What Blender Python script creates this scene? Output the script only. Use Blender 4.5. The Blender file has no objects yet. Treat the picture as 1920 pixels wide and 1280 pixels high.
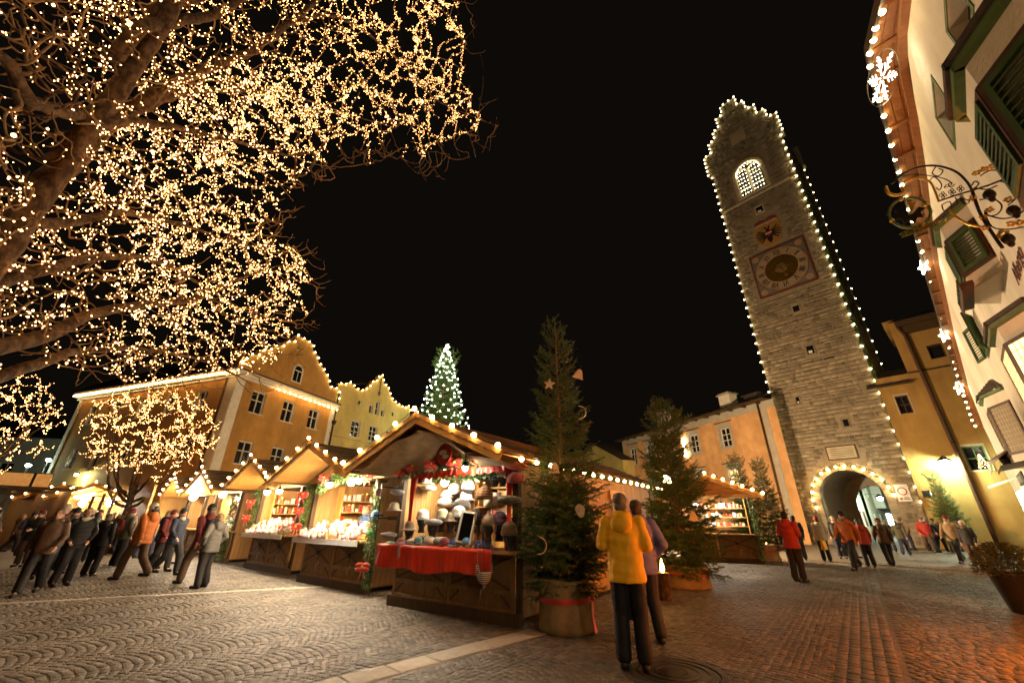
import bpy, math, random
import numpy as np
from math import sin, cos, pi, radians, hypot, atan2, sqrt
from mathutils import Vector, Matrix

sc = bpy.context.scene
COL = sc.collection
RNG = random.Random(7)
NR = np.random.default_rng(11)

# ------------------------------------------------------------------ camera
CAMH = 1.5
FPX = 747.0
_up = Vector((13.0, 1670.0, -747.0)).normalized()
_fw = Vector((0, 0, -1.0)); _fw = (_fw - _up * _fw.dot(_up)).normalized()
_rt = _fw.cross(_up)
CM = Matrix((_rt, _fw, _up))                 # camera axes -> world axes
cam_d = bpy.data.cameras.new('camera'); cam = bpy.data.objects.new('camera', cam_d); COL.objects.link(cam)
cam_d.sensor_width = 36.0; cam_d.lens = 36.0 * FPX / 1920.0
cam_d.clip_start = 0.05; cam_d.clip_end = 600
mw = CM.to_4x4(); mw.translation = (0, 0, CAMH); cam.matrix_world = mw
sc.camera = cam

# ------------------------------------------------------------------ night sky, view
world = bpy.data.worlds.new('World'); sc.world = world; world.use_nodes = True
_bg = world.node_tree.nodes['Background']
_bg.inputs[0].default_value = (1.0, 0.78, 0.58, 1); _bg.inputs[1].default_value = 0.0010
sc.view_settings.view_transform = 'Standard'; sc.view_settings.look = 'None'
sc.view_settings.exposure = 2.0; sc.view_settings.gamma = 1.0; sc.view_settings.use_curve_mapping = False
cy = sc.cycles
cy.use_denoising = True
try: cy.denoiser = 'OPENIMAGEDENOISE'; cy.denoising_input_passes = 'RGB_ALBEDO_NORMAL'; cy.denoising_prefilter = 'ACCURATE'
except Exception: pass
cy.max_bounces = 5; cy.diffuse_bounces = 3; cy.glossy_bounces = 2; cy.transparent_max_bounces = 8; cy.transmission_bounces = 2
cy.sample_clamp_indirect = 2.5; cy.use_light_tree = True; cy.caustics_reflective = False; cy.caustics_refractive = False
cy.blur_glossy = 1.0; cy.filter_width = 1.6

# ------------------------------------------------------------------ picture point -> place helpers (to survey positions)
def ray(x, y): return (CM @ Vector((x - 960.0, 640.0 - y, -FPX))).normalized()
def gnd(x, y, z=0.0):
    d = ray(x, y); t = (z - CAMH) / d.z; return Vector((d.x * t, d.y * t, z))
def hp(x, y, D):
    d = ray(x, y); k = D / hypot(d.x, d.y); return Vector((d.x * k, d.y * k, CAMH + d.z * k))
def proj(p):
    q = CM.transposed() @ (Vector(p) - Vector((0, 0, CAMH)))
    if q.z > -0.01: return None
    return (960 - FPX * q.x / q.z, 640 + FPX * q.y / q.z)

# ------------------------------------------------------------------ frames
def frame(px, py, az, z=0.0):
    """local x runs along azimuth az (left to right seen from the street), local y into the building"""
    return Matrix.Translation((px, py, z)) @ Matrix.Rotation(radians(90 - az), 4, 'Z')
I4 = Matrix.Identity(4)

# ------------------------------------------------------------------ mesh builder
class MB:
    def __init__(s, T=None): s.v = []; s.f = []; s.T = T
    def add(s, vs, fs):
        o = len(s.v)
        if s.T is not None: vs = [tuple(s.T @ Vector(v)) for v in vs]
        s.v.extend([tuple(v) for v in vs]); s.f.extend([tuple(i + o for i in f) for f in fs]); return s
    def box(s, x0, x1, y0, y1, z0, z1):
        return s.add([(x0,y0,z0),(x1,y0,z0),(x1,y1,z0),(x0,y1,z0),(x0,y0,z1),(x1,y0,z1),(x1,y1,z1),(x0,y1,z1)],
                     [(0,3,2,1),(4,5,6,7),(0,1,5,4),(1,2,6,5),(2,3,7,6),(3,0,4,7)])
    def bar(s, a, b, w, h, upv=(0,0,1)):
        """rectangular bar from a to b, w across, h along upv"""
        a = Vector(a); b = Vector(b); d = (b - a).normalized(); u = Vector(upv)
        r = d.cross(u)
        if r.length < 1e-5: r = d.cross(Vector((1,0,0)))
        r.normalize(); u = r.cross(d).normalized(); r = r * (w/2); u = u * (h/2)
        vs = [a-r-u, a+r-u, a+r+u, a-r+u, b-r-u, b+r-u, b+r+u, b-r+u]
        return s.add(vs, [(0,1,2,3),(7,6,5,4),(0,4,5,1),(1,5,6,2),(2,6,7,3),(3,7,4,0)])
    def quad(s, a, b, c, d): return s.add([a,b,c,d], [(0,1,2,3)])
    def prism(s, poly, y0, y1):
        """polygon in x,z (counter-clockwise seen from -y) extruded along y"""
        n = len(poly)
        vs = [(p[0], y0, p[1]) for p in poly] + [(p[0], y1, p[1]) for p in poly]
        fs = [tuple(range(n)), tuple(range(2*n-1, n-1, -1))] + [(i, i+n, (i+1) % n + n, (i+1) % n) for i in range(n)]
        return s.add(vs, fs)
    def tube(s, pts, rad, n=6, cap=True):
        pts = [Vector(p) for p in pts]; m = len(pts)
        if not hasattr(rad, '__len__'): rad = [rad] * m
        vs = []; fs = []; ref = None
        for i, p in enumerate(pts):
            d = (pts[min(i+1, m-1)] - pts[max(i-1, 0)])
            d = d.normalized() if d.length > 1e-9 else Vector((0,0,1))
            if ref is None:
                ref = Vector((0,0,1)) if abs(d.z) < .9 else Vector((1,0,0))
            r = d.cross(ref)
            if r.length < 1e-4: r = d.orthogonal()
            r.normalize(); u = r.cross(d); ref = u
            for k in range(n):
                a = 2*pi*k/n; vs.append(p + (r*cos(a) + u*sin(a)) * rad[i])
        for i in range(m-1):
            for k in range(n):
                fs.append((i*n+k, i*n+(k+1) % n, (i+1)*n+(k+1) % n, (i+1)*n+k))
        if cap: fs.append(tuple(range(n-1, -1, -1))); fs.append(tuple(range((m-1)*n, m*n)))
        return s.add(vs, fs)
    def lathe(s, prof, c=(0,0,0), n=16, wob=0.0, seed=0):
        R_ = random.Random(seed); vs = []; fs = []; m = len(prof)
        for i, (r, z) in enumerate(prof):
            for k in range(n):
                a = 2*pi*k/n; rr = r * (1 + wob * R_.uniform(-1, 1)); vs.append((c[0]+rr*cos(a), c[1]+rr*sin(a), c[2]+z))
        for i in range(m-1):
            for k in range(n): fs.append((i*n+k, i*n+(k+1) % n, (i+1)*n+(k+1) % n, (i+1)*n+k))
        fs.append(tuple(range(n-1, -1, -1))); fs.append(tuple(range((m-1)*n, m*n)))
        return s.add(vs, fs)
    def ball(s, c, r, n=8, m=6):
        if not hasattr(r, '__len__'): r = (r, r, r)
        prof = [(sin(pi*i/m), -cos(pi*i/m)) for i in range(1, m)]
        vs = [(c[0]+r[0]*p*cos(2*pi*k/n), c[1]+r[1]*p*sin(2*pi*k/n), c[2]+r[2]*q) for p, q in prof for k in range(n)]
        fs = [(i*n+k, i*n+(k+1) % n, (i+1)*n+(k+1) % n, (i+1)*n+k) for i in range(m-2) for k in range(n)]
        b = len(vs); vs += [(c[0], c[1], c[2]-r[2]), (c[0], c[1], c[2]+r[2])]
        fs += [(b, (k+1) % n, k) for k in range(n)] + [(b+1, (m-2)*n+k, (m-2)*n+(k+1) % n) for k in range(n)]
        return s.add(vs, fs)
    def octa(s, c, r):
        x, y, z = c
        return s.add([(x+r,y,z),(x-r,y,z),(x,y+r,z),(x,y-r,z),(x,y,z+r),(x,y,z-r)],
                     [(0,2,4),(2,1,4),(1,3,4),(3,0,4),(2,0,5),(1,2,5),(3,1,5),(0,3,5)])
    def mesh(s, name, smooth=False):
        me = bpy.data.meshes.new(name); me.from_pydata(s.v, [], s.f); me.update()
        if smooth: me.polygons.foreach_set('use_smooth', [True] * len(me.polygons))
        return me

def npmesh(name, V, Fc, smooth=False):
    """V (n,3) array, Fc (m,k) array of equal-sized faces"""
    me = bpy.data.meshes.new(name); k = Fc.shape[1]; m = Fc.shape[0]
    me.vertices.add(len(V)); me.vertices.foreach_set('co', np.ascontiguousarray(V, dtype=np.float32).ravel())
    me.loops.add(m*k); me.loops.foreach_set('vertex_index', np.ascontiguousarray(Fc, dtype=np.int32).ravel())
    me.polygons.add(m); me.polygons.foreach_set('loop_start', np.arange(0, m*k, k, dtype=np.int32))
    me.update(calc_edges=True)
    if smooth: me.polygons.foreach_set('use_smooth', [True] * m)
    return me

def link(name, data, mat=None, parent=None, loc=None, rot=None, kind=None, T=None, scale=None):
    o = bpy.data.objects.new(name, data); COL.objects.link(o)
    if mat is not None and data is not None:
        if len(data.materials) == 0: data.materials.append(mat)
        elif data.materials[0] != mat:
            o.material_slots[0].link = 'OBJECT'; o.material_slots[0].material = mat
    if parent is not None: o.parent = parent
    if T is not None: o.matrix_local = T
    if loc is not None: o.location = loc
    if rot is not None: o.rotation_euler = rot
    if scale is not None: o.scale = scale if hasattr(scale, '__len__') else (scale,)*3
    if kind: o['kind'] = kind
    return o
def ob(name, mb, mat, parent=None, smooth=False, **k): return link(name, mb.mesh(name, smooth), mat, parent, **k)
def tag(o, label, cat, group=None):
    o['label'] = label; o['category'] = cat
    if group: o['group'] = group
    return o
def thing(name, label, cat, loc=(0,0,0), rz=0.0, group=None, T=None):
    o = bpy.data.objects.new(name, None); COL.objects.link(o); o.empty_display_size = .1
    if T is not None: o.matrix_world = T
    else: o.location = loc; o.rotation_euler = (0, 0, rz)
    return tag(o, label, cat, group)
def bevel(o, w=.006, seg=1):
    m = o.modifiers.new('bevel', 'BEVEL'); m.width = w; m.segments = seg; m.limit_method = 'ANGLE'; return o

# ------------------------------------------------------------------ materials
def _new(name):
    m = bpy.data.materials.new(name); m.use_nodes = True; nt = m.node_tree
    return m, nt, nt.nodes['Principled BSDF']
def mat(name, c, c2=None, scale=6.0, rough=.8, bump=0.0, bscale=None, metal=0.0, island=0.0, spec=.35, stretch=(1,1,1), detail=6.0, sheen=0.0, coat=0.0, ramp=(.35,.68), stain=None):
    m, nt, b = _new(name); N = nt.nodes; L = nt.links
    tc = N.new('ShaderNodeTexCoord'); mp = N.new('ShaderNodeMapping'); mp.inputs['Scale'].default_value = stretch
    L.new(tc.outputs['Object'], mp.inputs[0])
    nz = N.new('ShaderNodeTexNoise'); nz.inputs['Scale'].default_value = scale; nz.inputs['Detail'].default_value = detail; nz.inputs['Roughness'].default_value = .6
    L.new(mp.outputs[0], nz.inputs['Vector'])
    cr = N.new('ShaderNodeValToRGB'); cr.color_ramp.elements[0].position = ramp[0]; cr.color_ramp.elements[1].position = ramp[1]
    if c2 is None: c2 = tuple(x*.72 for x in c)
    cr.color_ramp.elements[0].color = (*c2, 1); cr.color_ramp.elements[1].color = (*c, 1)
    L.new(nz.outputs['Fac'], cr.inputs[0]); out = cr.outputs[0]
    if island:
        ge = N.new('ShaderNodeNewGeometry'); mr = N.new('ShaderNodeMapRange'); mr.inputs[3].default_value = 1-island; mr.inputs[4].default_value = 1+island
        L.new(ge.outputs['Random Per Island'], mr.inputs[0])
        oi = N.new('ShaderNodeObjectInfo'); mr2 = N.new('ShaderNodeMapRange'); mr2.inputs[3].default_value = 1-island*.8; mr2.inputs[4].default_value = 1+island*.8
        L.new(oi.outputs['Random'], mr2.inputs[0]); mu = N.new('ShaderNodeMath'); mu.operation = 'MULTIPLY'
        L.new(mr.outputs[0], mu.inputs[0]); L.new(mr2.outputs[0], mu.inputs[1])
        hv = N.new('ShaderNodeHueSaturation'); L.new(out, hv.inputs['Color']); L.new(mu.outputs[0], hv.inputs['Value']); out = hv.outputs[0]
    if stain:
        m3 = N.new('ShaderNodeMapping'); m3.inputs['Scale'].default_value = stain[2]; L.new(tc.outputs['Object'], m3.inputs[0])
        n3 = N.new('ShaderNodeTexNoise'); n3.inputs['Scale'].default_value = stain[0]; n3.inputs['Detail'].default_value = 7; n3.inputs['Roughness'].default_value = .68; L.new(m3.outputs[0], n3.inputs['Vector'])
        r3 = N.new('ShaderNodeMapRange'); r3.inputs[1].default_value = .34; r3.inputs[2].default_value = .62; r3.inputs[3].default_value = stain[1]; r3.inputs[4].default_value = 1.08; L.new(n3.outputs['Fac'], r3.inputs[0])
        h3 = N.new('ShaderNodeHueSaturation'); L.new(out, h3.inputs['Color']); L.new(r3.outputs[0], h3.inputs['Value']); out = h3.outputs[0]
    L.new(out, b.inputs['Base Color'])
    b.inputs['Roughness'].default_value = rough; b.inputs['Metallic'].default_value = metal; b.inputs['Specular IOR Level'].default_value = spec
    if sheen: b.inputs['Sheen Weight'].default_value = sheen
    if coat: b.inputs['Coat Weight'].default_value = coat; b.inputs['Coat Roughness'].default_value = .15
    if bump:
        n2 = N.new('ShaderNodeTexNoise'); n2.inputs['Scale'].default_value = bscale or scale*6; n2.inputs['Detail'].default_value = 5
        L.new(mp.outputs[0], n2.inputs['Vector']); bp = N.new('ShaderNodeBump'); bp.inputs['Strength'].default_value = bump; bp.inputs['Distance'].default_value = .02
        L.new(n2.outputs['Fac'], bp.inputs['Height']); L.new(bp.outputs[0], b.inputs['Normal'])
    return m
def emit(name, c, strength, sampling='AUTO'):
    m = bpy.data.materials.new(name); m.use_nodes = True; nt = m.node_tree; nt.nodes.clear()
    e = nt.nodes.new('ShaderNodeEmission'); e.inputs[0].default_value = (*c, 1); e.inputs[1].default_value = strength
    o = nt.nodes.new('ShaderNodeOutputMaterial'); nt.links.new(e.outputs[0], o.inputs[0])
    try: m.cycles.emission_sampling = sampling
    except Exception: pass
    return m
def glass(name, c=(.012,.013,.016), rough=.06, spec=.6):
    m, nt, b = _new(name); b.inputs['Base Color'].default_value = (*c, 1); b.inputs['Roughness'].default_value = rough
    b.inputs['Specular IOR Level'].default_value = spec; return m

WARM = (1.0, .56, .20); AMBER = (1.0, .44, .10); CREAM = (1.0, .70, .36); COOLW = (.80, 1.0, .80); LEMON = (1.0, .80, .36)
MT = dict(
  orange = mat('orange plaster', (.52,.275,.070), (.43,.22,.054), 1.3, .9, .25, 40, stain=(.55,.72,(1,1,.35))),
  yellow = mat('yellow plaster', (.60,.46,.15), (.52,.39,.12), 1.2, .9, .25, 40, stain=(.6,.74,(1,1,.35))),
  peach = mat('peach plaster', (.68,.385,.165), (.57,.31,.125), 1.6, .9, .3, 35, stain=(.6,.72,(1,1,.4))),
  ochre = mat('ochre plaster', (.43,.26,.075), (.36,.21,.058), .9, .9, .25, 35, stain=(.5,.70,(1,1,.3))),
  white = mat('white lime plaster', (.80,.74,.62), (.70,.64,.53), .8, .92, .35, 22, stain=(.6,.80,(1,1,.4))),
  trim = mat('white painted trim', (.72,.68,.58), (.60,.56,.47), 3, .7, .1),
  grey = mat('grey plaster trim', (.42,.39,.31), (.34,.31,.25), 2, .9, .2),
  glass = glass('dark window glass'),
  stone = mat('tower stone', (.36,.295,.205), (.20,.162,.108), 1.6, .95, .8, 16, island=.25, stain=(.35,.72,(1,1,.6))),
  mortar = mat('lime mortar', (.34,.28,.19), (.25,.205,.138), 3, .95, .6, 30),
  dressed = mat('pale dressed stone', (.56,.47,.33), (.42,.35,.24), 3, .9, .4, 25),
  tile = mat('dark roof tiles', (.075,.052,.035), (.04,.028,.02), 5, .8, .4, 40, island=.25),
  wood = mat('stall pine boards', (.40,.225,.075), (.26,.135,.04), 3.0, .6, .15, 20, island=.16, stretch=(.6,7,7)),
  woodv = mat('stall brown panel wood', (.22,.115,.034), (.13,.065,.02), 3.0, .62, .2, 20, island=.15, stretch=(7,7,.6)),
  woodd = mat('dark stained timber', (.085,.047,.018), (.045,.024,.01), 4, .65, .2, 20, island=.12, stretch=(6,6,.6)),
  woodz = mat('stall upright boards', (.37,.205,.068), (.25,.13,.04), 3.0, .6, .2, 20, island=.22, stretch=(7,7,.6)),
  pine = mat('varnished pine ceiling', (.62,.33,.09), (.47,.235,.055), 3, .5, .1, 20, island=.14, stretch=(.7,6,6)),
  roofb = mat('weathered roof boards', (.145,.092,.048), (.075,.045,.023), 4, .8, .3, 25, island=.25, stretch=(6,.6,6)),
  burlap = mat('burlap', (.36,.25,.125), (.235,.155,.07), 5, .97, .8, 130),
  ribbon = mat('red ribbon', (.50,.03,.015), (.40,.02,.01), 6, .5, .05, sheen=.3),
  satin = mat('red satin cloth', (.66,.045,.015), (.46,.025,.008), 5, .36, .25, 26, stretch=(4,4,.4)),
  bark = mat('tree bark', (.115,.075,.040), (.035,.023,.013), 14, .95, 1.0, 24, stretch=(1,1,.55), ramp=(.42,.62)),
  shoot = mat('young tree twigs', (.30,.20,.095), (.17,.11,.05), 12, .8),
  needle = mat('spruce needles', (.100,.165,.032), (.052,.095,.018), 3, .55, island=.35, spec=.4),
  needle2 = mat('garland needles', (.07,.15,.03), (.04,.085,.018), 3, .55, island=.35, spec=.4),
  twig = mat('spruce shoot wood', (.26,.155,.055), (.16,.09,.03), 9, .85),
  iron = mat('wrought iron', (.035,.027,.018), (.02,.015,.01), 8, .5, .2, metal=.6),
  gilt = mat('gilded metal', (.80,.50,.09), (.55,.31,.045), 12, .38, .2, 30, metal=.85),
  gshut = mat('green painted shutters', (.052,.105,.026), (.035,.072,.017), 5, .55, .1),
  gtrim = mat('green painted trim', (.10,.165,.048), (.07,.12,.033), 5, .6),
  soffit = mat('brown soffit boards', (.24,.095,.026), (.17,.066,.018), 2.5, .7, .2, 14, island=.12, stretch=(1,5,5)),
  brown = mat('dark brown window frame', (.075,.032,.014), (.05,.02,.009), 5, .55, .1),
  tarmac = mat('stone joints', (.060,.048,.033), (.035,.028,.02), 9, .95, .8, 60),
  cobble = mat('porphyry cobbles', (.165,.138,.104), (.088,.072,.054), 7, .62, .7, 55, island=.36, spec=.45, stain=(.55,.55,(1,1,1))),
  slab = mat('granite slabs', (.43,.375,.29), (.33,.285,.215), 9, .7, .5, 60, island=.14),
  metal = mat('galvanised steel', (.42,.41,.38), (.32,.31,.28), 8, .4, .05, metal=.9),
  black = mat('black painted metal', (.018,.017,.016), None, 8, .5),
  cast = mat('cast iron cover', (.085,.07,.05), (.05,.04,.03), 20, .55, .5, 60, metal=.5),
  sign = mat('white enamel', (.78,.76,.72), (.70,.68,.64), 4, .45),
  red = mat('red paint', (.42,.035,.025), None, 6, .5),
  skin = mat('skin', (.52,.30,.20), (.46,.25,.16), 5, .6),
  dark = mat('dark interior', (.02,.015,.01), None, 3, .9),
)
EM = dict(
  fairy = emit('fairy light glow', (1.0,.43,.135), 7.5),
  bulb = emit('warm festoon bulb glow', (1.0,.56,.20), 24.0),
  tower = emit('pale festoon bulb glow', (1.0,.80,.38), 11.0),
  xmas = emit('white tree light glow', (.92,1.0,.70), 12.0),
  lamp = emit('stall lamp glow', (1.0,.78,.50), 300.0),
  lampw = emit('stall tube glow', (1.0,.87,.66), 150.0),
  cool = emit('street lantern glow', (.80,1.0,.74), 260.0),
  flame = emit('candle flame glow', (1.0,.46,.09), 30.0),
  post = emit('street lamp globe glow', (1.0,.68,.38), 1450.0),
  rear = emit('rear fill lamp glow', (1.0,.74,.46), 190.0),
  fire = emit('fire glow', (1.0,.22,.025), 170.0),
  tube = emit('white tube glow', (1.0,.93,.80), 280.0),
  room = emit('lit room glow', (1.0,.60,.20), 1.1),
  shop = emit('shop light glow', (.85,1.0,.92), 3.0),
  flake = emit('snowflake light glow', (1.0,.86,.60), 3.0),
  star = emit('star light glow', (1.0,.82,.50), 14.0),
)
# ================================================================== ground
_g = MB(); _g.quad((-140,-60,-.0075),(140,-60,-.0075),(140,160,-.0075),(-140,160,-.0075))
def ground_mat():
    m, nt, b = _new('cobbled square'); N = nt.nodes; L = nt.links
    tc = N.new('ShaderNodeTexCoord'); mp = N.new('ShaderNodeMapping'); mp.inputs['Rotation'].default_value = (0,0,radians(51.5)); L.new(tc.outputs['Object'], mp.inputs[0])
    br = N.new('ShaderNodeTexBrick'); br.inputs['Scale'].default_value = 5.0; br.inputs['Mortar Size'].default_value = .03; br.inputs['Brick Width'].default_value = .55; br.inputs['Row Height'].default_value = .5
    br.inputs['Color1'].default_value = (.145,.12,.088,1); br.inputs['Color2'].default_value = (.09,.073,.054,1); br.inputs['Mortar'].default_value = (.072,.058,.042,1)
    L.new(mp.outputs[0], br.inputs['Vector']); L.new(br.outputs['Color'], b.inputs['Base Color']); b.inputs['Roughness'].default_value = .68
    bp = N.new('ShaderNodeBump'); bp.inputs['Strength'].default_value = .6; bp.inputs['Distance'].default_value = .02; bp.invert = True
    L.new(br.outputs['Fac'], bp.inputs['Height']); L.new(bp.outputs[0], b.inputs['Normal']); return m
ground = ob('ground', _g, ground_mat(), kind='structure')

E1 = Vector((.6225,.7826)); E2 = Vector((.7826,-.6225))      # along the street / across it
MAN = Vector((1.78,5.42)); MANR = .56
B1A = Vector((-2.6,4.15)); B1B = Vector((.42,7.15)); B2A = Vector((-11.5,8.03)); B2B = Vector((-4.4,11.30))
def _segd(P, A, B):
    d = np.array([B.x-A.x, B.y-A.y]); L = np.hypot(*d); d = d/L; q = P - np.array([A.x, A.y]); t = q@d; n = np.abs(q[:,0]*d[1]-q[:,1]*d[0])
    return np.where((t > -.1) & (t < L+.1), n, 9.0)
def cobbles():
    C_ = []; A_ = []; S_ = []
    # segmental arcs on the left of the gutter
    W = 1.14; R = .84
    for ci in range(-18, 0):
        xc = ci*W - .62 + W/2
        half = math.asin(W/2/R); n = int(round(R*2*half/.090))
        for k in range(-14, 262):
            y0 = k*.094 - (.047 if ci % 2 else 0)
            for j in range(n):
                a = (-half + (j+.5)*2*half/n) + RNG.uniform(-.006,.006)
                C_.append((xc + R*sin(a), y0 + R*cos(a) - R)); A_.append(-a + RNG.uniform(-.10,.10)); S_.append((R*2*half/n*RNG.uniform(.80,.98), .094*RNG.uniform(.80,.97)))
    # gutter strip of straight rows, then straight courses on the right
    for r in range(5):
        y = -2.0
        while y < 24:
            l = RNG.uniform(.15,.24) if r == 2 else RNG.uniform(.10,.17)
            C_.append((-.56 + r*.118, y+l/2)); A_.append(RNG.uniform(-.03,.03)); S_.append((.108, l-.012)); y += l
    k = 0; y = -2.0
    while y < 24:
        x = .03 + (.06 if k % 2 else 0); h = RNG.uniform(.098,.116)
        while x < 12:
            l = RNG.uniform(.095,.165); C_.append((x+l/2, y+h/2 + .05*sin(x*1.7+2)+.02*sin(x*5))); A_.append(RNG.uniform(-.07,.07)); S_.append((l-.014, h*.88)); x += l
        y += h; k += 1
    C = np.array(C_); A = np.array(A_); S = np.array(S_)
    P = np.stack([C[:,0]*E2.x + C[:,1]*E1.x, C[:,0]*E2.y + C[:,1]*E1.y], 1)
    rot = A + atan2(E2.y, E2.x)
    # keep what the camera could plausibly see (plus a step to the side)
    keep = (P[:,1] > 3.6) & (P[:,1] < 19.5) & (np.abs(P[:,0]) < 3.0 + P[:,1]*1.55) & (np.hypot(P[:,0]-MAN.x, P[:,1]-MAN.y) > MANR+.05)
    keep &= (_segd(P, B1A, B1B) > .235) & (_segd(P, B2A, B2B) > .14)
    P = P[keep]; rot = rot[keep]; S = S[keep]
    n = len(P); ca = np.cos(rot); sa = np.sin(rot)
    V = np.zeros((n,12,3)); J = NR.uniform(-.006,.006,(n,4,2)); tz = NR.normal(0,.0018,n); tl = NR.normal(0,.014,(n,2))
    for q,(sx,sy) in enumerate([(-1,-1),(1,-1),(1,1),(-1,1)]):
        for lay,(ins,z) in enumerate([(0,-.034),(.0015,-.0045),(.007,.0)]):
            lx = sx*np.maximum(S[:,0]/2-ins,.01) + J[:,q,0]; ly = sy*np.maximum(S[:,1]/2-ins,.01) + J[:,q,1]
            V[:,lay*4+q,0] = P[:,0] + lx*ca - ly*sa; V[:,lay*4+q,1] = P[:,1] + lx*sa + ly*ca
            V[:,lay*4+q,2] = z + (tz + tl[:,0]*lx + tl[:,1]*ly if lay else 0)
    fq = np.array([(0,1,5,4),(1,2,6,5),(2,3,7,6),(3,0,4,7),(4,5,9,8),(5,6,10,9),(6,7,11,10),(7,4,8,11),(8,9,10,11)])
    # the largest in the picture become single stones
    d = np.hypot(P[:,0], P[:,1]); vis = np.abs(P[:,0]) < P[:,1]*1.12
    size = np.where(vis & (P[:,1] > 5.05), S[:,0]*S[:,1]/(d**3), 0)
    near = np.argsort(-size)[:300]; msk = np.ones(n, bool); msk[near] = False
    Vr = V[msk].reshape(-1,3); m = msk.sum()
    link('cobblestones', npmesh('cobblestones', Vr, (fq[None]+12*np.arange(m)[:,None,None]).reshape(-1,4)), MT['cobble'], ground, kind='stuff')
    for i in near:
        me = npmesh('cobblestone', V[i]-np.array([P[i,0],P[i,1],0]), fq)
        link('cobblestone', me, MT['cobble'], ground, loc=(P[i,0],P[i,1],0))
cobbles()
def band(A, B, w, lo, hi):
    d = (B-A); L = d.length; d = d/L; t = 0.0; a = atan2(d.y, d.x)
    while t < L-.05:
        l = min(RNG.uniform(lo,hi), L-t); m = MB(); h = w/2*RNG.uniform(.95,1.02)
        x = l/2-.008; b = .012
        m.add([(-x,-h,-.03),(x,-h,-.03),(x,h,-.03),(-x,h,-.03),(-x,-h,-.006),(x,-h,-.006),(x,h,-.006),(-x,h,-.006),(-x+b,-h+b,.003),(x-b,-h+b,.003),(x-b,h-b,.003),(-x+b,h-b,.003)],
              [(0,1,5,4),(1,2,6,5),(2,3,7,6),(3,0,4,7),(4,5,9,8),(5,6,10,9),(6,7,11,10),(7,4,8,11),(8,9,10,11)])
        c = A + d*(t+l/2); ob('paving_slab', m, MT['slab'], ground, loc=(c.x,c.y,RNG.uniform(-.002,.003)), rot=(0,0,a+RNG.uniform(-.01,.01))); t += l
band(B1A, B1B, .36, .5, .9); band(B2A, B2B, .17, .7, 1.2)

# manhole cover
def manhole():
    t = thing('manhole_cover', 'round cast iron manhole cover set in the cobbles under the yellow jacket', 'manhole cover', (MAN.x,MAN.y,-.026), .5)
    ob('rim', MB().lathe([(MANR,0),(MANR,.028),(MANR-.012,.034),(MANR-.075,.034),(MANR-.082,.02),(MANR-.09,.0)],n=40), MT['cast'], t)
    ob('lid', MB().lathe([(MANR-.095,0),(MANR-.095,.026),(MANR-.11,.03),(.02,.03)],n=40), MT['cast'], t)
    for i in range(3):
        r = .16+i*.105; ob('raised_ring', MB().lathe([(r,.028),(r,.038),(r+.02,.038),(r+.02,.028)],n=36), MT['cast'], t)
    for i in range(-3,4): ob('grate_bar', MB().box(i*.04-.011,i*.04+.011,-.125,.125,.028,.037), MT['cast'], t)
manhole()

# pavement along the inn on the right
HA = 47.0; HN = Vector((cos(radians(HA)), -sin(radians(HA)), 0)); HD = Vector((sin(radians(HA)), cos(radians(HA)), 0))
def hs(s, r, z=0.0): return HD*s + HN*r + Vector((0,0,z))
def pavement():
    T = Matrix.Translation(hs(12,.75)) @ Matrix.Rotation(radians(90-HA),4,'Z')
    p = ob('pavement', MB(T).box(0,24,-1.2,.28,-.03,.09), MT['tarmac'], kind='structure')
    for i in range(26):
        ob('kerb_stone', MB(T).box(i*.92+.005,i*.92+.915,.282,.42,-.03,.115), MT['slab'], p)
        for j in range(3): ob('paving_slab', MB(T).box(i*.92+.01,i*.92+.905,.27-(j+1)*.48+.008,.27-j*.48,.09,.104+RNG.uniform(-.003,.003)), MT['slab'], p)
pavement()
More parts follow.
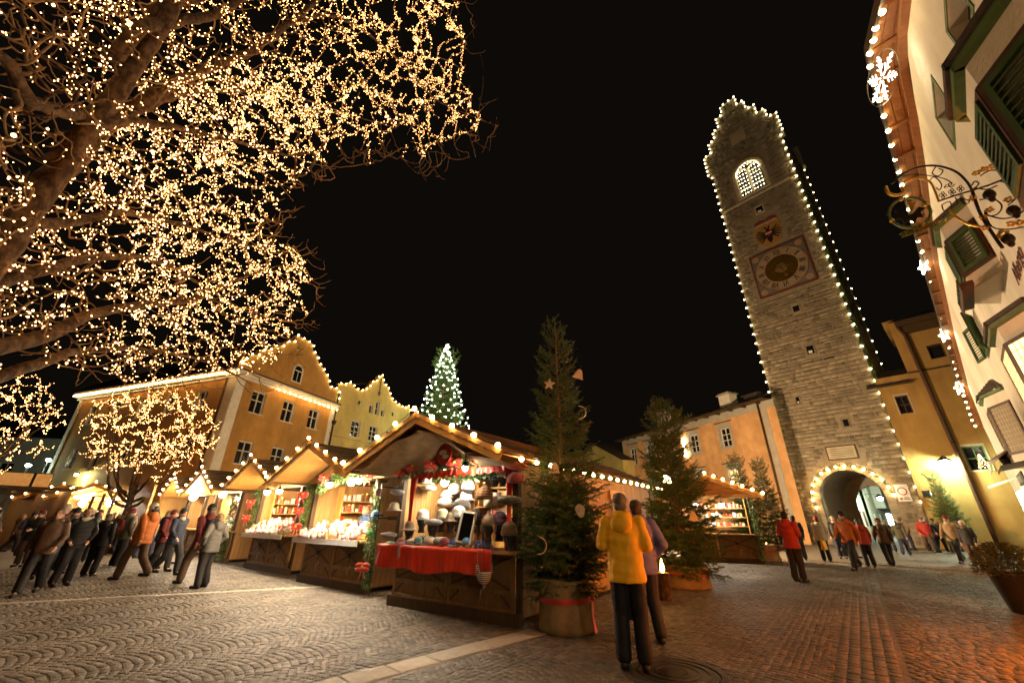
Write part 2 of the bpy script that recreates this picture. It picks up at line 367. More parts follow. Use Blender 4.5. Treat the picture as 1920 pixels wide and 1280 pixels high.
# ================================================================== buildings
def facade(name, parent, T, W, H, ops, m, reveal=.20, x0=0.0, z0=0.0):
    """flat wall x0..W, z0..H with real openings (x,z,w,h)"""
    xs = sorted({x0, W, *[o[0] for o in ops], *[o[0]+o[2] for o in ops]}); zs = sorted({z0, H, *[o[1] for o in ops], *[o[1]+o[3] for o in ops]})
    b = MB(T)
    for i in range(len(xs)-1):
        for j in range(len(zs)-1):
            cx = (xs[i]+xs[i+1])/2; cz = (zs[j]+zs[j+1])/2
            if any(o[0] < cx < o[0]+o[2] and o[1] < cz < o[1]+o[3] for o in ops): continue
            b.quad((xs[i],0,zs[j]),(xs[i+1],0,zs[j]),(xs[i+1],0,zs[j+1]),(xs[i],0,zs[j+1]))
    return ob(name, b, m, parent)
def window(parent, T, x, z, w, h, nx=2, nz=2, frame=MT['trim'], rev=MT['trim'], pane=None, depth=.20, bar=.055, sill=True, surround=0.0, smat=None, split=None, label=None):
    """window = frame; its panes, reveal and sill hang below it"""
    pane = pane or MT['glass']; y = depth; b = MB(T); f = .075
    b.box(x,x+w,y-.05,y+.03,z,z+f); b.box(x,x+w,y-.05,y+.03,z+h-f,z+h); b.box(x,x+f,y-.05,y+.03,z+f,z+h-f); b.box(x+w-f,x+w,y-.05,y+.03,z+f,z+h-f)
    iw = (w-2*f); ih = (h-2*f)
    xs = [x+f+iw*i/nx for i in range(nx+1)]; zs = [z+f+ih*k/nz for k in range(nz+1)]
    if split: zs = [z+f] + [z+f+ih*s_ for s_ in split] + [z+h-f]; nz = len(zs)-1
    for i in range(1,nx): b.box(xs[i]-bar/2,xs[i]+bar/2,y-.055,y+.02,z+f,z+h-f)
    for k in range(1,nz):
        for i in range(nx): b.box(xs[i]+(bar/2 if i else 0),xs[i+1]-(bar/2 if i < nx-1 else 0),y-.045,y+.02,zs[k]-bar/2,zs[k]+bar/2)
    wo = ob('window', b, frame, parent)
    if label: wo['label'] = label
    for i in range(nx):
        for k in range(nz): ob('pane', MB(T).box(xs[i],xs[i+1],y+.022,y+.028,zs[k],zs[k+1]), pane, wo)
    r = MB(T); r.quad((x,0,z),(x,y+.04,z),(x,y+.04,z+h),(x,0,z+h)); r.quad((x+w,0,z+h),(x+w,y+.04,z+h),(x+w,y+.04,z),(x+w,0,z))
    r.quad((x,0,z+h),(x,y+.04,z+h),(x+w,y+.04,z+h),(x+w,0,z+h)); r.quad((x,0,z),(x+w,0,z),(x+w,y+.04,z),(x,y+.04,z))
    ob('reveal', r, rev, wo)
    ob('backing', MB(T).box(x-.05,x+w+.05,y+.10,y+.12,z-.05,z+h+.05), MT['dark'], wo)
    if sill: ob('sill', MB(T).box(x-.05,x+w+.05,-.07,y-.06,z-.05,z+.004), smat or MT['trim'], wo)
    if surround:
        s = surround; q = MB(T); q.box(x-s,x,-.025,.01,z-s,z+h+s*2); q.box(x+w,x+w+s,-.025,.01,z-s,z+h+s*2); q.box(x,x+w,-.025,.01,z+h,z+h+s*2); q.box(x,x+w,-.025,.01,z-s,z-.052)
        ob('surround', q, smat or MT['grey'], wo)
    return wo
def pipe(parent, pts, r=.06, m=None, name='downpipe'):
    o = ob(name, MB().tube(pts, r, 8), m or MT['woodd'], parent, smooth=True)
    return o
def chain(name, label, pts, r, em, group=None, sag=.06, cord=.012, cat='light chain', n=8, mm=6, bulbname='bulb', socket=False, wire=True):
    """a string of bulbs: the cable is the thing, each bulb a part of it"""
    c = MB(); pts = [Vector(p) for p in pts]
    path = []
    for a, b in zip(pts, pts[1:]):
        path.append(a)
        if (b-a).length < 2.5 and sag: path.append((a+b)/2 + Vector((0,0,-sag*(b-a).length)))
    path.append(pts[-1]); c.tube(path, cord, 4)
    o = ob(name, c, MT['black']); tag(o, label, cat, group)
    key = ('bulb', round(r,3), n)
    me = _cache.get(key)
    if me is None: me = MB().ball((0,0,0), r, n, mm).mesh('bulb', True); _cache[key] = me
    for p in pts:
        link(bulbname, me, em, o, loc=p - Vector((0,0,r*.6)))
    return o
_cache = {}
def along(poly, step, off=0.0):
    out = []; carry = off
    for a, b in zip(poly, poly[1:]):
        a = Vector(a); b = Vector(b); L = (b-a).length; t = carry
        while t <= L: out.append(a.lerp(b, t/L)); t += step
        carry = t-L
    return out

# ---------------------------------------------------------------- orange town house (left)
OP = (-18.755, 25.927); OF = frame(0,0,18.3); OL = frame(0,0,110.5)
def orange_house():
    t = thing('orange_house', 'tall orange rendered corner house with stepped gable and white windows behind the stalls', 'house', (OP[0],OP[1],0))
    wins = [(x, z, 1.12, h) for x in (1.44,4.15,6.78) for z, h in ((8.22,1.58),(4.76,1.52),(1.3,1.5))]
    facade('front_wall', t, OF, 9.45, 10.75, wins, MT['orange'])
    for i,(x,z,w,h) in enumerate(wins): window(t, OF, x,z,w,h, 2,2, split=(.6,))
    lw = [(x, z, 1.05, 1.5) for x in (-16.15,-13.15,-9.9,-6.7,-3.55) for z in (8.13,4.78)]
    facade('side_wall', t, OL, 0.0, 10.75, lw, MT['orange'], x0=-18.1)
    for x,z,w,h in lw: window(t, OL, x,z,w,h,2,2, split=(.6,))
    for T,x0,x1 in ((OF,.0,.62),(OF,9.0,9.45),(OL,-.75,0.0),(OL,-18.1,-17.7)):
        ob('corner_pilaster', MB(T).box(x0+(.0 if x0 else -.03),x1,-.05,.0,0,10.3), MT['trim'], t)
    for T,x0,x1 in ((OF,-.15,9.6),(OL,-18.4,.10)):
        c = MB(T); c.box(x0,x1,-.12,.05,10.28,10.45); c.box(x0-.02,x1+.02,-.30,.05,10.45,10.62); c.box(x0-.04,x1+.04,-.42,.05,10.62,10.75); ob('cornice', c, MT['trim'], t)
        ob('gutter', MB(T).box(x0-.06,x1+.06,-.50,-.30,10.752,10.84), MT['tile'], t)
    # stepped, curved gable
    L = [(-.2,10.75),(-.1,11.7),(.35,11.75),(.5,12.2),(1.0,12.25),(1.1,12.75),(1.75,13.0),(2.15,13.55),(2.75,13.75),(3.2,14.4),(3.7,14.55),(3.85,15.15)]
    Rr = [(9.6,10.75),(9.75,11.85),(9.35,12.3),(8.75,12.15),(8.3,12.25),(8.05,12.95),(7.55,13.15),(7.2,13.5),(6.6,13.75),(6.25,14.35),(5.75,14.5),(5.55,15.1)]
    ob('gable', MB(OF).prism(list(Rr) + L[::-1], 0.0, .45), MT['orange'], t)
    ob('roof', MB(OF).add([(-.2,.4,10.8),(9.6,.4,10.8),(4.7,.4,14.6),(4.7,17.5,14.6),(-.2,17.5,10.8),(9.6,17.5,10.8)], [(0,2,3,4),(1,5,3,2)]), MT['tile'], t)
    sideroof = MB(OL).add([(-18.4,-.3,10.84),(0,-.3,10.84),(0,5,13.9),(-18.4,5,13.9)],[(0,1,2,3)]); ob('roof', sideroof, MT['tile'], t)
    ch = ob('chimney', MB(OL).box(-17.2,-16.1,2.0,3.0,11.5,13.7).box(-17.3,-16.0,1.9,3.1,13.7,13.9), MT['grey'], t)
    # arched attic window
    arc = [(4.22,11.35),(5.22,11.35)] + [(4.72+.5*cos(a),12.35+.55*sin(a)) for a in np.linspace(0,pi,9)]
    fr = ob('window', MB(OF).prism(arc,-.06,.02), MT['trim'], t)
    inn = [(4.34,11.45),(5.08,11.45)] + [(4.71+.37*cos(a),12.33+.42*sin(a)) for a in np.linspace(0,pi,9)]
    ob('pane', MB(OF).prism(inn,-.075,-.05), MT['glass'], fr); ob('glazing_bar', MB(OF).box(4.35,5.07,-.095,-.076,12.28,12.35), MT['trim'], fr)
    ob('glazing_bar', MB(OF).box(4.69,4.73,-.09,-.0765,11.45,12.28), MT['trim'], fr)
    back = MB(OF); back.quad((9.45,0,0),(9.45,14,0),(9.45,14,10.75),(9.45,0,10.75)); ob('party_wall', back, MT['orange'], t)
    dp = [OF @ Vector((9.5,-.12,10.5)), OF @ Vector((9.55,-.14,3))]; pipe(t, dp, .07, MT['grey']); pipe(t, [OL @ Vector((-.82,-.12,10.3)), OL @ Vector((-.82,-.12,1))], .06)
    w = Matrix.Translation((OP[0],OP[1],0))
    P = [w @ OF @ Vector((v.x,-.12,v.y)) for v in along([Vector((a,b,0)) for a,b in L], .62)]
    P += [w @ OF @ Vector((v.x,-.12,v.y)) for v in along([Vector((a,b,0)) for a,b in [(3.85,15.18)]+Rr[::-1]], .62)]
    chain('festoon_lights', 'yellowish festoon bulbs following the stepped gable of the orange house', P, .055, EM['tower'], 'festoon lights on the house gables', 0, .015, n=6, mm=4)
    chain('festoon_lights', 'warm bulbs hung under the white cornice over the orange house front', [w @ OF @ Vector((x,-.40,10.30)) for x in np.arange(3.1,9.5,.52)], .055, EM['bulb'], 'festoon lights on the house eaves', 0, .012, n=6, mm=4)
    chain('festoon_lights', 'dense row of warm bulbs along the long side eave of the orange house', [w @ OL @ Vector((x,-.48,10.56)) for x in np.arange(-18.2,.3,.32)], .045, EM['bulb'], 'festoon lights on the house eaves', 0, .012, n=6, mm=4)
    # lantern on the long side
    q = w @ OL @ Vector((-12.85,-.55,4.2)); wall_lantern('white glowing street lantern on the long side of the orange house', q, OL @ Vector((0,.55,0)), s=.6)
def wall_lantern(label, q, inward, em=None, s=1.0):
    t = thing('wall_lantern', label, 'lantern', q)
    ob('bracket', MB().tube([inward*1.0+Vector((0,0,.45)), inward*.5+Vector((0,0,.55)), Vector((0,0,.48)), Vector((0,0,.30))], .02, 6), MT['black'], t, smooth=True)
    ob('hood', MB().lathe([(.05*s,.34*s),(.12*s,.28*s),(.30*s,.15*s),(.31*s,.12*s),(.02,.13*s)],n=14), MT['black'], t, smooth=True)
    ob('globe', MB().ball((0,0,.02), (.17*s,.17*s,.13*s), 12, 8), em or EM['cool'], t, smooth=True)
    return t
orange_house()

# ---------------------------------------------------------------- yellow gabled house
YP = (-15.81, 34.83); YF = frame(0,0,24.0)
def yellow_house():
    t = thing('yellow_house', 'pale yellow house with curved gable and three slit windows beside the orange house', 'house', (YP[0],YP[1],0))
    wins = [(2.36,8.43,1.12,1.48),(4.76,8.43,1.1,1.48),(7.2,8.43,1.1,1.48),(4.28,11.05,.5,.85),(5.13,11.05,.52,1.38),(6.0,11.08,.5,.75)] + [(x,4.6,1.1,1.5) for x in (2.36,4.76,7.2)]
    facade('front_wall', t, YF, 10.6, 12.75, wins, MT['yellow'])
    for i,(x,z,w,h) in enumerate(wins): window(t, YF, x,z,w,h, 2 if w > .9 else 1, 3 if w > .9 else (2 if h > 1.2 else 1), sill=w > .9)
    top = [(10.6,12.75),(10.55,12.9),(10.1,13.15),(9.7,12.85),(9.0,12.8),(8.2,12.95),(7.4,13.2),(6.9,13.75),(6.5,14.3),(6.0,14.45),(5.75,14.55),(5.6,15.1),(5.3,15.25),(4.95,15.1),(4.8,14.5),(4.2,14.3),(3.9,13.7),(3.4,13.2),(2.8,12.85),(2.0,12.9),(1.7,13.2),(1.2,13.25),(.9,12.95),(0,12.75)]
    ob('gable', MB(YF).prism(top, 0.0, .4), MT['yellow'], t)
    ob('cornice', MB(YF).box(0,10.6,-.12,.0,8.15,8.34), MT['yellow'], t); ob('string_moulding', MB(YF).box(1.6,4.2,-.08,0,7.55,7.67), MT['yellow'], t); ob('string_moulding', MB(YF).box(4.7,6.6,-.08,0,7.5,7.62), MT['yellow'], t)
    for x in (2.85,7.75):
        o = ob('oculus', MB(YF @ Matrix.Translation((x,0,11.65)) @ Matrix.Rotation(pi/2,4,'X')).lathe([(.32,-.02),(.32,.05),(.20,.05),(.19,-.02)],n=16), MT['yellow'], t)
        ob('pane', MB(YF @ Matrix.Translation((x,0,11.65)) @ Matrix.Rotation(pi/2,4,'X')).lathe([(.185,.0),(.185,.03),(.01,.035)],n=16), MT['glass'], o)
    ob('finial', MB(YF).tube([(5.3,-.06,13.2),(5.3,-.06,14.9)],.035,5).ball((5.3,-.06,13.3),(.2,.05,.12),8,5).ball((5.3,-.06,13.1),(.1,.05,.12),8,5), MT['iron'], t)
    ob('roof', MB(YF).add([(0,.3,12.7),(10.6,.3,12.7),(5.3,.3,14.4),(5.3,14,14.4),(0,14,12.7),(10.6,14,12.7)], [(0,2,3,4),(1,5,3,2)]), MT['tile'], t)
    ob('side_wall', MB(YF).quad((10.6,0,0),(10.6,12,0),(10.6,12,12.7),(10.6,0,12.7)), MT['yellow'], t)
    dp = YF @ Vector((.15,-.14,0)); pipe(t, [(dp.x,dp.y,11.9),(dp.x,dp.y,9.35),(dp.x,dp.y,3)], .075, MT['iron']); ob('rain_hopper', MB(YF).add([(.0,-.32,9.35),(.34,-.32,9.35),(.34,-.02,9.35),(.0,-.02,9.35),(.09,-.22,9.0),(.25,-.22,9.0),(.25,-.06,9.0),(.09,-.06,9.0)],[(0,1,5,4),(1,2,6,5),(2,3,7,6),(3,0,4,7),(4,5,6,7)]), MT['iron'], t)
    w = Matrix.Translation((YP[0],YP[1],0))
    chain('festoon_lights', 'warm bulbs tracing the curved gable of the pale yellow house', [w @ YF @ Vector((v.x,-.1,v.y+.05)) for v in along([Vector((a,b,0)) for a,b in top], .60)], .045, EM['bulb'], 'festoon lights on the house gables', 0, .014, n=6, mm=4)
yellow_house()

# ---------------------------------------------------------------- peach house (centre right)
PF = frame(0,0,159.7)
def peach_house():
    t = thing('peach_house', 'long peach house with grey window surrounds and chimneys left of the tower', 'house', (21.448,33.764,0))
    X = lambda s: -s
    ups = [(X(18.75),7.75,1.2,2.0),(X(15.6),7.85,1.15,1.85),(X(12.3),7.85,1.15,1.75),(X(8.6),7.85,1.15,1.75),(X(4.62),7.83,1.12,1.72)]
    low = [(x,4.15,1.12,1.7) for x,_,_,_ in ups] + [(x,.9,1.12,1.7) for x,_,_,_ in ups]
    facade('front_wall', t, PF, 1.42, 10.95, ups+low, MT['peach'], x0=-20.1)
    for i,(x,z,w,h) in enumerate(ups+low):
        lit = EM['room'] if i == 9 else None
        window(t, PF, x,z,w,h, 2,3, surround=.22, smat=MT['grey'], rev=MT['grey'], pane=lit, label='window lit from inside' if lit else None)
        ob('drip_rail', MB(PF).box(x-.42,x+w+.42,-.14,0,z+h+.50,z+h+.56), MT['woodd'], t)
    ob('corner_quoin', MB(PF).box(-20.12,-19.75,-.03,0,0,10.4), MT['grey'], t); ob('corner_quoin', MB(PF).box(.12,.62,-.03,0,0,10.4), MT['grey'], t)
    ob('frieze', MB(PF).box(-20.14,1.42,-.05,0,10.32,10.95), MT['grey'], t)
    ob('eave', MB(PF).box(-20.9,1.05,-.75,.1,10.95,11.08), MT['woodd'], t)
    for i in range(15): ob('rafter_end', MB(PF).box(-20.2+i*1.45,-20.02+i*1.45,-.70,0,10.80,10.945), MT['woodd'], t)
    r = MB(PF); r.add([(-20.9,-.8,11.085),(1.05,-.8,11.085),(1.05,4.5,13.0),(-20.9,4.5,13.0)],[(0,1,2,3)]); ob('roof', r, MT['tile'], t)
    for i in range(40): ob('snow_guard', MB(PF).box(-20.7+i*.54,-20.64+i*.54,-.55,-.50,11.17,11.30), MT['black'], t)
    for x,z0,z1 in ((-13.7,11.2,13.2),(-4.5,11.2,12.75)):
        c = ob('chimney', MB(PF).box(x,x+1.25,.6,1.6,z0,z1), MT['white'], t); ob('chimney_cap', MB(PF).box(x-.12,x+1.37,.45,1.75,z1,z1+.10).box(x-.02,x+1.27,.55,1.65,z1+.10,z1+.22), MT['grey'], c)
    ob('roof_vent', MB(PF).box(-1.6,-.2,.4,1.0,11.5,11.95).box(-1.8,0,.3,1.1,11.95,12.03), MT['tile'], t)
    a = PF @ Vector((.0,-.14,0)); pipe(t, [(a.x,a.y,10.9),(a.x,a.y,.2)], .085)
    ob('side_wall', MB(PF).quad((-20.1,0,0),(-20.1,8,0),(-20.1,8,11),(-20.1,0,11)), MT['peach'], t)
    # small bright sign lamp on the wall behind the spruce
    tag(ob('shop_lamp', MB(Matrix.Translation((21.448,33.764,0)) @ PF).box(-9.35,-9.2,-.25,-.12,7.6,9.5), EM['star']), 'narrow white light strip on the peach house behind the middle spruce', 'light')
peach_house()
def gable_house():
    T = frame(0,0,159.7); t = thing('low_yellow_house', 'low yellow house with dark roof just left of the peach house', 'house', (12.2,54.0,0))
    ob('wall', MB(T).prism([(-9,0),(4,0),(4,8.4),(-2.2,11.0),(-9,8.4)],0,6), MT['yellow'], t)
    r = MB(T); r.add([(-9.6,-.6,8.25),(-2.2,-.6,11.3),(-2.2,6,11.3),(-9.6,6,8.25),(4.6,-.6,8.2),(4.6,6,8.2)],[(0,1,2,3),(1,4,5,2)]); ob('roof', r, MT['tile'], t)
    ob('dormer', MB(T).prism([(-7.4,9.0),(-5.6,9.0),(-5.6,10.2),(-6.5,10.9),(-7.4,10.2)],-.2,3), MT['yellow'], t); window(t, T @ Matrix.Translation((0,-.22,0)), -6.8,9.3,.6,.8,1,1)
gable_house()

# ---------------------------------------------------------------- tower
TP = (27.67, 28.89); TF = Matrix.Translation((TP[0],TP[1],0)) @ Matrix.Rotation(radians(90-140.5),4,'Z') @ Matrix.Translation((-7.1,0,0)); TW = 7.1; TD = 7.0
STEP_L = [(0,38.2),(-.38,38.2),(-.38,41.3),(.48,41.35),(.48,42.85),(1.25,42.95),(1.25,44.15),(1.97,44.2),(1.97,45.7),(2.72,45.8),(2.72,47.05)]
STEP_R = [(7.1,38.2),(7.42,38.2),(7.42,41.2),(6.62,41.3),(6.62,42.7),(5.85,42.8),(5.85,44.15),(5.07,44.25),(5.07,45.7),(4.36,45.8),(4.36,47.05)]
ACX, AR, ASP = 3.46, 1.95, 3.15       # gate arch: centre, radius, springing height
def tower():
    t = thing('clock_tower', 'tall rough stone clock tower with stepped gable, painted clock and arched gateway', 'tower', T=TF)
    # openings in the front
    sm = [(3.1,30.35,.62,.75,1),(3.55,18.7,.48,.62,0),(3.6,14.6,.5,.75,1),(1.78,10.6,.26,.62,1),(4.42,8.3,.34,.55,0)]
    core = MB(); mort = MT['mortar']
    core.box(.04,TW-.04,.35,TD-.02,6.2,38.2); core.box(.04,ACX-AR-.02,.35,TD-.02,0,6.2); core.box(ACX+AR+.02,TW-.04,.35,TD-.02,0,6.2)
    ob('core_wall', core, mort, t)
    # mortar face with arch hole
    arcp = [(ACX+AR*cos(a), ASP+AR*1.02*sin(a)) for a in np.linspace(0,pi,21)]
    f = MB(); f.prism([(.0,0),(ACX-AR,0),(ACX-AR,ASP)] + arcp[::-1][1:11] + [(ACX,6.6),(0,6.6)], 0,.36); f.prism([(ACX,6.6)] + arcp[::-1][10:-1] + [(ACX+AR,ASP),(ACX+AR,0),(TW,0),(TW,6.6)], 0,.36)
    f.box(0,TW,0,.345,6.6,38.2); f.box(TW-.02,TW,.36,TD,0,38.2)
    ob('mortar_bed', f, mort, t)
    v = MB()
    ap = [(ACX-AR,0)] + [(ACX-AR,ASP)] + arcp[::-1][1:-1] + [(ACX+AR,ASP),(ACX+AR,0)]
    for a,b in zip(ap,ap[1:]): v.quad((a[0],.2,a[1]),(a[0],TD+.1,a[1]),(b[0],TD+.1,b[1]),(b[0],.2,b[1]))
    ob('gate_vault', v, MT['grey'], t)
    # rear gate opening is narrower: back wall of the passage
    r2 = 1.45; arc2 = [(ACX+.25+r2*cos(a), ASP-.25+r2*sin(a)) for a in np.linspace(0,pi,17)]
    bw = MB(); bw.prism([(ACX-AR-.1,0),(ACX+.25-r2,0)] + arc2[::-1][0:9] + [(ACX+.25,5.6),(ACX-AR-.1,5.6)], TD-.6,TD-.2); bw.prism([(ACX+.25,5.6)] + arc2[::-1][8:] + [(ACX+.25+r2,0),(ACX+AR+.1,0),(ACX+AR+.1,5.6)], TD-.6,TD-.2)
    ob('rear_gate_wall', bw, MT['grey'], t)
    # stones: rows of uneven blocks
    V = []; Q = []; area = []; cz = []
    def stone(x0,x1,z0,z1,proud,y=0.0):
        b = .02; j = lambda: NR.uniform(-.018,.018); o = []
        for (ins,yy) in ((0,.0),(b,-proud)):
            for (x,z) in ((x0+ins,z0+ins),(x1-ins,z0+ins),(x1-ins,z1-ins),(x0+ins,z1-ins)): o.append((x+j(), y+yy+(NR.uniform(-.012,.012) if ins else 0), z+j()))
        V.append(o); area.append((x1-x0)*(z1-z0)); cz.append((z0+z1)/2)
    blocked = [(x-.12,x+w+.12,z-.12,z+h+.12) for x,z,w,h,_ in sm] + [(1.2,6.1,21.0,25.9),(2.35,4.95,26.0,29.9),(1.75,5.15,32.8,37.8),(2.75,4.75,5.85,6.95)]
    z = 0.15
    while z < 38.0:
        h = RNG.uniform(.20,.40) if z < 21 else RNG.uniform(.16,.30); x = .0
        while x < TW-.05:
            l = min(RNG.uniform(.26,.62)*(1 if RNG.random() < .7 else 1.6), TW-x)
            if TW-x-l < .2: l = TW-x
            x0,x1,z0,z1 = x+.014,x+l-.014,z+.012,z+h-.012; x += l
            hit = any(x1 > b[0] and x0 < b[1] and z1 > b[2] and z0 < b[3] for b in blocked)
            mx, mz = (x0+x1)/2, (z0+z1)/2; dx = min(abs(x0-ACX),abs(x1-ACX)) if (x0-ACX)*(x1-ACX) > 0 else 0
            rr = AR+.62
            if z0 < ASP: hit |= dx < rr-.25
            else: hit |= hypot(dx, z0-ASP) < rr
            if not hit: stone(x0,x1,z0,z1,RNG.uniform(.012,.045))
        z += h
    z = 38.25
    def gw(z):
        k = [(38.2,41.25,-.36,7.4),(41.3,42.75,.5,6.6),(42.85,44.1,1.27,5.83),(44.2,45.65,1.99,5.05),(45.75,46.95,2.74,4.34)]
        for a,b,l,r in k:
            if a <= z < b: return l,r
        return None
    while z < 46.7:
        h = RNG.uniform(.2,.33); g = gw(z)
        if g and gw(z+h):
            l0,r0 = gw(z+h); l0 = max(l0,g[0]); r0 = min(r0,g[1]); x = l0
            while x < r0-.05:
                l = min(RNG.uniform(.3,.9), r0-x); l = r0-x if r0-x-l < .2 else l
                if not (x+l > 2.7 and x < 4.3 and z+h > 40.4 and z < 42.1): stone(x+.012,x+l-.012,z+.012,z+h-.012,RNG.uniform(.02,.06))
                x += l
        z += h
    V = np.array(V); n = len(V); fq = np.array([(0,1,5,4),(1,2,6,5),(2,3,7,6),(3,0,4,7),(4,5,6,7)])
    sz = np.array(area) / (41**2 + np.array(cz)**2)**1.5; big = np.argsort(-sz)[:300]; mk = np.ones(n,bool); mk[big] = False
    link('stonework', npmesh('stonework', V[mk].reshape(-1,3), (fq[None]+8*np.arange(mk.sum())[:,None,None]).reshape(-1,4)), MT['stone'], t, kind='stuff')
    for i in big:
        c = V[i].mean(0); link('stone', npmesh('stone', V[i]-c, fq), MT['stone'], t, loc=c)
    # right flank: courses too
    SV = []; z = 10.0
    while z < 38:
        h = RNG.uniform(.2,.36); y = .05
        while y < TD-.1:
            l = min(RNG.uniform(.4,1.1), TD-y); j = lambda: NR.uniform(-.015,.015)
            SV.append([(TW+(.045 if k > 3 else 0)+j(), yy+j(), zz+j()) for k,(yy,zz) in enumerate([(y+.015,z+.012),(y+l-.015,z+.012),(y+l-.015,z+h-.012),(y+.015,z+h-.012),(y+.04,z+.035),(y+l-.04,z+.035),(y+l-.04,z+h-.035),(y+.04,z+h-.035)])]); y += l
        z += h
    SV = np.array(SV); link('flank_stonework', npmesh('flank_stonework', SV.reshape(-1,3), (fq[None]+8*np.arange(len(SV))[:,None,None]).reshape(-1,4)), MT['stone'], t, kind='stuff')
    gp = STEP_R + STEP_L[::-1]
    ob('gable', MB().prism(gp, 0.0, .6), mort, t); ob('rear_gable', MB().prism(gp, TD-.6, TD), mort, t)
    ob('roof', MB().add([(.1,.6,38.2),(7.0,.6,38.2),(3.55,.6,45),(3.55,TD-.6,45),(.1,TD-.6,38.2),(7.0,TD-.6,38.2)],[(0,2,3,4),(1,5,3,2)]), MT['tile'], t)
    ob('string_course', MB().box(-.06,TW+.06,-.14,.0,32.45,32.66), MT['dressed'], t)
    # voussoirs of the gate
    for i in range(13):
        a0 = pi*i/13+.012; a1 = pi*(i+1)/13-.012; R1 = AR+ (.62 if i % 2 == 0 else .5)
        p = [(ACX+AR*cos(a0),ASP+AR*1.02*sin(a0)),(ACX+R1*cos(a0),ASP+R1*sin(a0)),(ACX+R1*cos(a1),ASP+R1*sin(a1)),(ACX+AR*cos(a1),ASP+AR*1.02*sin(a1))]
        ob('voussoir', MB().prism(p[::1],-.07-.02*(i % 2 == 0),.3), MT['dressed' if i % 2 == 0 else 'stone'], t)
    for sx in (ACX-AR-.5, ACX+AR):
        for k in range(7): ob('jamb_stone', MB().box(sx+(.0 if k % 2 else -.0),sx+.5,-.06,.3,k*.45+.01,k*.45+.44), MT['stone'], t)
    # small windows
    for x,z,w,h,lit in sm:
        wo = ob('window', MB().box(x-.12,x,-.09,.1,z-.10,z+h+.12).box(x+w,x+w+.12,-.09,.1,z-.10,z+h+.12).box(x,x+w,-.09,.1,z+h,z+h+.12).box(x,x+w,-.09,.1,z-.10,z), MT['dressed' if z > 20 else 'stone'], t)
        ob('pane', MB().box(x,x+w,-.012,-.004,z,z+h), MT['glass'], wo)
        if lit: ob('pane', MB().box(x+w*.15,x+w*.7,-.02,-.013,z+h*.12,z+h*.42), MT['sign'], wo)
    # belfry window: pointed arch with tracery and bulbs inside
    cx, r, zs, z0 = 3.45, 1.24, 35.9, 33.0
    out = [(cx-r-.34,z0-.1),(cx+r+.34,z0-.1)] + [(cx+(r+.34)*cos(a),zs+(r+.42)*sin(a)) for a in np.linspace(0,pi,15)]
    inn = [(cx-r,z0+.05),(cx+r,z0+.05)] + [(cx+r*cos(a),zs+(r+.06)*sin(a)) for a in np.linspace(0,pi,15)]
    fr = MB()
    for a,b,c,d in zip(out,out[1:]+out[:1],inn[1:]+inn[:1],inn): fr.add([(a[0],-.16,a[1]),(b[0],-.16,b[1]),(c[0],-.16,c[1]),(d[0],-.16,d[1]),(a[0],0,a[1]),(b[0],0,b[1]),(c[0],.02,c[1]),(d[0],.02,d[1])],[(0,1,2,3),(1,0,4,5),(3,2,6,7)])
    bw = ob('belfry_window', fr, MT['dressed'], t); ob('pane', MB().prism(inn,-.012,.0), MT['glass'], bw)
    tr = MB(); tr.box(cx-.06,cx+.06,-.13,-.015,z0+.05,zs+.45)
    for sx in (-1,1): tr.tube([(cx+sx*(r/2+ (r/2-.02)*cos(a)), -.07, zs-.2+(.95)*sin(a)) for a in np.linspace(0,pi,9)], .06, 5)
    tr.box(cx-r,cx+r,-.10,-.02,z0+.95,z0+1.02); ob('tracery', tr, MT['dressed'], bw)
    pts = []
    for sx in (-1,1):
        for i in range(4):
            x = cx+sx*(.2+i*.28)
            for k in range(8):
                zz = z0+.3+k*.5
                if (zz < zs or hypot(x-cx,(zz-zs)) < r-.12) and zz < zs+.95: pts.append(TF @ Vector((x,-.2,zz)))
    for a in np.linspace(0,pi,13): pts.append(TF @ Vector((cx+(r-.1)*cos(a),-.2,zs+(r-.05)*sin(a))))
    chain('light_curtain', 'curtain of pale bulbs filling the arched belfry window of the tower', pts, .034, EM['tower'], None, 0, .004, n=6, mm=4)
    # slab in the gable, plaque over the gate, no-entry plate
    ob('gable_slab', MB().box(2.75,4.25,-.07,.0,40.45,42.05), MT['dressed'], t)
    pq = ob('plaque', MB().box(2.85,4.62,-.10,.0,5.98,6.86), MT['dressed'], t); ob('plaque_frame', MB().box(2.78,4.69,-.13,-.0,6.86,6.94).box(2.78,4.69,-.13,0,5.90,5.98).box(2.78,2.85,-.13,0,5.98,6.86).box(4.62,4.69,-.13,0,5.98,6.86), MT['woodd'], pq)
    for k in range(5): ob('inscription_line', MB().box(3.0,4.47,-.106,-.1,6.12+k*.14,6.15+k*.14), MT['woodd'], pq)
    clock(t)
    # light chains on the edges
    w = lambda p: TF @ Vector(p)
    Lp = along([Vector((-.30,-.95,2.7)),Vector((-.22,-.6,9.8)),Vector((-.06,-.12,12.0)),Vector((-.06,-.12,38.0))], .95)
    Lp += along([Vector((a-.02,-.1,b)) for a,b in STEP_L[1:]] + [Vector((2.9,-.1,47.12)),Vector((4.3,-.1,47.12))] + [Vector((a+.02,-.1,b)) for a,b in STEP_R[::-1][:-1]], .62, .3)
    chain('tower_lights', 'pale bulbs running up the left edge and round the stepped gable of the tower', [w(p) for p in Lp], .062, EM['tower'], 'bulb chains outlining the tower', 0, .015, n=6, mm=4)
    chain('tower_lights', 'pale bulbs running down the front right edge of the tower', [w(p) for p in along([Vector((TW+.06,-.12,38.0)),Vector((TW+.06,-.12,2.7))], .95)], .072, EM['tower'], 'bulb chains outlining the tower', 0, .015, n=6, mm=4)
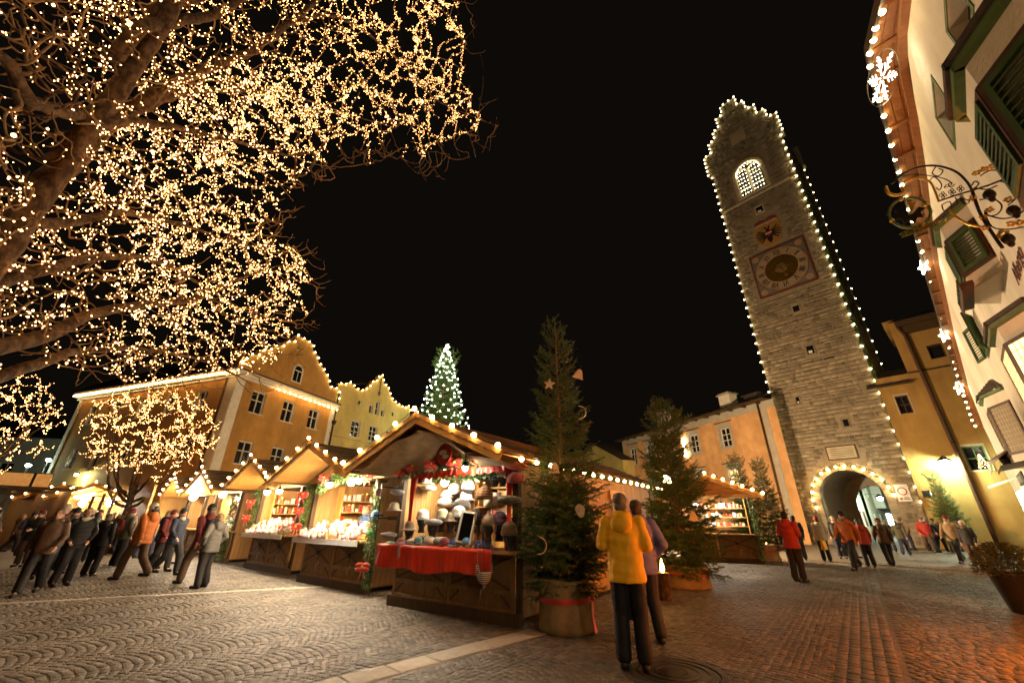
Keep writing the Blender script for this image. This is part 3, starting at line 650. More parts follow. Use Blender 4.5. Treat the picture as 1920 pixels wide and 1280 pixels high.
    chain('tower_lights', 'second, fainter bulb line on the rear right edge of the tower', [w(p) for p in along([Vector((TW+.06,TD,41.4)),Vector((TW+.06,TD,12.5))], 1.12)], .052, EM['tower'], 'bulb chains outlining the tower', 0, .015, n=6, mm=4)
    Ag = [Vector((ACX-2.35,-.2,.6)),Vector((ACX-2.35,-.2,2.6))] + [Vector((ACX+2.45*cos(a)*1.0,-.2,ASP-.1+2.42*sin(a))) for a in np.linspace(pi,.0,19)]
    chain('gate_lights', 'warm bulbs on a fir garland round the tower gateway', [w(p) for p in along(Ag[1:], .56)], .085, EM['bulb'], None, 0, .02, n=6, mm=4)
    for nm,lab,pp,rr in (('fir_garland','fir garland framing the tower gateway',Ag,.13),('fir_garland','green garland strip down the front right edge of the tower',[Vector((TW+.12,-.08,1.0)),Vector((TW+.12,-.08,14)),Vector((TW+.12,-.08,32))],.10)):
        g = garland([w(p) for p in pp], rr, 90, .16); tag(link('fir_garland', g, MT['needle2']), lab, 'garland')
    q = w((5.1-.12,.9,4.75)); 
    l = thing('gate_lamp', 'bright lamp hanging in the mouth of the tower gateway', 'lamp', q); ob('stem', MB().tube([(0,0,.1),(0,0,.55)],.02,5), MT['black'], l); ob('globe', MB().ball((0,0,0),.17,12,8), EM['lamp'], l, smooth=True)
def garland(pts, r, per_m, nl):
    """needle sleeve round a path: thin triangles pointing out and forward"""
    V = []; path = [Vector(p) for p in pts]
    for a,b in zip(path,path[1:]):
        L = (b-a).length; d = (b-a).normalized(); u = d.orthogonal().normalized(); v = d.cross(u)
        for i in range(max(3,int(L*per_m))):
            p = a.lerp(b, RNG.random()); an = RNG.uniform(0,2*pi); o = u*cos(an)+v*sin(an); rr = r*RNG.uniform(.1,.75)
            s = p+o*rr; e = s + (o*RNG.uniform(.5,1)+d*RNG.uniform(-.9,.9)+Vector((0,0,RNG.uniform(-.4,.3)))).normalized()*nl*RNG.uniform(.6,1.2)
            w_ = (e-s).cross(Vector((RNG.uniform(-1,1),RNG.uniform(-1,1),RNG.uniform(-1,1)))).normalized()*nl*.14
            V.append((s-w_, s+w_, e))
    V = np.array([[tuple(q) for q in t_] for t_ in V]).reshape(-1,3)
    return npmesh('fir_garland', V, np.arange(len(V)).reshape(-1,3))
def clock(t):
    cx, cz, h = 3.67, 23.4, 2.24
    b = ob('clock_face', MB().box(cx-h,cx+h,-.12,.0,cz-h,cz+h), mat('clock blue grey ground', (.20,.175,.16), (.13,.11,.10), 2, .9), t)
    fr = MB(); w = .13
    fr.box(cx-h-.03,cx+h+.03,-.16,-.0,cz+h,cz+h+w); fr.box(cx-h-.03,cx+h+.03,-.16,0,cz-h-w,cz-h); fr.box(cx-h-w,cx-h,-.16,0,cz-h-w,cz+h+w); fr.box(cx+h,cx+h+w,-.16,0,cz-h-w,cz+h+w); ob('clock_border', fr, mat('clock red brown border', (.16,.045,.025), None, 4, .8), b)
    R = Matrix.Translation((cx,0,cz)) @ Matrix.Rotation(pi/2,4,'X')
    disc = lambda r0,r1,y,m,nm: ob(nm, MB(R).lathe([(max(r0,.004),y-.012),(max(r0,.004),y),(r1,y),(r1,y-.012)],n=48), m, b)
    disc(1.38,2.14,.145,mat('clock cream ring', (.40,.29,.18), (.29,.20,.12), 3, .85),'hour_ring'); disc(2.14,2.2,.155,MT['gilt'],'hour_ring_edge')
    disc(0,1.38,.14,mat('clock red disc', (.33,.062,.028), (.22,.040,.018), 3, .85),'centre_disc'); disc(0,.48,.155,mat('clock green centre', (.17,.15,.09), None, 4, .85),'centre_boss')
    ink = mat('black painted numerals', (.02,.016,.014), None, 5, .7)
    for k in range(8):
        a = k*pi/4+.2; p = [(cx+.1*cos(a-.9),cz+.1*sin(a-.9)),(cx+.55*cos(a),cz+.55*sin(a)),(cx+.1*cos(a+.9),cz+.1*sin(a+.9))]
        ob('sun_ray', MB().prism(p,-.185,-.157), MT['gilt'], b)
    # roman numerals, tops outward
    def strokes(s):
        out = []; x = 0
        for ch in s:
            if ch == 'I': out.append([(x+.06,0),(x+.06,.5)]); x += .13
            elif ch == 'V': out += [[(x,.5),(x+.13,0)],[(x+.26,.5),(x+.13,0)]]; x += .31
            else: out += [[(x,.5),(x+.26,0)],[(x+.26,.5),(x,0)]]; x += .31
        return out, x
    for k,s in enumerate(['XII','I','II','III','IIII','V','VI','VII','VIII','IX','X','XI']):
        st, w = strokes(s); a = pi/2 - k*pi/6; ux, uz = cos(a), sin(a); tx, tz = sin(a), -cos(a); n = MB()
        for p,q in st:
            A = [(cx+ux*(1.5+zz)+tx*(xx-w/2), cz+uz*(1.5+zz)+tz*(xx-w/2)) for xx,zz in (p,q)]
            n.bar((A[0][0],-.155,A[0][1]),(A[1][0],-.155,A[1][1]),.055 if p[0] != q[0] else .07,.02,(0,1,0))
        ob('numeral', n, ink, b)
    for L,w,a,m in ((1.15,.05,pi/2+.35,MT['gilt']),(1.05,.10,-pi/2+.30,MT['gilt']),(.9,.03,.12,MT['gilt']),(.9,.03,pi+.12,MT['gilt'])):
        h_ = MB(); h_.bar((cx,-.2,cz),(cx+L*cos(a),-.2,cz+L*sin(a)),w,.02,(0,1,0)); h_.ball((cx+L*.8*cos(a),-.2,cz+L*.8*sin(a)),(w*1.8,.02,w*1.8),8,4); ob('clock_hand', h_, m, b)
    for sx in (-1,1):
        for sz in (-1,1):
            o = ob('corner_roundel', MB(Matrix.Translation((cx+sx*1.86,0,cz+sz*1.86)) @ Matrix.Rotation(pi/2,4,'X')).lathe([(.30,.118),(.30,.135),(.02,.14)],n=16), mat('roundel cream', (.42,.27,.16), None, 5, .85), b)
    # painted shield with eagle above
    sx, sz = 3.55, 27.5
    sh = [(sx-1.2,sz-.1),(sx-.95,sz-.85),(sx-.3,sz-1.35),(sx+.25,sz-1.4),(sx+.85,sz-1.0),(sx+1.15,sz-.1),(sx+1.15,sz+1.15),(sx+.2,sz+1.35),(sx-.6,sz+1.25),(sx-1.2,sz+.95)]
    s_ = ob('painted_shield', MB().prism(sh,-.10,0), mat('shield ochre', (.44,.25,.06), (.33,.17,.04), 3, .85), t)
    eg = []
    bod = [(sx-.2,sz-.75),(sx+.02,sz-1.1),(sx+.22,sz-.75),(sx+.3,sz+.2),(sx+.12,sz+.5),(sx+.3,sz+.95),(sx+.1,sz+.85),(sx,sz+.6),(sx-.1,sz+.85),(sx-.32,sz+.95),(sx-.12,sz+.5),(sx-.3,sz+.2)]
    ob('eagle_body', MB().prism(bod,-.125,-.102), ink, s_)
    for q in (-1,1):
        for k in range(6):
            a = .75-k*.34; p0 = (sx+q*.2,sz+.15-.06*k); e = (sx+q*(.25+.85*cos(a)), sz+.15+.95*sin(a)-.1)
            ob('eagle_feather', MB().bar((p0[0],-.115,p0[1]),(e[0],-.115,e[1]),.12,.022,(0,1,0)), ink, s_)
    bs = ob('breast_shield', MB().prism([(sx-.3,sz-.05),(sx,sz-.3),(sx+.3,sz-.05),(sx+.3,sz+.25),(sx-.3,sz+.25)],-.15,-.127), MT['red'], s_); ob('white_bar', MB().box(sx-.3,sx+.3,-.16,-.151,sz+.03,sz+.13), MT['sign'], bs)
    for q in (-1,1): ob('ermine_cap', MB().ball((sx+q*.5,-.05,sz+1.55),(.55,.05,.38),12,6), mat('shield cap red', (.27,.06,.04), None, 4, .85), s_)
    ob('ermine_trim', MB().box(sx-1.0,sx+1.0,-.115,-.06,sz+1.22,sz+1.42), MT['dressed'], s_)
    # no-entry plate
    T = MB().box(6.05,6.75,-.14,-.09,2.85,3.95); pl = ob('traffic_plate', T, MT['sign'], t); Rr = Matrix.Translation((6.4,0,3.5)) @ Matrix.Rotation(pi/2,4,'X')
    ob('red_ring', MB(Rr).lathe([(.20,.141),(.20,.148),(.26,.148),(.26,.141)],n=24), MT['red'], pl); ob('white_disc', MB(Rr).lathe([(.195,.1485),(.195,.151),(.01,.151)],n=24), MT['sign'], pl); ob('red_panel', MB().box(6.15,6.3,-.147,-.141,2.95,3.1), MT['red'], pl); ob('text_line', MB().box(6.35,6.68,-.146,-.141,2.98,3.03).box(6.35,6.6,-.146,-.141,3.07,3.11), MT['black'], pl)
tower()
def text(name, s, size, T, m, parent=None, ext=.01, font=None, shear=0.0):
    c = bpy.data.curves.new(name,'FONT'); c.body = s; c.size = size; c.extrude = ext; c.shear = shear; c.resolution_u = 3
    tmp = bpy.data.objects.new(name, c); COL.objects.link(tmp); bpy.context.view_layer.update()
    me = bpy.data.meshes.new_from_object(tmp.evaluated_get(bpy.context.evaluated_depsgraph_get())); bpy.data.objects.remove(tmp)
    me.transform(T @ Matrix.Rotation(pi/2,4,'X')); me.materials.clear()
    return link(name, me, m, parent)

# ---------------------------------------------------------------- ochre house right of the tower
CF = frame(27.35,28.50,138)
def ochre_house():
    t = thing('ochre_house', 'tall ochre house with a long brown downpipe right of the tower', 'house', T=CF)
    ops = [(.68,8.58,.70,1.3),(2.84,4.55,.98,1.5),(4.9,4.55,.98,1.5),(4.9,8.6,.9,1.3)]
    facade('lower_wall', t, I4, 9.0, 11.35, ops, MT['ochre'])
    window(t, I4, *ops[0], 2,2, frame=MT['brown'], rev=MT['dressed'], sill=False, surround=.06, smat=MT['dressed'])
    w2 = window(t, I4, *ops[1], 2,2, frame=MT['gtrim'], rev=MT['dressed'], surround=.06, smat=MT['dressed'], label='window with a small lit Christmas tree behind the glass')
    for o in ops[2:]: window(t, I4, *o, 2,2, frame=MT['gtrim'], rev=MT['dressed'])
    tr = MB(); 
    for i in range(46):
        k = i/46; a = i*2.4; r = .02+.24*(1-k); tr.octa((3.48+r*cos(a), .16, 4.68+.85*k), .022)
    ob('tree_lights', tr, EM['fairy'], w2, kind='stuff')
    facade('upper_wall', t, I4, 9.0, 15.0, [(3.32,12.03,.78,1.0)], MT['ochre'], x0=1.88, z0=11.35); window(t, I4, 3.32,12.03,.78,1.0,1,1, frame=MT['brown'], rev=MT['woodd'], sill=False)
    ob('string_course', MB().box(1.86,9,-.07,0,11.30,11.42), MT['woodd'], t)
    ob('side_wall', MB().quad((1.88,0,11.3),(1.88,5,11.3),(1.88,5,15.4),(1.88,0,15.4)), MT['ochre'], t)
    ob('parapet', MB().box(1.6,2.25,-.06,5,15.0,15.5), MT['ochre'], t)
    ob('eave', MB().box(2.3,9,-.75,.1,14.72,14.98).box(2.26,9,-.85,-.75,14.85,15.05), MT['woodd'], t); ob('eave_box', MB().box(2.6,9,-.45,0,14.2,14.7), MT['woodd'], t)  # boxed dark timber below the eave
    ob('roof', MB().quad((1.9,-.8,15.06),(9,-.8,15.06),(9,4,17.0),(1.9,4,17.0)), MT['tile'], t)
    lr = ob('low_roof', MB().quad((-.6,-.45,10.62),(1.87,-.45,10.62),(1.87,3.2,12.6),(-.6,3.2,12.6)), MT['tile'], t)
    for i in range(6): ob('roof_tile_course', MB().box(-.6,1.86,-.47+i*.35,-.1+i*.35,10.63+i*.19,10.70+i*.19), MT['tile'], lr)
    pipe(t, [(2.35,-.45,14.8),(2.55,-.2,14.1),(2.6,-.18,2.0),(2.6,-.18,.1)], .115, MT['brown'])
    ob('pipe_band', MB().lathe([(.13,0),(.13,.12)],(2.6,-.18,11.3),10).lathe([(.13,0),(.13,.12)],(2.6,-.18,6.3),10), MT['iron'], t)
    q = CF @ Vector((1.87,-.75,5.05)); wall_lantern('white glowing street lantern on the ochre wall beside the tower', q, (CF.to_3x3() @ Vector((0,.75,0))), s=1.25)
    f = thing('floodlight', 'small black floodlight box low on the ochre wall by the tower', 'floodlight', CF @ Vector((.42,-.25,3.25)), radians(90-138)); ob('housing', MB().box(-.2,.2,-.12,.12,-.2,.2), MT['black'], f); ob('arm', MB().box(-.03,.03,.12,.27,-.03,.03), MT['black'], f); ob('front_glass', MB().box(.201,.21,-.08,.08,-.14,.14), EM['shop'], f)
ochre_house()

# ---------------------------------------------------------------- street seen through the gateway
def back_street():
    T1 = TF @ Matrix.Translation((-1.2,9.0,0)) @ Matrix.Rotation(pi/2,4,'Z')
    a = thing('green_house', 'pale green house with dark red shutters seen through the gateway', 'house', T=T1)
    ops = [(2+3.2*i,z,1.1,1.6) for i in range(5) for z in (1.1,4.6,8.0)]
    facade('wall', a, I4, 17.5, 11, ops, mat('pale green plaster',(.36,.40,.30),None,1,.9))
    for o in ops:
        window(a, I4, *o, 2,2)
        for sx in (o[0]-.62,o[0]+1.16): ob('shutter', MB().box(sx,sx+.56,-.06,0,o[1],o[1]+1.6), mat('dark red shutter',(.11,.02,.015),None,4,.6) if 'dr' not in _cache else _cache['dr'], a)
    T2 = TF @ Matrix.Translation((-1.0,27.0,0)) @ Matrix.Rotation(pi/2,4,'Z')
    b = thing('white_house', 'white house with an oriel lit by a cold lantern beyond the gateway', 'house', T=T2)
    ops = [(1.6+3.0*i,z,1.1,1.5) for i in range(6) for z in (1.1,4.4,7.6)]
    facade('wall', b, I4, 20, 11, ops, MT['white'])
    for o in ops: window(b, I4, *o, 2,3)
    ob('oriel', MB().prism([(4.6,3.2),(7.4,3.2),(7.4,9),(4.6,9)],-1.0,0), MT['trim'], b); ob('oriel_band', MB().box(4.55,7.45,-1.06,0,5.9,6.1), MT['grey'], b)
    ob('shop_window', MB().box(9,12,-.05,0,.6,2.6), EM['shop'], b)
    q = TF @ Vector((1.0,24,4.0)); wall_lantern('cold white lantern hanging in the street behind the gateway', q, (TF.to_3x3() @ Vector((-1.8,0,0))), s=1.5)
_cache['dr'] = mat('dark red shutter',(.11,.02,.015),None,4,.6)
back_street()

# ---------------------------------------------------------------- the inn on the right
HF = Matrix.Translation(hs(34,1.75)) @ Matrix.Rotation(radians(90-(HA+180)),4,'Z')
def louver(parent, T, x, z, w, h, n, m=None, name='shutter', openlow=False):
    m = m or MT['gshut']; f = .07; b = MB(T); b.box(x,x+f,-.05,0,z,z+h); b.box(x+w-f,x+w,-.05,0,z,z+h); b.box(x+f,x+w-f,-.05,0,z,z+f); b.box(x+f,x+w-f,-.05,0,z+h-f,z+h)
    s = ob(name, b, m, parent)
    for k in range(n):
        zz = z+f+(h-2*f)*(k+.5)/n; d = (h-2*f)/n*.62
        ob('slat', MB(T).add([(x+f,-.045,zz-d/2),(x+w-f,-.045,zz-d/2),(x+w-f,-.008,zz+d/2),(x+f,-.008,zz+d/2),(x+f,-.055,zz-d/2+.006),(x+w-f,-.055,zz-d/2+.006),(x+w-f,-.018,zz+d/2+.008),(x+f,-.018,zz+d/2+.008)],[(0,1,2,3),(4,7,6,5),(0,4,5,1),(3,2,6,7),(0,3,7,4),(1,5,6,2)]), m, s)
    return s
def bay(parent, sc_, sf, z0, z1, p, style, hood=.16, near=None, roof=False):
    """canted bay: near side, front, far side; x = 34 - s on the wall frame"""
    q = near or p
    A = Vector((34-sc_+q,0)); B = Vector((34-sc_,-p)); C_ = Vector((34-sf,-p)); D = Vector((34-sf-p,0)); pts = [D,C_,B,A]     # left to right seen from the street
    body = MB(HF)
    for a,b in zip(pts,pts[1:]): body.quad((a.x,a.y,z0-.3),(b.x,b.y,z0-.3),(b.x,b.y,z1+.32),(a.x,a.y,z1+.32))
    body.add([(v.x,v.y,z0-.3) for v in pts],[(0,1,2,3)]); body.add([(v.x,v.y,z1+.32) for v in pts],[(3,2,1,0)])
    o = ob('bay', body, MT['white'], parent)
    for a,b in zip(pts,pts[1:]):
        d = b-a; L = d.length; ang = atan2(d.y,d.x); T = HF @ Matrix.Translation((a.x,a.y,0)) @ Matrix.Rotation(ang,4,'Z'); f = .07
        fr = MB(T); fr.box(.0,L,-.035,-.002,z1-f,z1); fr.box(0,L,-.035,-.002,z0,z0+f); fr.box(0,f,-.035,-.002,z0+f,z1-f); fr.box(L-f,L,-.035,-.002,z0+f,z1-f); ob('bay_frame', fr, MT['brown'], o)
        if style == 'shutter': louver(o, T @ Matrix.Translation((0,-.012,0)), f+.01,z0+f+.01,L-2*f-.02,z1-z0-2*f-.02, 9)
        else:
            lit = EM['room'] if style == 'lit' else MT['leaded']
            ob('leaded_pane', MB(T).box(f,L-f,-.02,-.01,z0+f,z1-f), lit, o)
            le = MB(T); nx = max(2,int((L-2*f)/.13)); nz = max(3,int((z1-z0)/.16))
            for i in range(1,nx): x = f+(L-2*f)*i/nx; le.box(x-.006,x+.006,-.027,-.021,z0+f,z1-f)
            for k in range(1,nz): zz = z0+f+(z1-z0-2*f)*k/nz; le.box(f,L-f,-.03,-.0275,zz-.006,zz+.006)
            ob('leading', le, MT['dressed'], o)
        h = MB(T); h.box(-.03,L+.03,-.09,0,z1+.32,z1+.32+hood*.5); ob('green_hood', h, MT['gtrim'], o)
        if not roof: ob('hood_shingle', MB(T).box(-.05,L+.05,-.13,0,z1+.32+hood*.5+.002,z1+.32+hood), MT['tile'], o)
    if roof:
        apex = ((B.x+C_.x)/2, 0, z1+1.05)
        for a,b in zip(pts,pts[1:]):
            n = 6; d = (b-a).normalized(); ox = Vector((d.y,-d.x))*.12
            for k in range(n):
                t0,t1 = k/n,(k+1)/n+.03; lo = lambda v,t: Vector((v.x+ox.x,v.y+ox.y,z1+.41)).lerp(Vector(apex),t)
                A0,B0,A1,B1 = lo(a,t0),lo(b,t0),lo(a,min(t1,1)),lo(b,min(t1,1)); up = Vector((ox.x*.25,ox.y*.25,.03))
                ob('shingle_row', MB(HF).add([A0+up,B0+up,B1,A1,A0,B0],[(0,1,2,3),(0,4,5,1)]), MT['tile'], o)
    return o
MT['leaded'] = glass('leaded glass', (.30,.26,.18), .25, .5)
def inn():
    t = thing('white_inn', 'white inn with green shuttered bays and deep wooden eaves at the right', 'house')
    ops = [(34-6.75,7.12,.92,.72),(34-9.55,7.9,1.05,.74)]
    facade('wall', t, HF, 31.5, 9.9, ops, MT['white'], x0=0)
    for o in ops:
        x,z,w,h = o; wo = window(t, HF, x,z,w,h,1,1, frame=MT['brown'], rev=MT['white'], depth=.24, sill=False)
        s = .075; q = MB(HF); q.box(x-s,x,-.012,.0,z-s,z+h+s); q.box(x+w,x+w+s,-.012,0,z-s,z+h+s); q.box(x,x+w,-.012,0,z+h,z+h+s); q.box(x,x+w,-.012,0,z-s,z); ob('green_surround', q, MT['gtrim'], wo)
    ob('end_wall', MB(HF).quad((0,0,0),(0,6,0),(0,6,9.5),(0,0,9.5)), MT['white'], t)
    bay(t, 5.35,6.15,4.55,5.62,.42,'shutter',near=.75); bay(t, 11.75,12.6,6.2,7.15,.42,'shutter',near=.62)
    bay(t, 11.55,12.75,3.0,4.62,.40,'lit',near=.9); bay(t, 20.1,21.4,3.45,4.95,.42,'leaded',near=1.0,roof=True)
    # flower shelf with green triangles under the upper bay
    sh = ob('flower_shelf', MB(HF).box(34-12.7,34-11.2,-.62,-.42,5.82,5.90).box(34-12.7,34-11.2,-.62,-.60,5.70,5.82), MT['woodd'], t)
    for k in range(6): ob('green_tooth', MB(HF).prism([(34-12.6+k*.24,5.98),(34-12.4+k*.24,5.98),(34-12.5+k*.24,5.84)],-.63,-.60), MT['gshut'], sh)
    # flat window with open shutters further on
    louver(t, HF @ Matrix.Translation((0,-.03,0)), 34-18.5,6.2,.9,1.1,12)
    louver(t, HF @ Matrix.Translation((34-17.6,-.04,0)) @ Matrix.Rotation(-.35,4,'Z'), 0,6.2,.55,1.1,12); louver(t, HF @ Matrix.Translation((34-19.15,-.22,0)) @ Matrix.Rotation(.30,4,'Z'), 0,6.2,.55,1.1,12); louver(t, HF @ Matrix.Translation((0,-.03,0)), 34-24.0,4.0,.6,1.5,12)
    # painted name on the wall
    text('painted_lettering', 'Albergo', .40, HF @ Matrix.Translation((34-10.75,-.012,5.38)), mat('dark red lettering',(.10,.022,.012),None,5,.8), t, .004, shear=.25)
    # eaves: boards between battens
    ev = [(1663,-40,6.2),(1650,10,7.0),(1628,100,8.35),(1638,155,9.45),(1664,243,10.9),(1690,345,13.3),(1710,412,15.6),(1732,500,19.2),(1770,628,25.6),(1798,727,31.5),(1828,799,34.0)]
    E = [hp(x,y,D) for x,y,D in ev]; E[0] = E[1] + (E[1]-E[2])*.9
    Wt = []
    for e in E:
        s = e.dot(HD); Wt.append(hs(s, 1.75, e.z+.03))
    k = 0
    for i in range(len(E)-1):
        L = (E[i+1]-E[i]).length; n = max(1, int(round(L/1.05)))
        for j in range(n):
            a,b = E[i].lerp(E[i+1],j/n),E[i].lerp(E[i+1],(j+1)/n); c,d = Wt[i].lerp(Wt[i+1],j/n),Wt[i].lerp(Wt[i+1],(j+1)/n)
            for q in range(3):
                f0,f1 = q/3+.01,(q+1)/3-.01; dn = Vector((0,0,-.0-.004*(q % 2)))
                P = [a.lerp(c,f0)+dn,b.lerp(d,f0)+dn,b.lerp(d,f1)+dn,a.lerp(c,f1)+dn]; U = Vector((0,0,.03))
                ob('soffit_board', MB().add(P+[p+U for p in P],[(0,1,2,3),(7,6,5,4),(0,4,5,1),(2,6,7,3),(1,5,6,2),(3,7,4,0)]), MT['soffit'], t)
            ob('soffit_batten', MB().bar(a+Vector((0,0,-.03)),c+Vector((0,0,-.03)),.12,.05), MT['soffit'], t); k += 1
        ob('wall_plate', MB().bar(Wt[i]+Vector((0,0,-.05))-HN*.06,Wt[i+1]+Vector((0,0,-.05))-HN*.06,.13,.12), MT['soffit'], t); ob('fascia', MB().bar(E[i]+Vector((0,0,.06)),E[i+1]+Vector((0,0,.06)),.05,.2), MT['woodd'], t)
    ob('eave_end_board', MB().bar(E[-1]+Vector((0,0,.03)),Wt[-1]+Vector((0,0,.03)),.06,.16), MT['woodd'], t)
    r = MB()
    for i in range(len(E)-1): r.quad(E[i]+Vector((0,0,.17)),E[i+1]+Vector((0,0,.17)),Wt[i+1]+HN*3+Vector((0,0,1.9)),Wt[i]+HN*3+Vector((0,0,1.9)))
    ob('roof', r, MT['tile'], t)
    px = [(1652,20),(1640,50),(1636,73),(1629,98),(1630,122),(1638,155),(1648,185),(1656,215),(1664,243),(1670,270),(1677,296),(1684,320),(1690,345),(1697,368),(1703,390),(1710,412),(1720,450),(1727,470),(1742,525),(1747,543),(1752,560),(1757,577),(1762,594),(1766,608),(1778,650),(1781,663),(1785,676),(1789,689),(1793,702),(1796,716),(1806,740),(1810,752),(1814,763),(1818,775),(1822,786),(1828,797)]
    def Dof(y):
        for (x0,y0,d0),(x1,y1,d1) in zip(ev[1:],ev[2:]):
            if y0 <= y <= y1: return d0+(d1-d0)*(y-y0)/(y1-y0)
        return ev[-1][2] if y > 700 else ev[1][2]
    chain('eave_lights', 'pale round bulbs strung along the wooden eave of the white inn', [hp(x,y,Dof(y)-.05)+Vector((0,0,-.02)) for x,y in px], .047, EM['tower'], None, 0, .012, n=8, mm=6)
    for lab,(x,y),r in (('largest glowing star ornament on the inn eave, next to the upper bay',(1732,500),.26),('glowing star ornament half way along the inn eave',(1770,628),.30),('glowing star ornament at the far end of the inn eave',(1798,727),.33)):
        c = hp(x,y,Dof(y)-.1); star_light(c,r,lab)
    snowflake(hp(1654,147,8.6))
    # lower storey: awnings, doorway, lantern
    ob('ground_floor_door', MB(HF).box(4.2,5.6,-.03,0,.1,2.4), EM['shop'], t); ob('door_frame', MB(HF).box(4.05,4.2,-.06,0,0,2.55).box(5.6,5.75,-.06,0,0,2.55).box(4.05,5.75,-.06,0,2.55,2.7), MT['trim'], t)
    door_lights()
def star_light(c, r, lab):
    n = 10; P = [Vector((0,0,0))]*0
    dirx = HD*1.0; 
    for i in range(n): a = pi/2+2*pi*i/n; rr = r if i % 2 == 0 else r*.42; P.append(Vector((-.7*cos(a)*rr, .7*cos(a)*rr*-1*-1*0 + 0, sin(a)*rr)))
    ax = (HN*-1+HD*-.6).normalized(); sd = Vector((0,0,1)).cross(ax).normalized()
    Q = []
    for i in range(n): a = pi/2+2*pi*i/n; rr = r if i % 2 == 0 else r*.42; Q.append(sd*cos(a)*rr+Vector((0,0,1))*sin(a)*rr)
    t = thing('star_light', lab, 'star light', c, group='star lights on the inn eave'); ob('tube_outline', MB().tube(Q+Q[:1], .028, 6), EM['star'], t); ob('hook', MB().tube([(0,0,r),(0,0,r+.2)],.008,4), MT['black'], t)
def snowflake(c):
    t = thing('snowflake_light', 'large glowing snowflake ornament hanging at the inn eave', 'snowflake light', c)
    ax = (HN*-.9+HD*-.5).normalized(); sd = Vector((0,0,1)).cross(ax).normalized(); U = Vector((0,0,1)); b = MB(); R = .44
    for k in range(6):
        a = k*pi/3+.2; d = sd*cos(a)+U*sin(a); e = sd*-sin(a)+U*cos(a); b.tube([d*.05,d*R],.009,5)
        for f,l in ((.35,.2),(.6,.17),(.82,.1)):
            for s in (-1,1): b.tube([d*R*f, d*R*(f+l*.9)+e*s*l*R],.008,4)
    ob('light_arms', b, EM['flake'], t); sp = MB()
    for k in range(36):
        a = (k % 6)*pi/3+.2; r = R*(.18+.16*(k//6)); sp.octa(sd*cos(a)*r+U*sin(a)*r,.014)
    ob('lamps', sp, EM['star'], t, kind='stuff'); ob('ring', MB().tube([sd*cos(a)*(R+.04)+U*sin(a)*(R+.04) for a in np.linspace(0,2*pi,33)],.008,4), MT['metal'], t)
def door_lights():
    pts = []
    for i in range(40): pts.append(HF @ Vector((4.0+RNG.uniform(-.1,.1), -.15, .3+i*.06)))
    for i in range(30): pts.append(HF @ Vector((4.0+i*.06,-.15,2.72+RNG.uniform(-.08,.08))))
    chain('doorway_lights', 'garland of tiny white bulbs around the lit shop doorway at far right', pts, .03, EM['star'], None, 0, .006, n=6, mm=4)
    a = thing('shop_awning', 'white fabric awning with fringe folded out from the inn above the doorway', 'awning'); T = HF
    ob('canopy', MB(T).add([(12.0,-.1,3.9),(13.6,-.1,3.9),(13.6,-.95,3.35),(12.0,-.95,3.35),(12.0,-.1,3.86),(13.6,-.1,3.86),(13.6,-.95,3.31),(12.0,-.95,3.31)],[(0,1,2,3),(7,6,5,4),(0,4,5,1),(2,6,7,3),(1,5,6,2),(3,7,4,0)]), MT['sign'], a)
    for k in range(12): ob('fringe_strip', MB(T).box(12.0+k*.134,12.0+k*.134+.1,-.96,-.945,3.05+.05*(k % 2),3.35), MT['sign'], a)
    b = thing('green_awning', 'small pale green canopy over the lit shop door', 'awning'); ob('canopy', MB(T).add([(3.6,-.05,3.35),(6.2,-.05,3.35),(6.2,-1.0,3.0),(3.6,-1.0,3.0),(3.6,-1.0,2.85),(6.2,-1.0,2.85)],[(0,1,2,3),(3,2,5,4)]), mat('pale green canvas',(.42,.58,.44),None,4,.8), b)
    l = thing('glass_lantern', 'unlit iron and glass lantern hanging on the inn wall above the doorway', 'lantern', hs(21.5,1.25,3.3)); ob('cage', MB().lathe([(.05,.32),(.16,.2),(.16,.19),(.10,-.12),(.02,-.13)],n=6), MT['iron'], l); ob('arm', MB().tube([(0,0,.3),HN*.25+Vector((0,0,.45)),HN*.5+Vector((0,0,.4))],.015,5), MT['iron'], l)
    s = thing('bar_sign', 'dark sign board with white lettering over the inn entrance', 'sign', T=HF @ Matrix.Translation((13.7,-.5,2.55))); ob('board', MB().box(0,2.0,-.03,0,0,.3), MT['black'], s); text('lettering','CAFFE BAR',.24,Matrix.Translation((.15,-.032,.06)),MT['sign'],s,.002)
    ob('hood', MB().add([(-.2,-.35,.45),(2.2,-.35,.45),(2.2,.45,.62),(-.2,.45,.62),(-.2,-.35,.36),(2.2,-.35,.36)],[(0,1,2,3),(0,4,5,1)]), MT['woodd'], s)
inn()

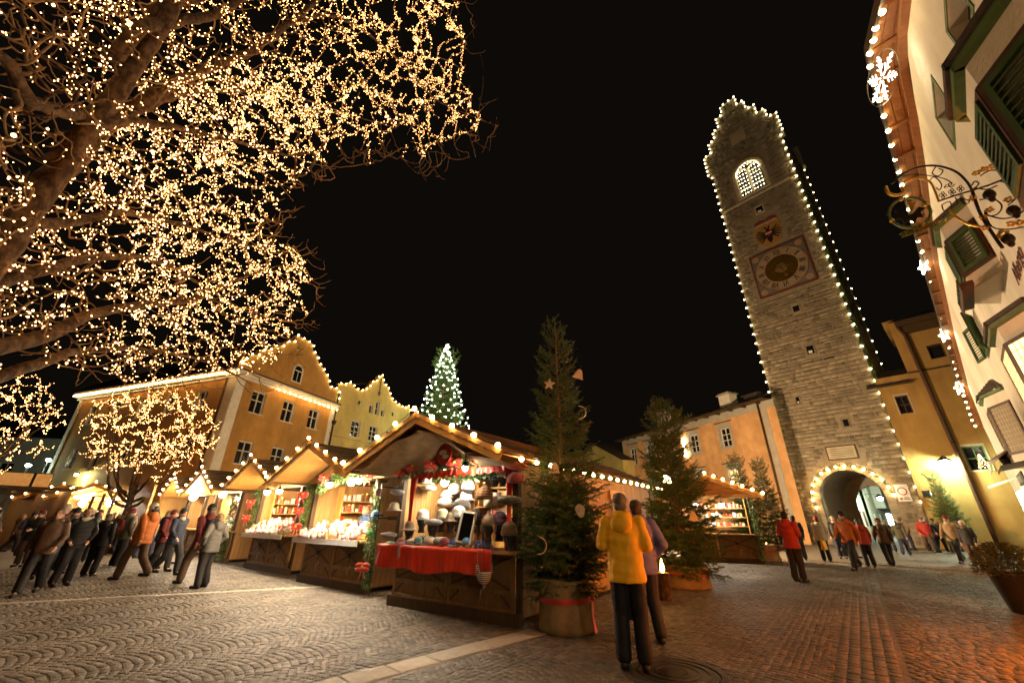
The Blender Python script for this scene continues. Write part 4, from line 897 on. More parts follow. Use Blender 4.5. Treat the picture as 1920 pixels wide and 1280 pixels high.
# ---------------------------------------------------------------- wrought-iron guild sign
def iron_sign():
    S0 = hs(8.35,1.75); az = HA-90; tx = Vector((sin(radians(az)),cos(radians(az)),0)); nn = Vector((tx.y,-tx.x,0))
    def sp(x, y):
        d = ray(x,y); k = ((S0-Vector((0,0,0)))-Vector((0,0,0))).dot(nn)/d.dot(nn); return Vector((d.x*k,d.y*k,CAMH+d.z*k))
    t = thing('inn_sign', 'wrought iron hanging sign with gilded vines, wreath and eagle on the white inn', 'sign', sp(1900,330)); o = t.location.copy()
    def P(l): return [sp(x,y)-o for x,y in l]
    def crv(l, r, m, nm='scroll', n=5, cl=False):
        q = P(l); s = []
        for i in range(len(q)-1):       # catmull
            p0 = q[max(i-1,0)]; p1 = q[i]; p2 = q[i+1]; p3 = q[min(i+2,len(q)-1)]
            for k in range(4):
                u = k/4; s.append(.5*((2*p1)+(p2-p0)*u+(2*p0-5*p1+4*p2-p3)*u*u+(3*p1-p0-3*p2+p3)*u**3))
        s.append(q[-1]); ob(nm, MB().tube(s, r, n), m, t, smooth=True)
    I, G = MT['iron'], MT['gilt']
    crv([(1672,345),(1690,328),(1720,314),(1755,311),(1790,321),(1812,340),(1823,358)],.017,I,'bracket_arc'); crv([(1698,341),(1720,334),(1742,340),(1752,356),(1760,377)],.016,G,'gilded_arc')
    crv([(1758,378),(1790,367),(1823,357),(1860,345),(1920,320)],.014,I,'bracket_bar'); crv([(1823,357),(1836,395),(1856,430),(1880,465)],.022,I,'bracket_stay'); crv([(1780,393),(1795,408),(1815,420),(1838,425)],.017,G,'gilded_leaf')
    crv([(1690,331),(1715,327),(1745,330),(1770,335),(1785,345),(1770,352),(1775,346)],.008,I); crv([(1755,312),(1748,325),(1760,330),(1768,320),(1760,316)],.009,I); crv([(1742,340),(1752,332),(1765,345),(1762,356),(1755,352)],.008,I); crv([(1790,345),(1783,351),(1778,345),(1786,343)],.008,I)
    for cx,cy in ((1768,366),(1785,360),(1801,354)):
        for dx,dy in ((-5,0),(5,0),(0,-5),(0,5)): crv([(cx,cy),(cx+dx*.9-dy*.5,cy+dy*.9+dx*.5),(cx+dx*1.3,cy+dy*1.3),(cx+dx*.9+dy*.5,cy+dy*.9-dx*.5),(cx,cy)],.006,I,'quatrefoil',4)
    crv([(1766,384),(1780,378),(1784,390),(1770,395),(1766,384)],.008,I,'square_link'); crv([(1780,388),(1795,383),(1791,370)],.008,I,'square_link'); crv([(1800,370),(1808,383),(1818,378),(1806,372)],.007,I)
    for l in ([(1823,357),(1835,345),(1828,340),(1822,348)],[(1836,375),(1860,372),(1878,385),(1872,400),(1855,405),(1846,395)],[(1856,405),(1880,410),(1905,405),(1920,395)],[(1846,398),(1860,425),(1890,430),(1920,425)],[(1838,330),(1855,320),(1875,318),(1900,300)],[(1850,350),(1875,340),(1895,350),(1905,370),(1890,385)],[(1826,352),(1850,355),(1870,348)],[(1870,320),(1880,300),(1900,290),(1920,285)]): crv(l,.010,I,'vine')
    for i,(x,y) in enumerate([(1824,372),(1855,394),(1843,408),(1847,427),(1880,440),(1890,375),(1905,340),(1885,292),(1893,300),(1870,312),(1845,318),(1908,355),(1895,420),(1912,418),(1830,325),(1860,312)]):
        c = sp(x,y)-o; R_ = .075 if i in (4,) else .05; b = MB()
        for k in range(5): a = k*2*pi/5+i; e = tx*cos(a)*R_+Vector((0,0,sin(a)*R_)); b.ball(c+e*.6-nn*.0+nn*-.02*(k % 2),(R_*.45,R_*.45,R_*.42),6,4)
        ob('gilded_flower', b, G, t)
    for x,y in ((1890,448),(1900,395),(1855,365),(1905,310)): ob('grape_cluster', MB().ball(sp(x,y)-o,(.07,.07,.09),8,6).ball(sp(x,y)-o+Vector((0,0,-.08)),(.04,.04,.06),7,5), I, t)
    crv([(1661,350),(1666,362),(1682,366),(1696,360),(1690,350)],.026,G,'gilded_horn',6)
    # wreath with eagle
    ring = [(1706+39*cos(a),399+28*sin(a)-.18*39*cos(a)*-1*.0) for a in np.linspace(0,2*pi,28)]; q = P(ring); ob('wreath', MB().tube(q,.022,6), MT['gtrim'], t)
    lv = MB()
    for i in range(70):
        a = RNG.uniform(0,2*pi); c = sp(1706+39*cos(a),399+28*sin(a))-o; d = (tx*RNG.uniform(-1,1)+Vector((0,0,RNG.uniform(-1,1)))+nn*RNG.uniform(-.5,.5)).normalized()*.05; w = d.cross(nn).normalized()*.012; lv.add([c-w,c+w,c+d],[(0,1,2)])
    ob('wreath_leaves', lv, MT['gtrim'], t, kind='stuff')
    for a in (.9,2.6,4.3,5.7): ob('wreath_rosette', MB().ball(sp(1706+39*cos(a),399+28*sin(a))-o,.035,8,5), G, t)
    def flat(l, m, nm, th=.012):
        q = P(l); n = len(q); ob(nm, MB().add([p+nn*th/2 for p in q]+[p-nn*th/2 for p in q],[tuple(range(n)),tuple(range(2*n-1,n-1,-1))]+[(i,i+n,(i+1) % n+n,(i+1) % n) for i in range(n)]), m, t)
    flat([(1700,405),(1690,392),(1676,395),(1684,402),(1678,412),(1690,410),(1696,420),(1705,412),(1716,419),(1720,408),(1732,408),(1726,398),(1736,390),(1722,388),(1712,400)],I,'eagle_wings'); flat([(1699,376),(1712,380),(1718,378),(1714,388),(1711,397),(1705,394),(1704,386)],MT['gilt'],'eagle_head')
    flat([(1685,440),(1692,434),(1720,427),(1744,417),(1757,413),(1752,420),(1759,422),(1742,427),(1718,436),(1698,443),(1690,446),(1693,440)],MT['gtrim'],'ribbon_banner')
    a,b = sp(1697,441),sp(1746,424); X = (b-a); L = X.length; X.normalize(); Z = (nn*-1).cross(X)*1.0; Y = nn
    if Z.z < 0: Z = -Z
    M3 = Matrix((X, Z.cross(X), Z)).transposed().to_4x4(); M3.translation = a-o+ (Vector((0,0,CAMH))-a).normalized()*.02
    tt = text('banner_lettering','P. M\u00fchlsteiger',.105,M3,MT['gilt'],t,.003); wd = max(v.co[0] for v in tt.data.vertices)
iron_sign()

# ---------------------------------------------------------------- far left background
def far_left():
    T = frame(-62,43,75); t = thing('dark_house', 'dark house in the far left background behind street lamps', 'house', T=T)
    ops = [(3+4*i,z,1.3,1.8) for i in range(9) for z in (1.2,5,8.8)]
    facade('wall', t, I4, 44, 9.5, [o for o in ops if o[1] < 8], MT['grey'])
    for o in ops:
        if o[1] < 8: window(t, I4, *o, 2,2, sill=False)
    ob('roof', MB().quad((-1,-.6,9.5),(45,-.6,9.5),(45,8,13.0),(-1,8,13.0)), MT['tile'], t)
    b = thing('billboard', 'lit orange poster board in the far left background', 'billboard', tuple(hp(44,899,43)), radians(40))
    pm = mat('orange poster',(.75,.30,.06),(.85,.60,.25),1.2,.6,ramp=(.45,.55)); pb = pm.node_tree.nodes['Principled BSDF']; pb.inputs['Emission Color'].default_value = (1,.45,.12,1); pb.inputs['Emission Strength'].default_value = .10
    ob('poster', MB().box(-1.2,.35,-.03,.03,-.42,.42), pm, b); ob('poster', MB().box(.5,1.25,-.03,.03,-.42,.42), pm, b); ob('frame', MB().box(-1.26,1.3,.035,.09,-.47,.47).box(-1.5,-1.4,0,.1,-3.6,-.85).box(1.4,1.5,0,.1,-3.6,-.85), MT['black'], b)
    for lab,x,y,D in (('cold white street lamp at the far left, left one of two',53,872,50),('cold white street lamp at the far left, right one of two',91,862,52)):
        p = hp(x,y,D); l = thing('street_lamp', lab, 'street lamp', (p.x,p.y,0), group='far street lamps'); ob('pole', MB().tube([(0,0,0),(0,0,p.z)],.06,6), MT['black'], l); ob('head', MB().ball((0,0,p.z),(.17,.17,.10),10,6), EM['cool'], l)
far_left()
# ================================================================== market stalls
OVH = 1.05
def sframe(ax, ay, az=127.0, W=3.0):
    """frame of a stall whose front roof peak stands over the point ax, ay"""
    return Matrix.Translation((ax,ay,0)) @ Matrix.Rotation(radians(90-az),4,'Z') @ Matrix.Translation((-W/2,OVH,0))
def _plank(key, w, h, th, ax='z'):
    k = ('plank',key,round(w,3),round(h,3),round(th,3),ax)
    if k not in _cache:
        b = .006; m = MB()
        if ax == 'z': m.box(.003,w-.003,0,th,0,h)
        elif ax == 'x': m.box(0,w,0,th,.003,h-.003)
        _cache[k] = m.mesh('plank')
    return _cache[k]
def stall(name, label, T, W=3.0, D=2.6, ez=2.42, rz=3.23, ov=.42, wood=None, drape=False, group='wooden market stalls', diamond=True, detail=True, left=True, right=True):
    wood = wood or MT['woodv']
    t = thing(name, label, 'market stall', T=T, group=group)
    ob('plinth', MB().box(-.02,W+.02,.0,.10,0,.17), MT['woodd'], t)
    # counter front
    for k in range(2):
        x0 = .08+k*(W-.16)/2; x1 = x0+(W-.16)/2-.02; y = .03
        p = ob('counter_panel', MB().box(x0,x1,y+.02,y+.05,.17,1.0), wood, t); f = .06
        fr = MB(); 
        for a,b,c,d in ((x0,x1,.94,1.0),(x0,x1,.40,.47),(x0,x1,.17,.22),(x0,x0+f,.22,.40),(x1-f,x1,.22,.40),(x0,x0+f,.47,.94),(x1-f,x1,.47,.94)): fr.box(a,b,y-.012,y+.018,c,d)
        ob('panel_frame', fr, MT['woodv'], p)
        if detail:
            for s in (1,-1):
                a = (x0+f,y,.47 if s > 0 else .94); b = (x1-f,y,.94 if s > 0 else .47); ob('brace', MB().bar(a,b,.035,.012,(0,1,0)), MT['woodd'], p)
            for xa,xb in ((x0+f,x0+f+.2),(x1-f,x1-f-.2)): ob('brace', MB().bar((xa,y,.24),(xb,y,.39),.035,.012,(0,1,0)), MT['woodd'], p)
            cx = (x0+x1)/2
            if diamond: ob('rosette', MB(Matrix.Translation((cx,y-.012,.705)) @ Matrix.Rotation(pi/2,4,'X')).lathe([(.06,-.01),(.06,.01),(.03,.02),(.01,.02)],n=6), MT['iron'], p); ob('brace', MB().bar((cx-.13,y-.004,.705),(cx,y-.004,.86),.03,.012,(0,1,0)).bar((cx+.13,y-.004,.705),(cx,y-.004,.55),.03,.012,(0,1,0)), MT['woodd'], p)
            ob('latch', MB().tube([(cx+.16,y-.03,.50),(cx+.13,y-.05,.46),(cx+.07,y-.045,.44),(cx+.06,y-.04,.30)],.010,5), MT['metal'], p)
    ob('counter_top', MB().box(-.04,W+.04,-.30,.40,1.0,1.045), MT['wood'], t)
    for x,y in ((0,0),(W-.11,0),(0,D-.11),(W-.11,D-.11)): ob('post', MB().box(x,x+.11,y,y+.11,0 if y else 1.045,ez+.05), MT['woodd'], t)
    for x in (0,W-.11): ob('post', MB().box(x,x+.11,.11,.16,0,1.0), MT['woodd'], t)
    n = int(D/.16); w = (D-.22)/n
    for sx,on in ((.02,left),(W-.05,right)):
        if on:
            me = _plank('side',w,ez-.1,.03); 
            for i in range(n): link('side_plank', me, MT['woodz'], t, T=Matrix.Translation((sx+.03,.11+i*w,.1)) @ Matrix.Rotation(pi/2,4,'Z'))
    nb = int(W/.16); wb = (W-.22)/nb; me = _plank('back',wb,ez-.1,.03)
    for i in range(nb): link('back_plank', me, MT['pine'], t, loc=(.11+i*wb,D-.08,.1))
    ob('stall_floor', MB().box(.1,W-.1,.1,D-.1,.06,.12), MT['woodd'], t)
    # ceiling and gable boards
    ob('tie_beam', MB().box(-.30,W+.30,-.06,.06,ez-.02,ez+.14), MT['wood'], t)
    sl = (rz-ez)/(W/2+ov)
    zb = ez+.14; k = 0
    while zb < rz-.12:
        h = .115; hw = lambda z: max(.02,(rz-.06-z)/sl)
        a,b = hw(zb),hw(min(zb+h-.006,rz-.08)); ob('gable_board', MB().prism([(W/2-a,zb),(W/2+a,zb),(W/2+b,zb+h-.006),(W/2-b,zb+h-.006)],-.012-(k % 2)*.002,.02), MT['pine'], t); zb += h; k += 1
    for s in (-1,1):
        L = hypot(W/2+ov, rz-ez); ang = atan2(rz-ez, W/2+ov)
        dx = s*cos(ang); dz = -sin(ang); nrm = Vector((s*sin(ang),0,cos(ang))); N_ = 9
        for i in range(N_):
            a = L*i/N_; b = L*(i+1)/N_+.035; A = Vector((W/2+dx*a,0,rz+dz*a)); B = Vector((W/2+dx*b,0,rz+dz*b)); lift = nrm*.028
            vs = []
            for y in (-OVH-.05,D+.25):
                for p,o in ((A,nrm*.0),(B,lift),(B,lift+nrm*.022),(A,nrm*.022)): q = p+o; vs.append((q.x,y,q.z))
            ob('roof_board', MB().add(vs,[(0,1,2,3),(7,6,5,4),(0,4,5,1),(1,5,6,2),(2,6,7,3),(3,7,4,0)]), MT['roofb'], t)
        for i in range(6 if detail else 3):
            nn_ = 6 if detail else 3; a = L*i/nn_; b = L*(i+1)/nn_-.006; A = Vector((W/2+dx*a,0,rz+dz*a))-nrm*.006; B = Vector((W/2+dx*b,0,rz+dz*b))-nrm*.006
            ob('ceiling_board', MB().add([(A.x,-OVH,A.z),(B.x,-OVH,B.z),(B.x,-.065,B.z),(A.x,-.065,A.z),(A.x-nrm.x*.015,-OVH,A.z-nrm.z*.015),(B.x-nrm.x*.015,-OVH,B.z-nrm.z*.015),(B.x-nrm.x*.015,-.065,B.z-nrm.z*.015),(A.x-nrm.x*.015,-.065,A.z-nrm.z*.015)],[(0,1,2,3),(7,6,5,4),(0,4,5,1),(2,6,7,3),(1,5,6,2),(3,7,4,0)]), MT['pine'], t)
        # barge boards with scalloped trim
        P0 = Vector((W/2,0,rz+.06)); up = []; lo = []
        m = 14
        for i in range(m*2+1): a = L*1.02*i/(m*2); up.append((P0.x+dx*a, P0.z+dz*a)); lo.append((P0.x+dx*a-nrm.x*.07, P0.z+dz*a-nrm.z*(.06+.03*(i % 2))))
        vs = up+lo[::-1]; n2 = len(up); b = MB()
        b.add([(p[0],-OVH-.085,p[1]) for p in up+lo]+[(p[0],-OVH-.065,p[1]) for p in up+lo],[(i,i+1,n2+i+1,n2+i) for i in range(n2-1)]+[(2*n2+i+1,2*n2+i,3*n2+i,3*n2+i+1) for i in range(n2-1)]+[(n2+i,n2+i+1,3*n2+i+1,3*n2+i) for i in range(n2-1)]+[(i+1,i,2*n2+i,2*n2+i+1) for i in range(n2-1)])
        ob('scalloped_trim', b, MT['wood'], t)
        q0 = P0-nrm*.03; bb = MB(); bb.bar((q0.x-nrm.x*.07,-OVH-.045,q0.z-nrm.z*.07),(q0.x+dx*L*1.02-nrm.x*.07,-OVH-.045,q0.z+dz*L*1.02-nrm.z*.07),.04,.17,tuple(nrm)); ob('bargeboard', bb, MT['wood'], t)
    if drape:
        b = MB(); nx, ny = 26, 12
        for i in range(nx+1):
            for j in range(ny+1):
                u = i/nx; v = j/ny; x = -.30+u*(W+.6); top = rz-.14-abs(x-W/2)*sl; z = top - .03 - .34*(4*u*(1-u))**.5*(v**1.0)*.55 - .16*abs(sin(u*9+v*2.2))*(.3+v)*min(1,4*u*(1-u)*2) - .05*sin(v*9+u*17)
                b.v.append((x, -OVH+.03+v*(OVH-.12), max(z,ez-.10)))
        b.f = [(i*(ny+1)+j,(i+1)*(ny+1)+j,(i+1)*(ny+1)+j+1,i*(ny+1)+j+1) for i in range(nx) for j in range(ny)]
        ob('burlap_drape', b, MT['burlap'], t, smooth=True)
    return t
def gable_chain(T, label, W=3.0, ez=2.42, rz=3.23, ov=.42, step=.42, r=.040, extra=()):
    L = hypot(W/2+ov, rz-ez); ang = atan2(rz-ez, W/2+ov); n = int(L/step); pts = []
    for i in range(n,0,-1): pts.append((W/2-cos(ang)*L*i/n, -OVH-.12, rz+.12-sin(ang)*L*i/n))
    pts.append((W/2,-OVH-.12,rz+.14))
    for i in range(1,n+1): pts.append((W/2+cos(ang)*L*i/n, -OVH-.12, rz+.12-sin(ang)*L*i/n))
    return chain('stall_lights', label, [T @ Vector(p) for p in pts], r, EM['bulb'], 'bulb chains on the stall gables', .10, .007, n=10, mm=8)
SH = sframe(-1.71,7.27,124.7); S2 = sframe(-5.03,10.27,128); S1 = sframe(-8.29,13.30,129); S0_ = sframe(-12.22,16.63,130); SM = sframe(-15.6,19.6,132)
hat = stall('hat_stall', 'nearest wooden stall selling hats, with red satin cloth and burlap under its gable', SH, D=7.6, drape=True, diamond=False)
sw2 = stall('sweets_stall', 'wooden sweets stall right next to the hat stall, white goods glowing on its counter', S2, W=3.0, right=True)
sw1 = stall('sweets_stall', 'wooden stall with jars on shelves, second from the hat stall', S1)
bk = stall('book_stall', 'bright stall with racks of printed goods, third from the hat stall', S0_)
far1 = stall('market_stall', 'small far stall with an orange lit gable left of the book stall', SM, detail=False)
gable_chain(SH, 'large warm bulbs along the gable of the hat stall', r=.040); gable_chain(S2, 'warm bulbs along the gable of the sweets stall next to the hat stall', r=.036)
gable_chain(S1, 'warm bulbs along the gable of the stall with jars', r=.034, step=.42); gable_chain(S0_, 'warm bulbs along the gable of the book stall', r=.036, step=.42); gable_chain(SM, 'warm bulbs along the gable of the small far stall', r=.038, step=.42)
FL1 = sframe(-24.0,24.5,62); FL2 = sframe(-27.3,25.9,60)
for T,lab,lb in ((FL1,'brightly glowing far stall before the long side of the orange house, right one','warm bulbs on the gable of the right far left stall'),(FL2,'brightly glowing far stall before the long side of the orange house, left one','warm bulbs on the gable of the left far left stall')):
    stall('market_stall', lab, T, detail=False); gable_chain(T, lb, r=.042, step=.45)
# stall behind the middle spruce, seen from its front
S4 = sframe(8.05,17.35,117); st4 = stall('market_stall', 'lit stall with hanging red goods behind the middle spruce', S4, W=3.0, D=2.4)
chain('stall_lights', 'warm bulbs along the sloping eave of the stall behind the middle spruce', [S4 @ Vector((1.5+i*.32,-OVH-.12,3.36-i*.135)) for i in range(7)], .05, EM['bulb'], 'bulb chains on the stall gables', .10, .007, n=8, mm=6)
# canopy stand left of the book stall
def long_stand():
    T = frame(-21.5,22.0,128); t = thing('long_stand', 'long low stand with a row of bulbs under its eave in the left background', 'market stall', T=T)
    ob('roof', MB().add([(0,-.6,2.45),(5,-.6,2.45),(5,1.6,3.2),(0,1.6,3.2),(0,-.6,2.38),(5,-.6,2.38)],[(0,1,2,3),(0,4,5,1)]), MT['roofb'], t); ob('wall', MB().box(0,5,1.3,1.4,0,2.9), MT['wood'], t); ob('counter', MB().box(0,5,.2,.5,0,1.0), MT['woodv'], t)
    for x in (0,2.5,4.9): ob('post', MB().box(x,x+.1,0,.1,0,2.5), MT['woodd'], t)
    chain('stall_lights', 'straight row of warm bulbs under the eave of the long low stand', [T @ Vector((.1+i*.4,-.62,2.42)) for i in range(13)], .05, EM['bulb'], 'bulb chains on the stall gables', .04, .007, n=6, mm=4)
    T2 = frame(-33,25.5,118); t = thing('snack_stand', 'flat roofed stand strung with small lights at the far left edge', 'market stall', T=T2)
    ob('roof', MB().box(0,9,-1.0,2.5,2.75,2.9), MT['woodd'], t); ob('wall', MB().box(0,9,2.2,2.3,0,2.75), MT['wood'], t); ob('counter', MB().box(0,9,.2,.6,0,1.05), MT['woodv'], t)
    for x in (0,3,6,8.9): ob('post', MB().box(x,x+.1,-.05,.05,0,2.75), MT['woodd'], t)
    chain('stall_lights', 'small lights looped under the flat roof at the far left edge', [T2 @ Vector((x,-1.05,2.6-.45*abs(sin(x*1.05)))) for x in np.arange(0,9,.22)], .035, EM['fairy'], None, 0, .006, n=6, mm=4)
    tag(ob('tube_lamp', MB(T2).box(1,2.4,.3,.33,2.5,2.53), EM['star']), 'white tube light under the flat roof at far left', 'lamp')
long_stand()

# lamps that light the goods
def bulb_lamp(T, x, y, z, lab, r=.06, em=None, grp='lamps hanging inside the stalls'):
    o = thing('stall_lamp', lab, 'lamp', T @ Vector((x,y,z)), group=grp); ob('cord', MB().tube([(0,0,.05),(0,0,.3)],.008,4), MT['black'], o); ob('shade', MB().lathe([(.03,.12),(.05,.09),(r*1.5,.03),(r*1.5-.01,.03),(.04,.085),(.02,.11)],n=12), MT['black'], o); ob('bulb', MB().ball((0,0,0),r,10,8), em or EM['lamp'], o, smooth=True); return o
bulb_lamp(SH,.75,.55,2.22,'left lamp inside the hat stall lighting the hats',.075,EM['lampw']); bulb_lamp(SH,1.75,.45,2.27,'right lamp inside the hat stall lighting the hats',.075,EM['lampw']); bulb_lamp(SH,2.15,-.42,2.33,'small lamp added under the hat stall gable to light drape and counter',.045,EM['lampw'])  # small gable lamp is an addition that brightens the drape and counter front
bulb_lamp(S2,1.35,-.32,2.30,'left bare lamp under the garland of the sweets stall',.085); bulb_lamp(S2,2.35,-.32,2.32,'right bare lamp under the garland of the sweets stall',.085); bulb_lamp(S2,2.95,-.5,2.30,'single bright bulb at the right front corner of the sweets stall',.065)
bulb_lamp(S1,1.2,-.3,2.28,'left lamp over the jars in the second sweets stall',.085); bulb_lamp(S1,2.1,-.3,2.28,'right lamp over the jars in the second sweets stall',.085)
bulb_lamp(S0_,-.1,-.75,2.28,'big bright lamp at the left front of the book stall',.13,EM['lampw']); bulb_lamp(S0_,2.6,-.5,2.30,'bright lamp at the right front of the book stall',.11,EM['lampw']); bulb_lamp(S0_,1.2,.5,2.25,'lamp deep inside the book stall',.09,EM['lampw'])
bulb_lamp(SM,1.5,-.5,2.6,'lamp in the gable of the small far stall',.12); bulb_lamp(FL1,1.0,-.2,2.2,'lamp in the right far left stall',.17,EM['lampw']); bulb_lamp(FL1,2.2,-.2,2.2,'second lamp in the right far left stall',.17,EM['lampw']); bulb_lamp(FL2,1.5,-.2,2.2,'lamp in the left far left stall',.16,EM['lampw'])
bulb_lamp(S4,.9,-.25,2.15,'left lamp of the stall behind the middle spruce',.09,EM['lampw']); bulb_lamp(S4,1.9,-.25,2.15,'right lamp of the stall behind the middle spruce',.09,EM['lampw'])
tag(ob('tube_lamp', MB(S2).tube([(2.35,-.75,2.72),(2.75,-.62,2.60)],.028,8), EM['tube']), 'short white tube lamp under the right slope of the sweets stall roof', 'lamp')

# side of the hat stall: row of bulbs, sign, paper
chain('stall_lights', 'row of warm bulbs under the long side eave of the hat stall', [SH @ Vector((3.47,y,2.40)) for y in np.arange(-.6,7.6,.46)], .036, EM['bulb'], 'bulb chains on the stall eaves', .06, .007, n=8, mm=6)
sg = thing('name_board', 'small carved wooden name board on the long side of the hat stall', 'sign', T=SH @ Matrix.Translation((3.02,4.1,2.0)) @ Matrix.Rotation(pi/2,4,'Z')); ob('board', MB().box(0,1.0,-.03,0,0,.2), MT['pine'], sg); ob('carved_line', MB().box(.15,.85,-.034,-.03,.07,.12), MT['woodd'], sg)
pp = thing('price_list', 'pale paper notice pinned to the long side of the hat stall', 'notice', T=SH @ Matrix.Translation((3.02,4.2,1.25)) @ Matrix.Rotation(pi/2,4,'Z')); ob('sheet', MB().box(0,.42,-.02,-.002,0,.62), MT['dressed'], pp); ob('red_seal', MB(Matrix.Translation((.3,-.02,.5)) @ Matrix.Rotation(pi/2,4,'X')).lathe([(.06,0),(.06,.006),(.01,.006)],n=12), MT['red'], pp)

# ---------------------------------------------------------------- red cloth on the hat counter
def cloth():
    nx, nz = 70, 12; b = MB(SH); x0, x1 = -.10, 2.72
    for i in range(nx+1):
        x = x0+(x1-x0)*i/nx; rp = .020*sin(x*15)+.013*sin(x*34+1)+.012*sin(x*7)
        for j in range(nz+1):
            if j <= 3: b.v.append(tuple(SH @ Vector((x, .05-.39*j/3, 1.055+.004*sin(x*9+j)))))
            else:
                k = (j-3)/(nz-3); drop = .35+.03*sin(x*2.2)+.035*(x > 1.0)+.02*sin(x*5+1); b.v.append(tuple(SH @ Vector((x+.01*sin(k*5+x*9), -.345-rp*k*1.3-.02*k, 1.05-drop*k))))
    b.f = [(i*(nz+1)+j,(i+1)*(nz+1)+j,(i+1)*(nz+1)+j+1,i*(nz+1)+j+1) for i in range(nx) for j in range(nz)]
    o = ob('counter_cloth', b, MT['satin'], smooth=True); tag(o, 'shiny red satin cloth draped over the hat stall counter', 'cloth')
cloth()
for lab,x in (('red satin curtain tied at the left opening post of the hat stall',.42),('red satin curtain hanging at the right opening post of the hat stall',2.84)):
    b = MB()
    for i in range(9):
        for j in range(13): b.v.append((x+(i/8-.5)*(.20-.10*sin(pi*j/12)) , -.03+.025*sin(i*2.1+j*.3), 1.07+1.32*j/12))
    b.f = [(i*13+j,(i+1)*13+j,(i+1)*13+j+1,i*13+j+1) for i in range(8) for j in range(12)]; b.v = [tuple(SH @ Vector(v)) for v in b.v]; tag(ob('curtain', b, MT['satin'], smooth=True), lab, 'curtain')
b = MB()
for i in range(61):
    x = .55+2.3*i/60
    for j in range(4): b.v.append(tuple(SH @ Vector((x,-.13+.018*sin(i*1.9),2.36+.05*i/60-.045*j*(1+.15*sin(i*1.3))))))
b.f = [(i*4+j,(i+1)*4+j,(i+1)*4+j+1,i*4+j+1) for i in range(60) for j in range(3)]; tag(ob('valance', b, MT['satin'], smooth=True), 'gathered red satin strip under the garland of the hat stall', 'cloth')
def fir(label, pts, r=.12, per=240, nl=.085, T=None):
    return tag(link('fir_garland', garland([T @ Vector(p) if T else Vector(p) for p in pts], r, per, nl), MT['needle2']), label, 'garland', 'fir garlands on the stalls')
fir('fir garland with red bows across the hat stall opening', [(.2,-.12,2.30),(.7,-.14,2.42),(1.3,-.15,2.46),(2.0,-.15,2.47),(2.7,-.15,2.46)],.11,420,.09,SH); fir('thin fir sprigs hanging under the red valance of the hat stall', [(.9,-.08,2.21),(1.6,-.08,2.20),(2.6,-.08,2.24)],.06,260,.08,SH)
fir('fir garland over the opening of the sweets stall', [(.5,-.1,2.15),(.9,-.12,2.42),(1.6,-.12,2.46),(2.4,-.12,2.44),(2.9,-.12,2.42)],.14,380,.10,S2)
fir('fir garland down the post between hat stall and sweets stall', [(3.18,-.12,2.2),(3.2,-.10,1.6),(3.18,-.10,1.0),(3.2,-.10,.12)],.12,420,.10,S2); fir('fir garland down the left post of the sweets stall', [(-.05,-.1,2.4),(-.1,-.1,1.8),(-.08,-.1,1.1)],.13,380,.10,S2)
fir('fir garland down the left post of the stall with jars', [(.0,-.1,2.4),(-.12,-.1,1.8),(-.1,-.1,1.1)],.14,330,.10,S1); fir('fir garland down the right post of the book stall', [(3.15,-.2,2.3),(3.2,-.2,1.2),(3.15,-.2,.15)],.15,330,.11,S0_)
fir('fir garland down the right post of the stall behind the middle spruce', [(2.98,-.15,2.3),(3.0,-.15,1.2),(2.98,-.15,.1)],.14,300,.11,S4)
# bows
def bow(T, x, y, z, lab, s=1.0):
    o = thing('bow', lab, 'bow', T @ Vector((x,y,z)), group='red bows on the garlands'); b = MB()
    for a in (.6,2.5,3.9,5.5): b.ball((cos(a)*.07*s,RNG.uniform(-.03,.0),sin(a)*.05*s),(.065*s,.02*s,.038*s),8,5)
    ob('loops', b, MT['ribbon'], o, smooth=True); ob('tails', MB().bar((0,-.02,0),(-.04*s,-.02,-.18*s),.03*s,.008).bar((0,-.02,0),(.06*s,-.02,-.17*s),.03*s,.008), MT['ribbon'], o); ob('gold_knot', MB().ball((0,-.04,0),.024*s,8,6), MT['gilt'], o)
for lab,x in (('red bow left of the hat stall opening',.25),('red bow at the left end of the hat stall garland',.62),('largest red bow on the hat stall garland, left of its middle',1.15),('red bow in the middle of the hat stall garland',1.75),('gold and red bow towards the right end of the hat stall garland',2.35)): bow(SH,x,-.28,2.40+.08*(x > .5),lab,1.25)
for i,(x,z) in enumerate(((-.1,2.1),(-.15,1.7),(-.1,1.3),(.9,2.5),(2.9,2.45),(3.2,.55))): bow(S2,x,-.24,z,['red bow high on the left post of the sweets stall','red bow half way down the left post of the sweets stall','lowest red bow on the left post of the sweets stall','red bow at the left of the sweets stall garland','red bow at the right end of the sweets stall garland','red bow low on the garland between the two nearest stalls'][i],1.3)
for i,(x,z) in enumerate(((-.1,2.0),(-.15,1.5))): bow(S1,x,-.24,z,['upper red bow on the left post of the stall with jars','lower red bow on the left post of the stall with jars'][i],1.4)

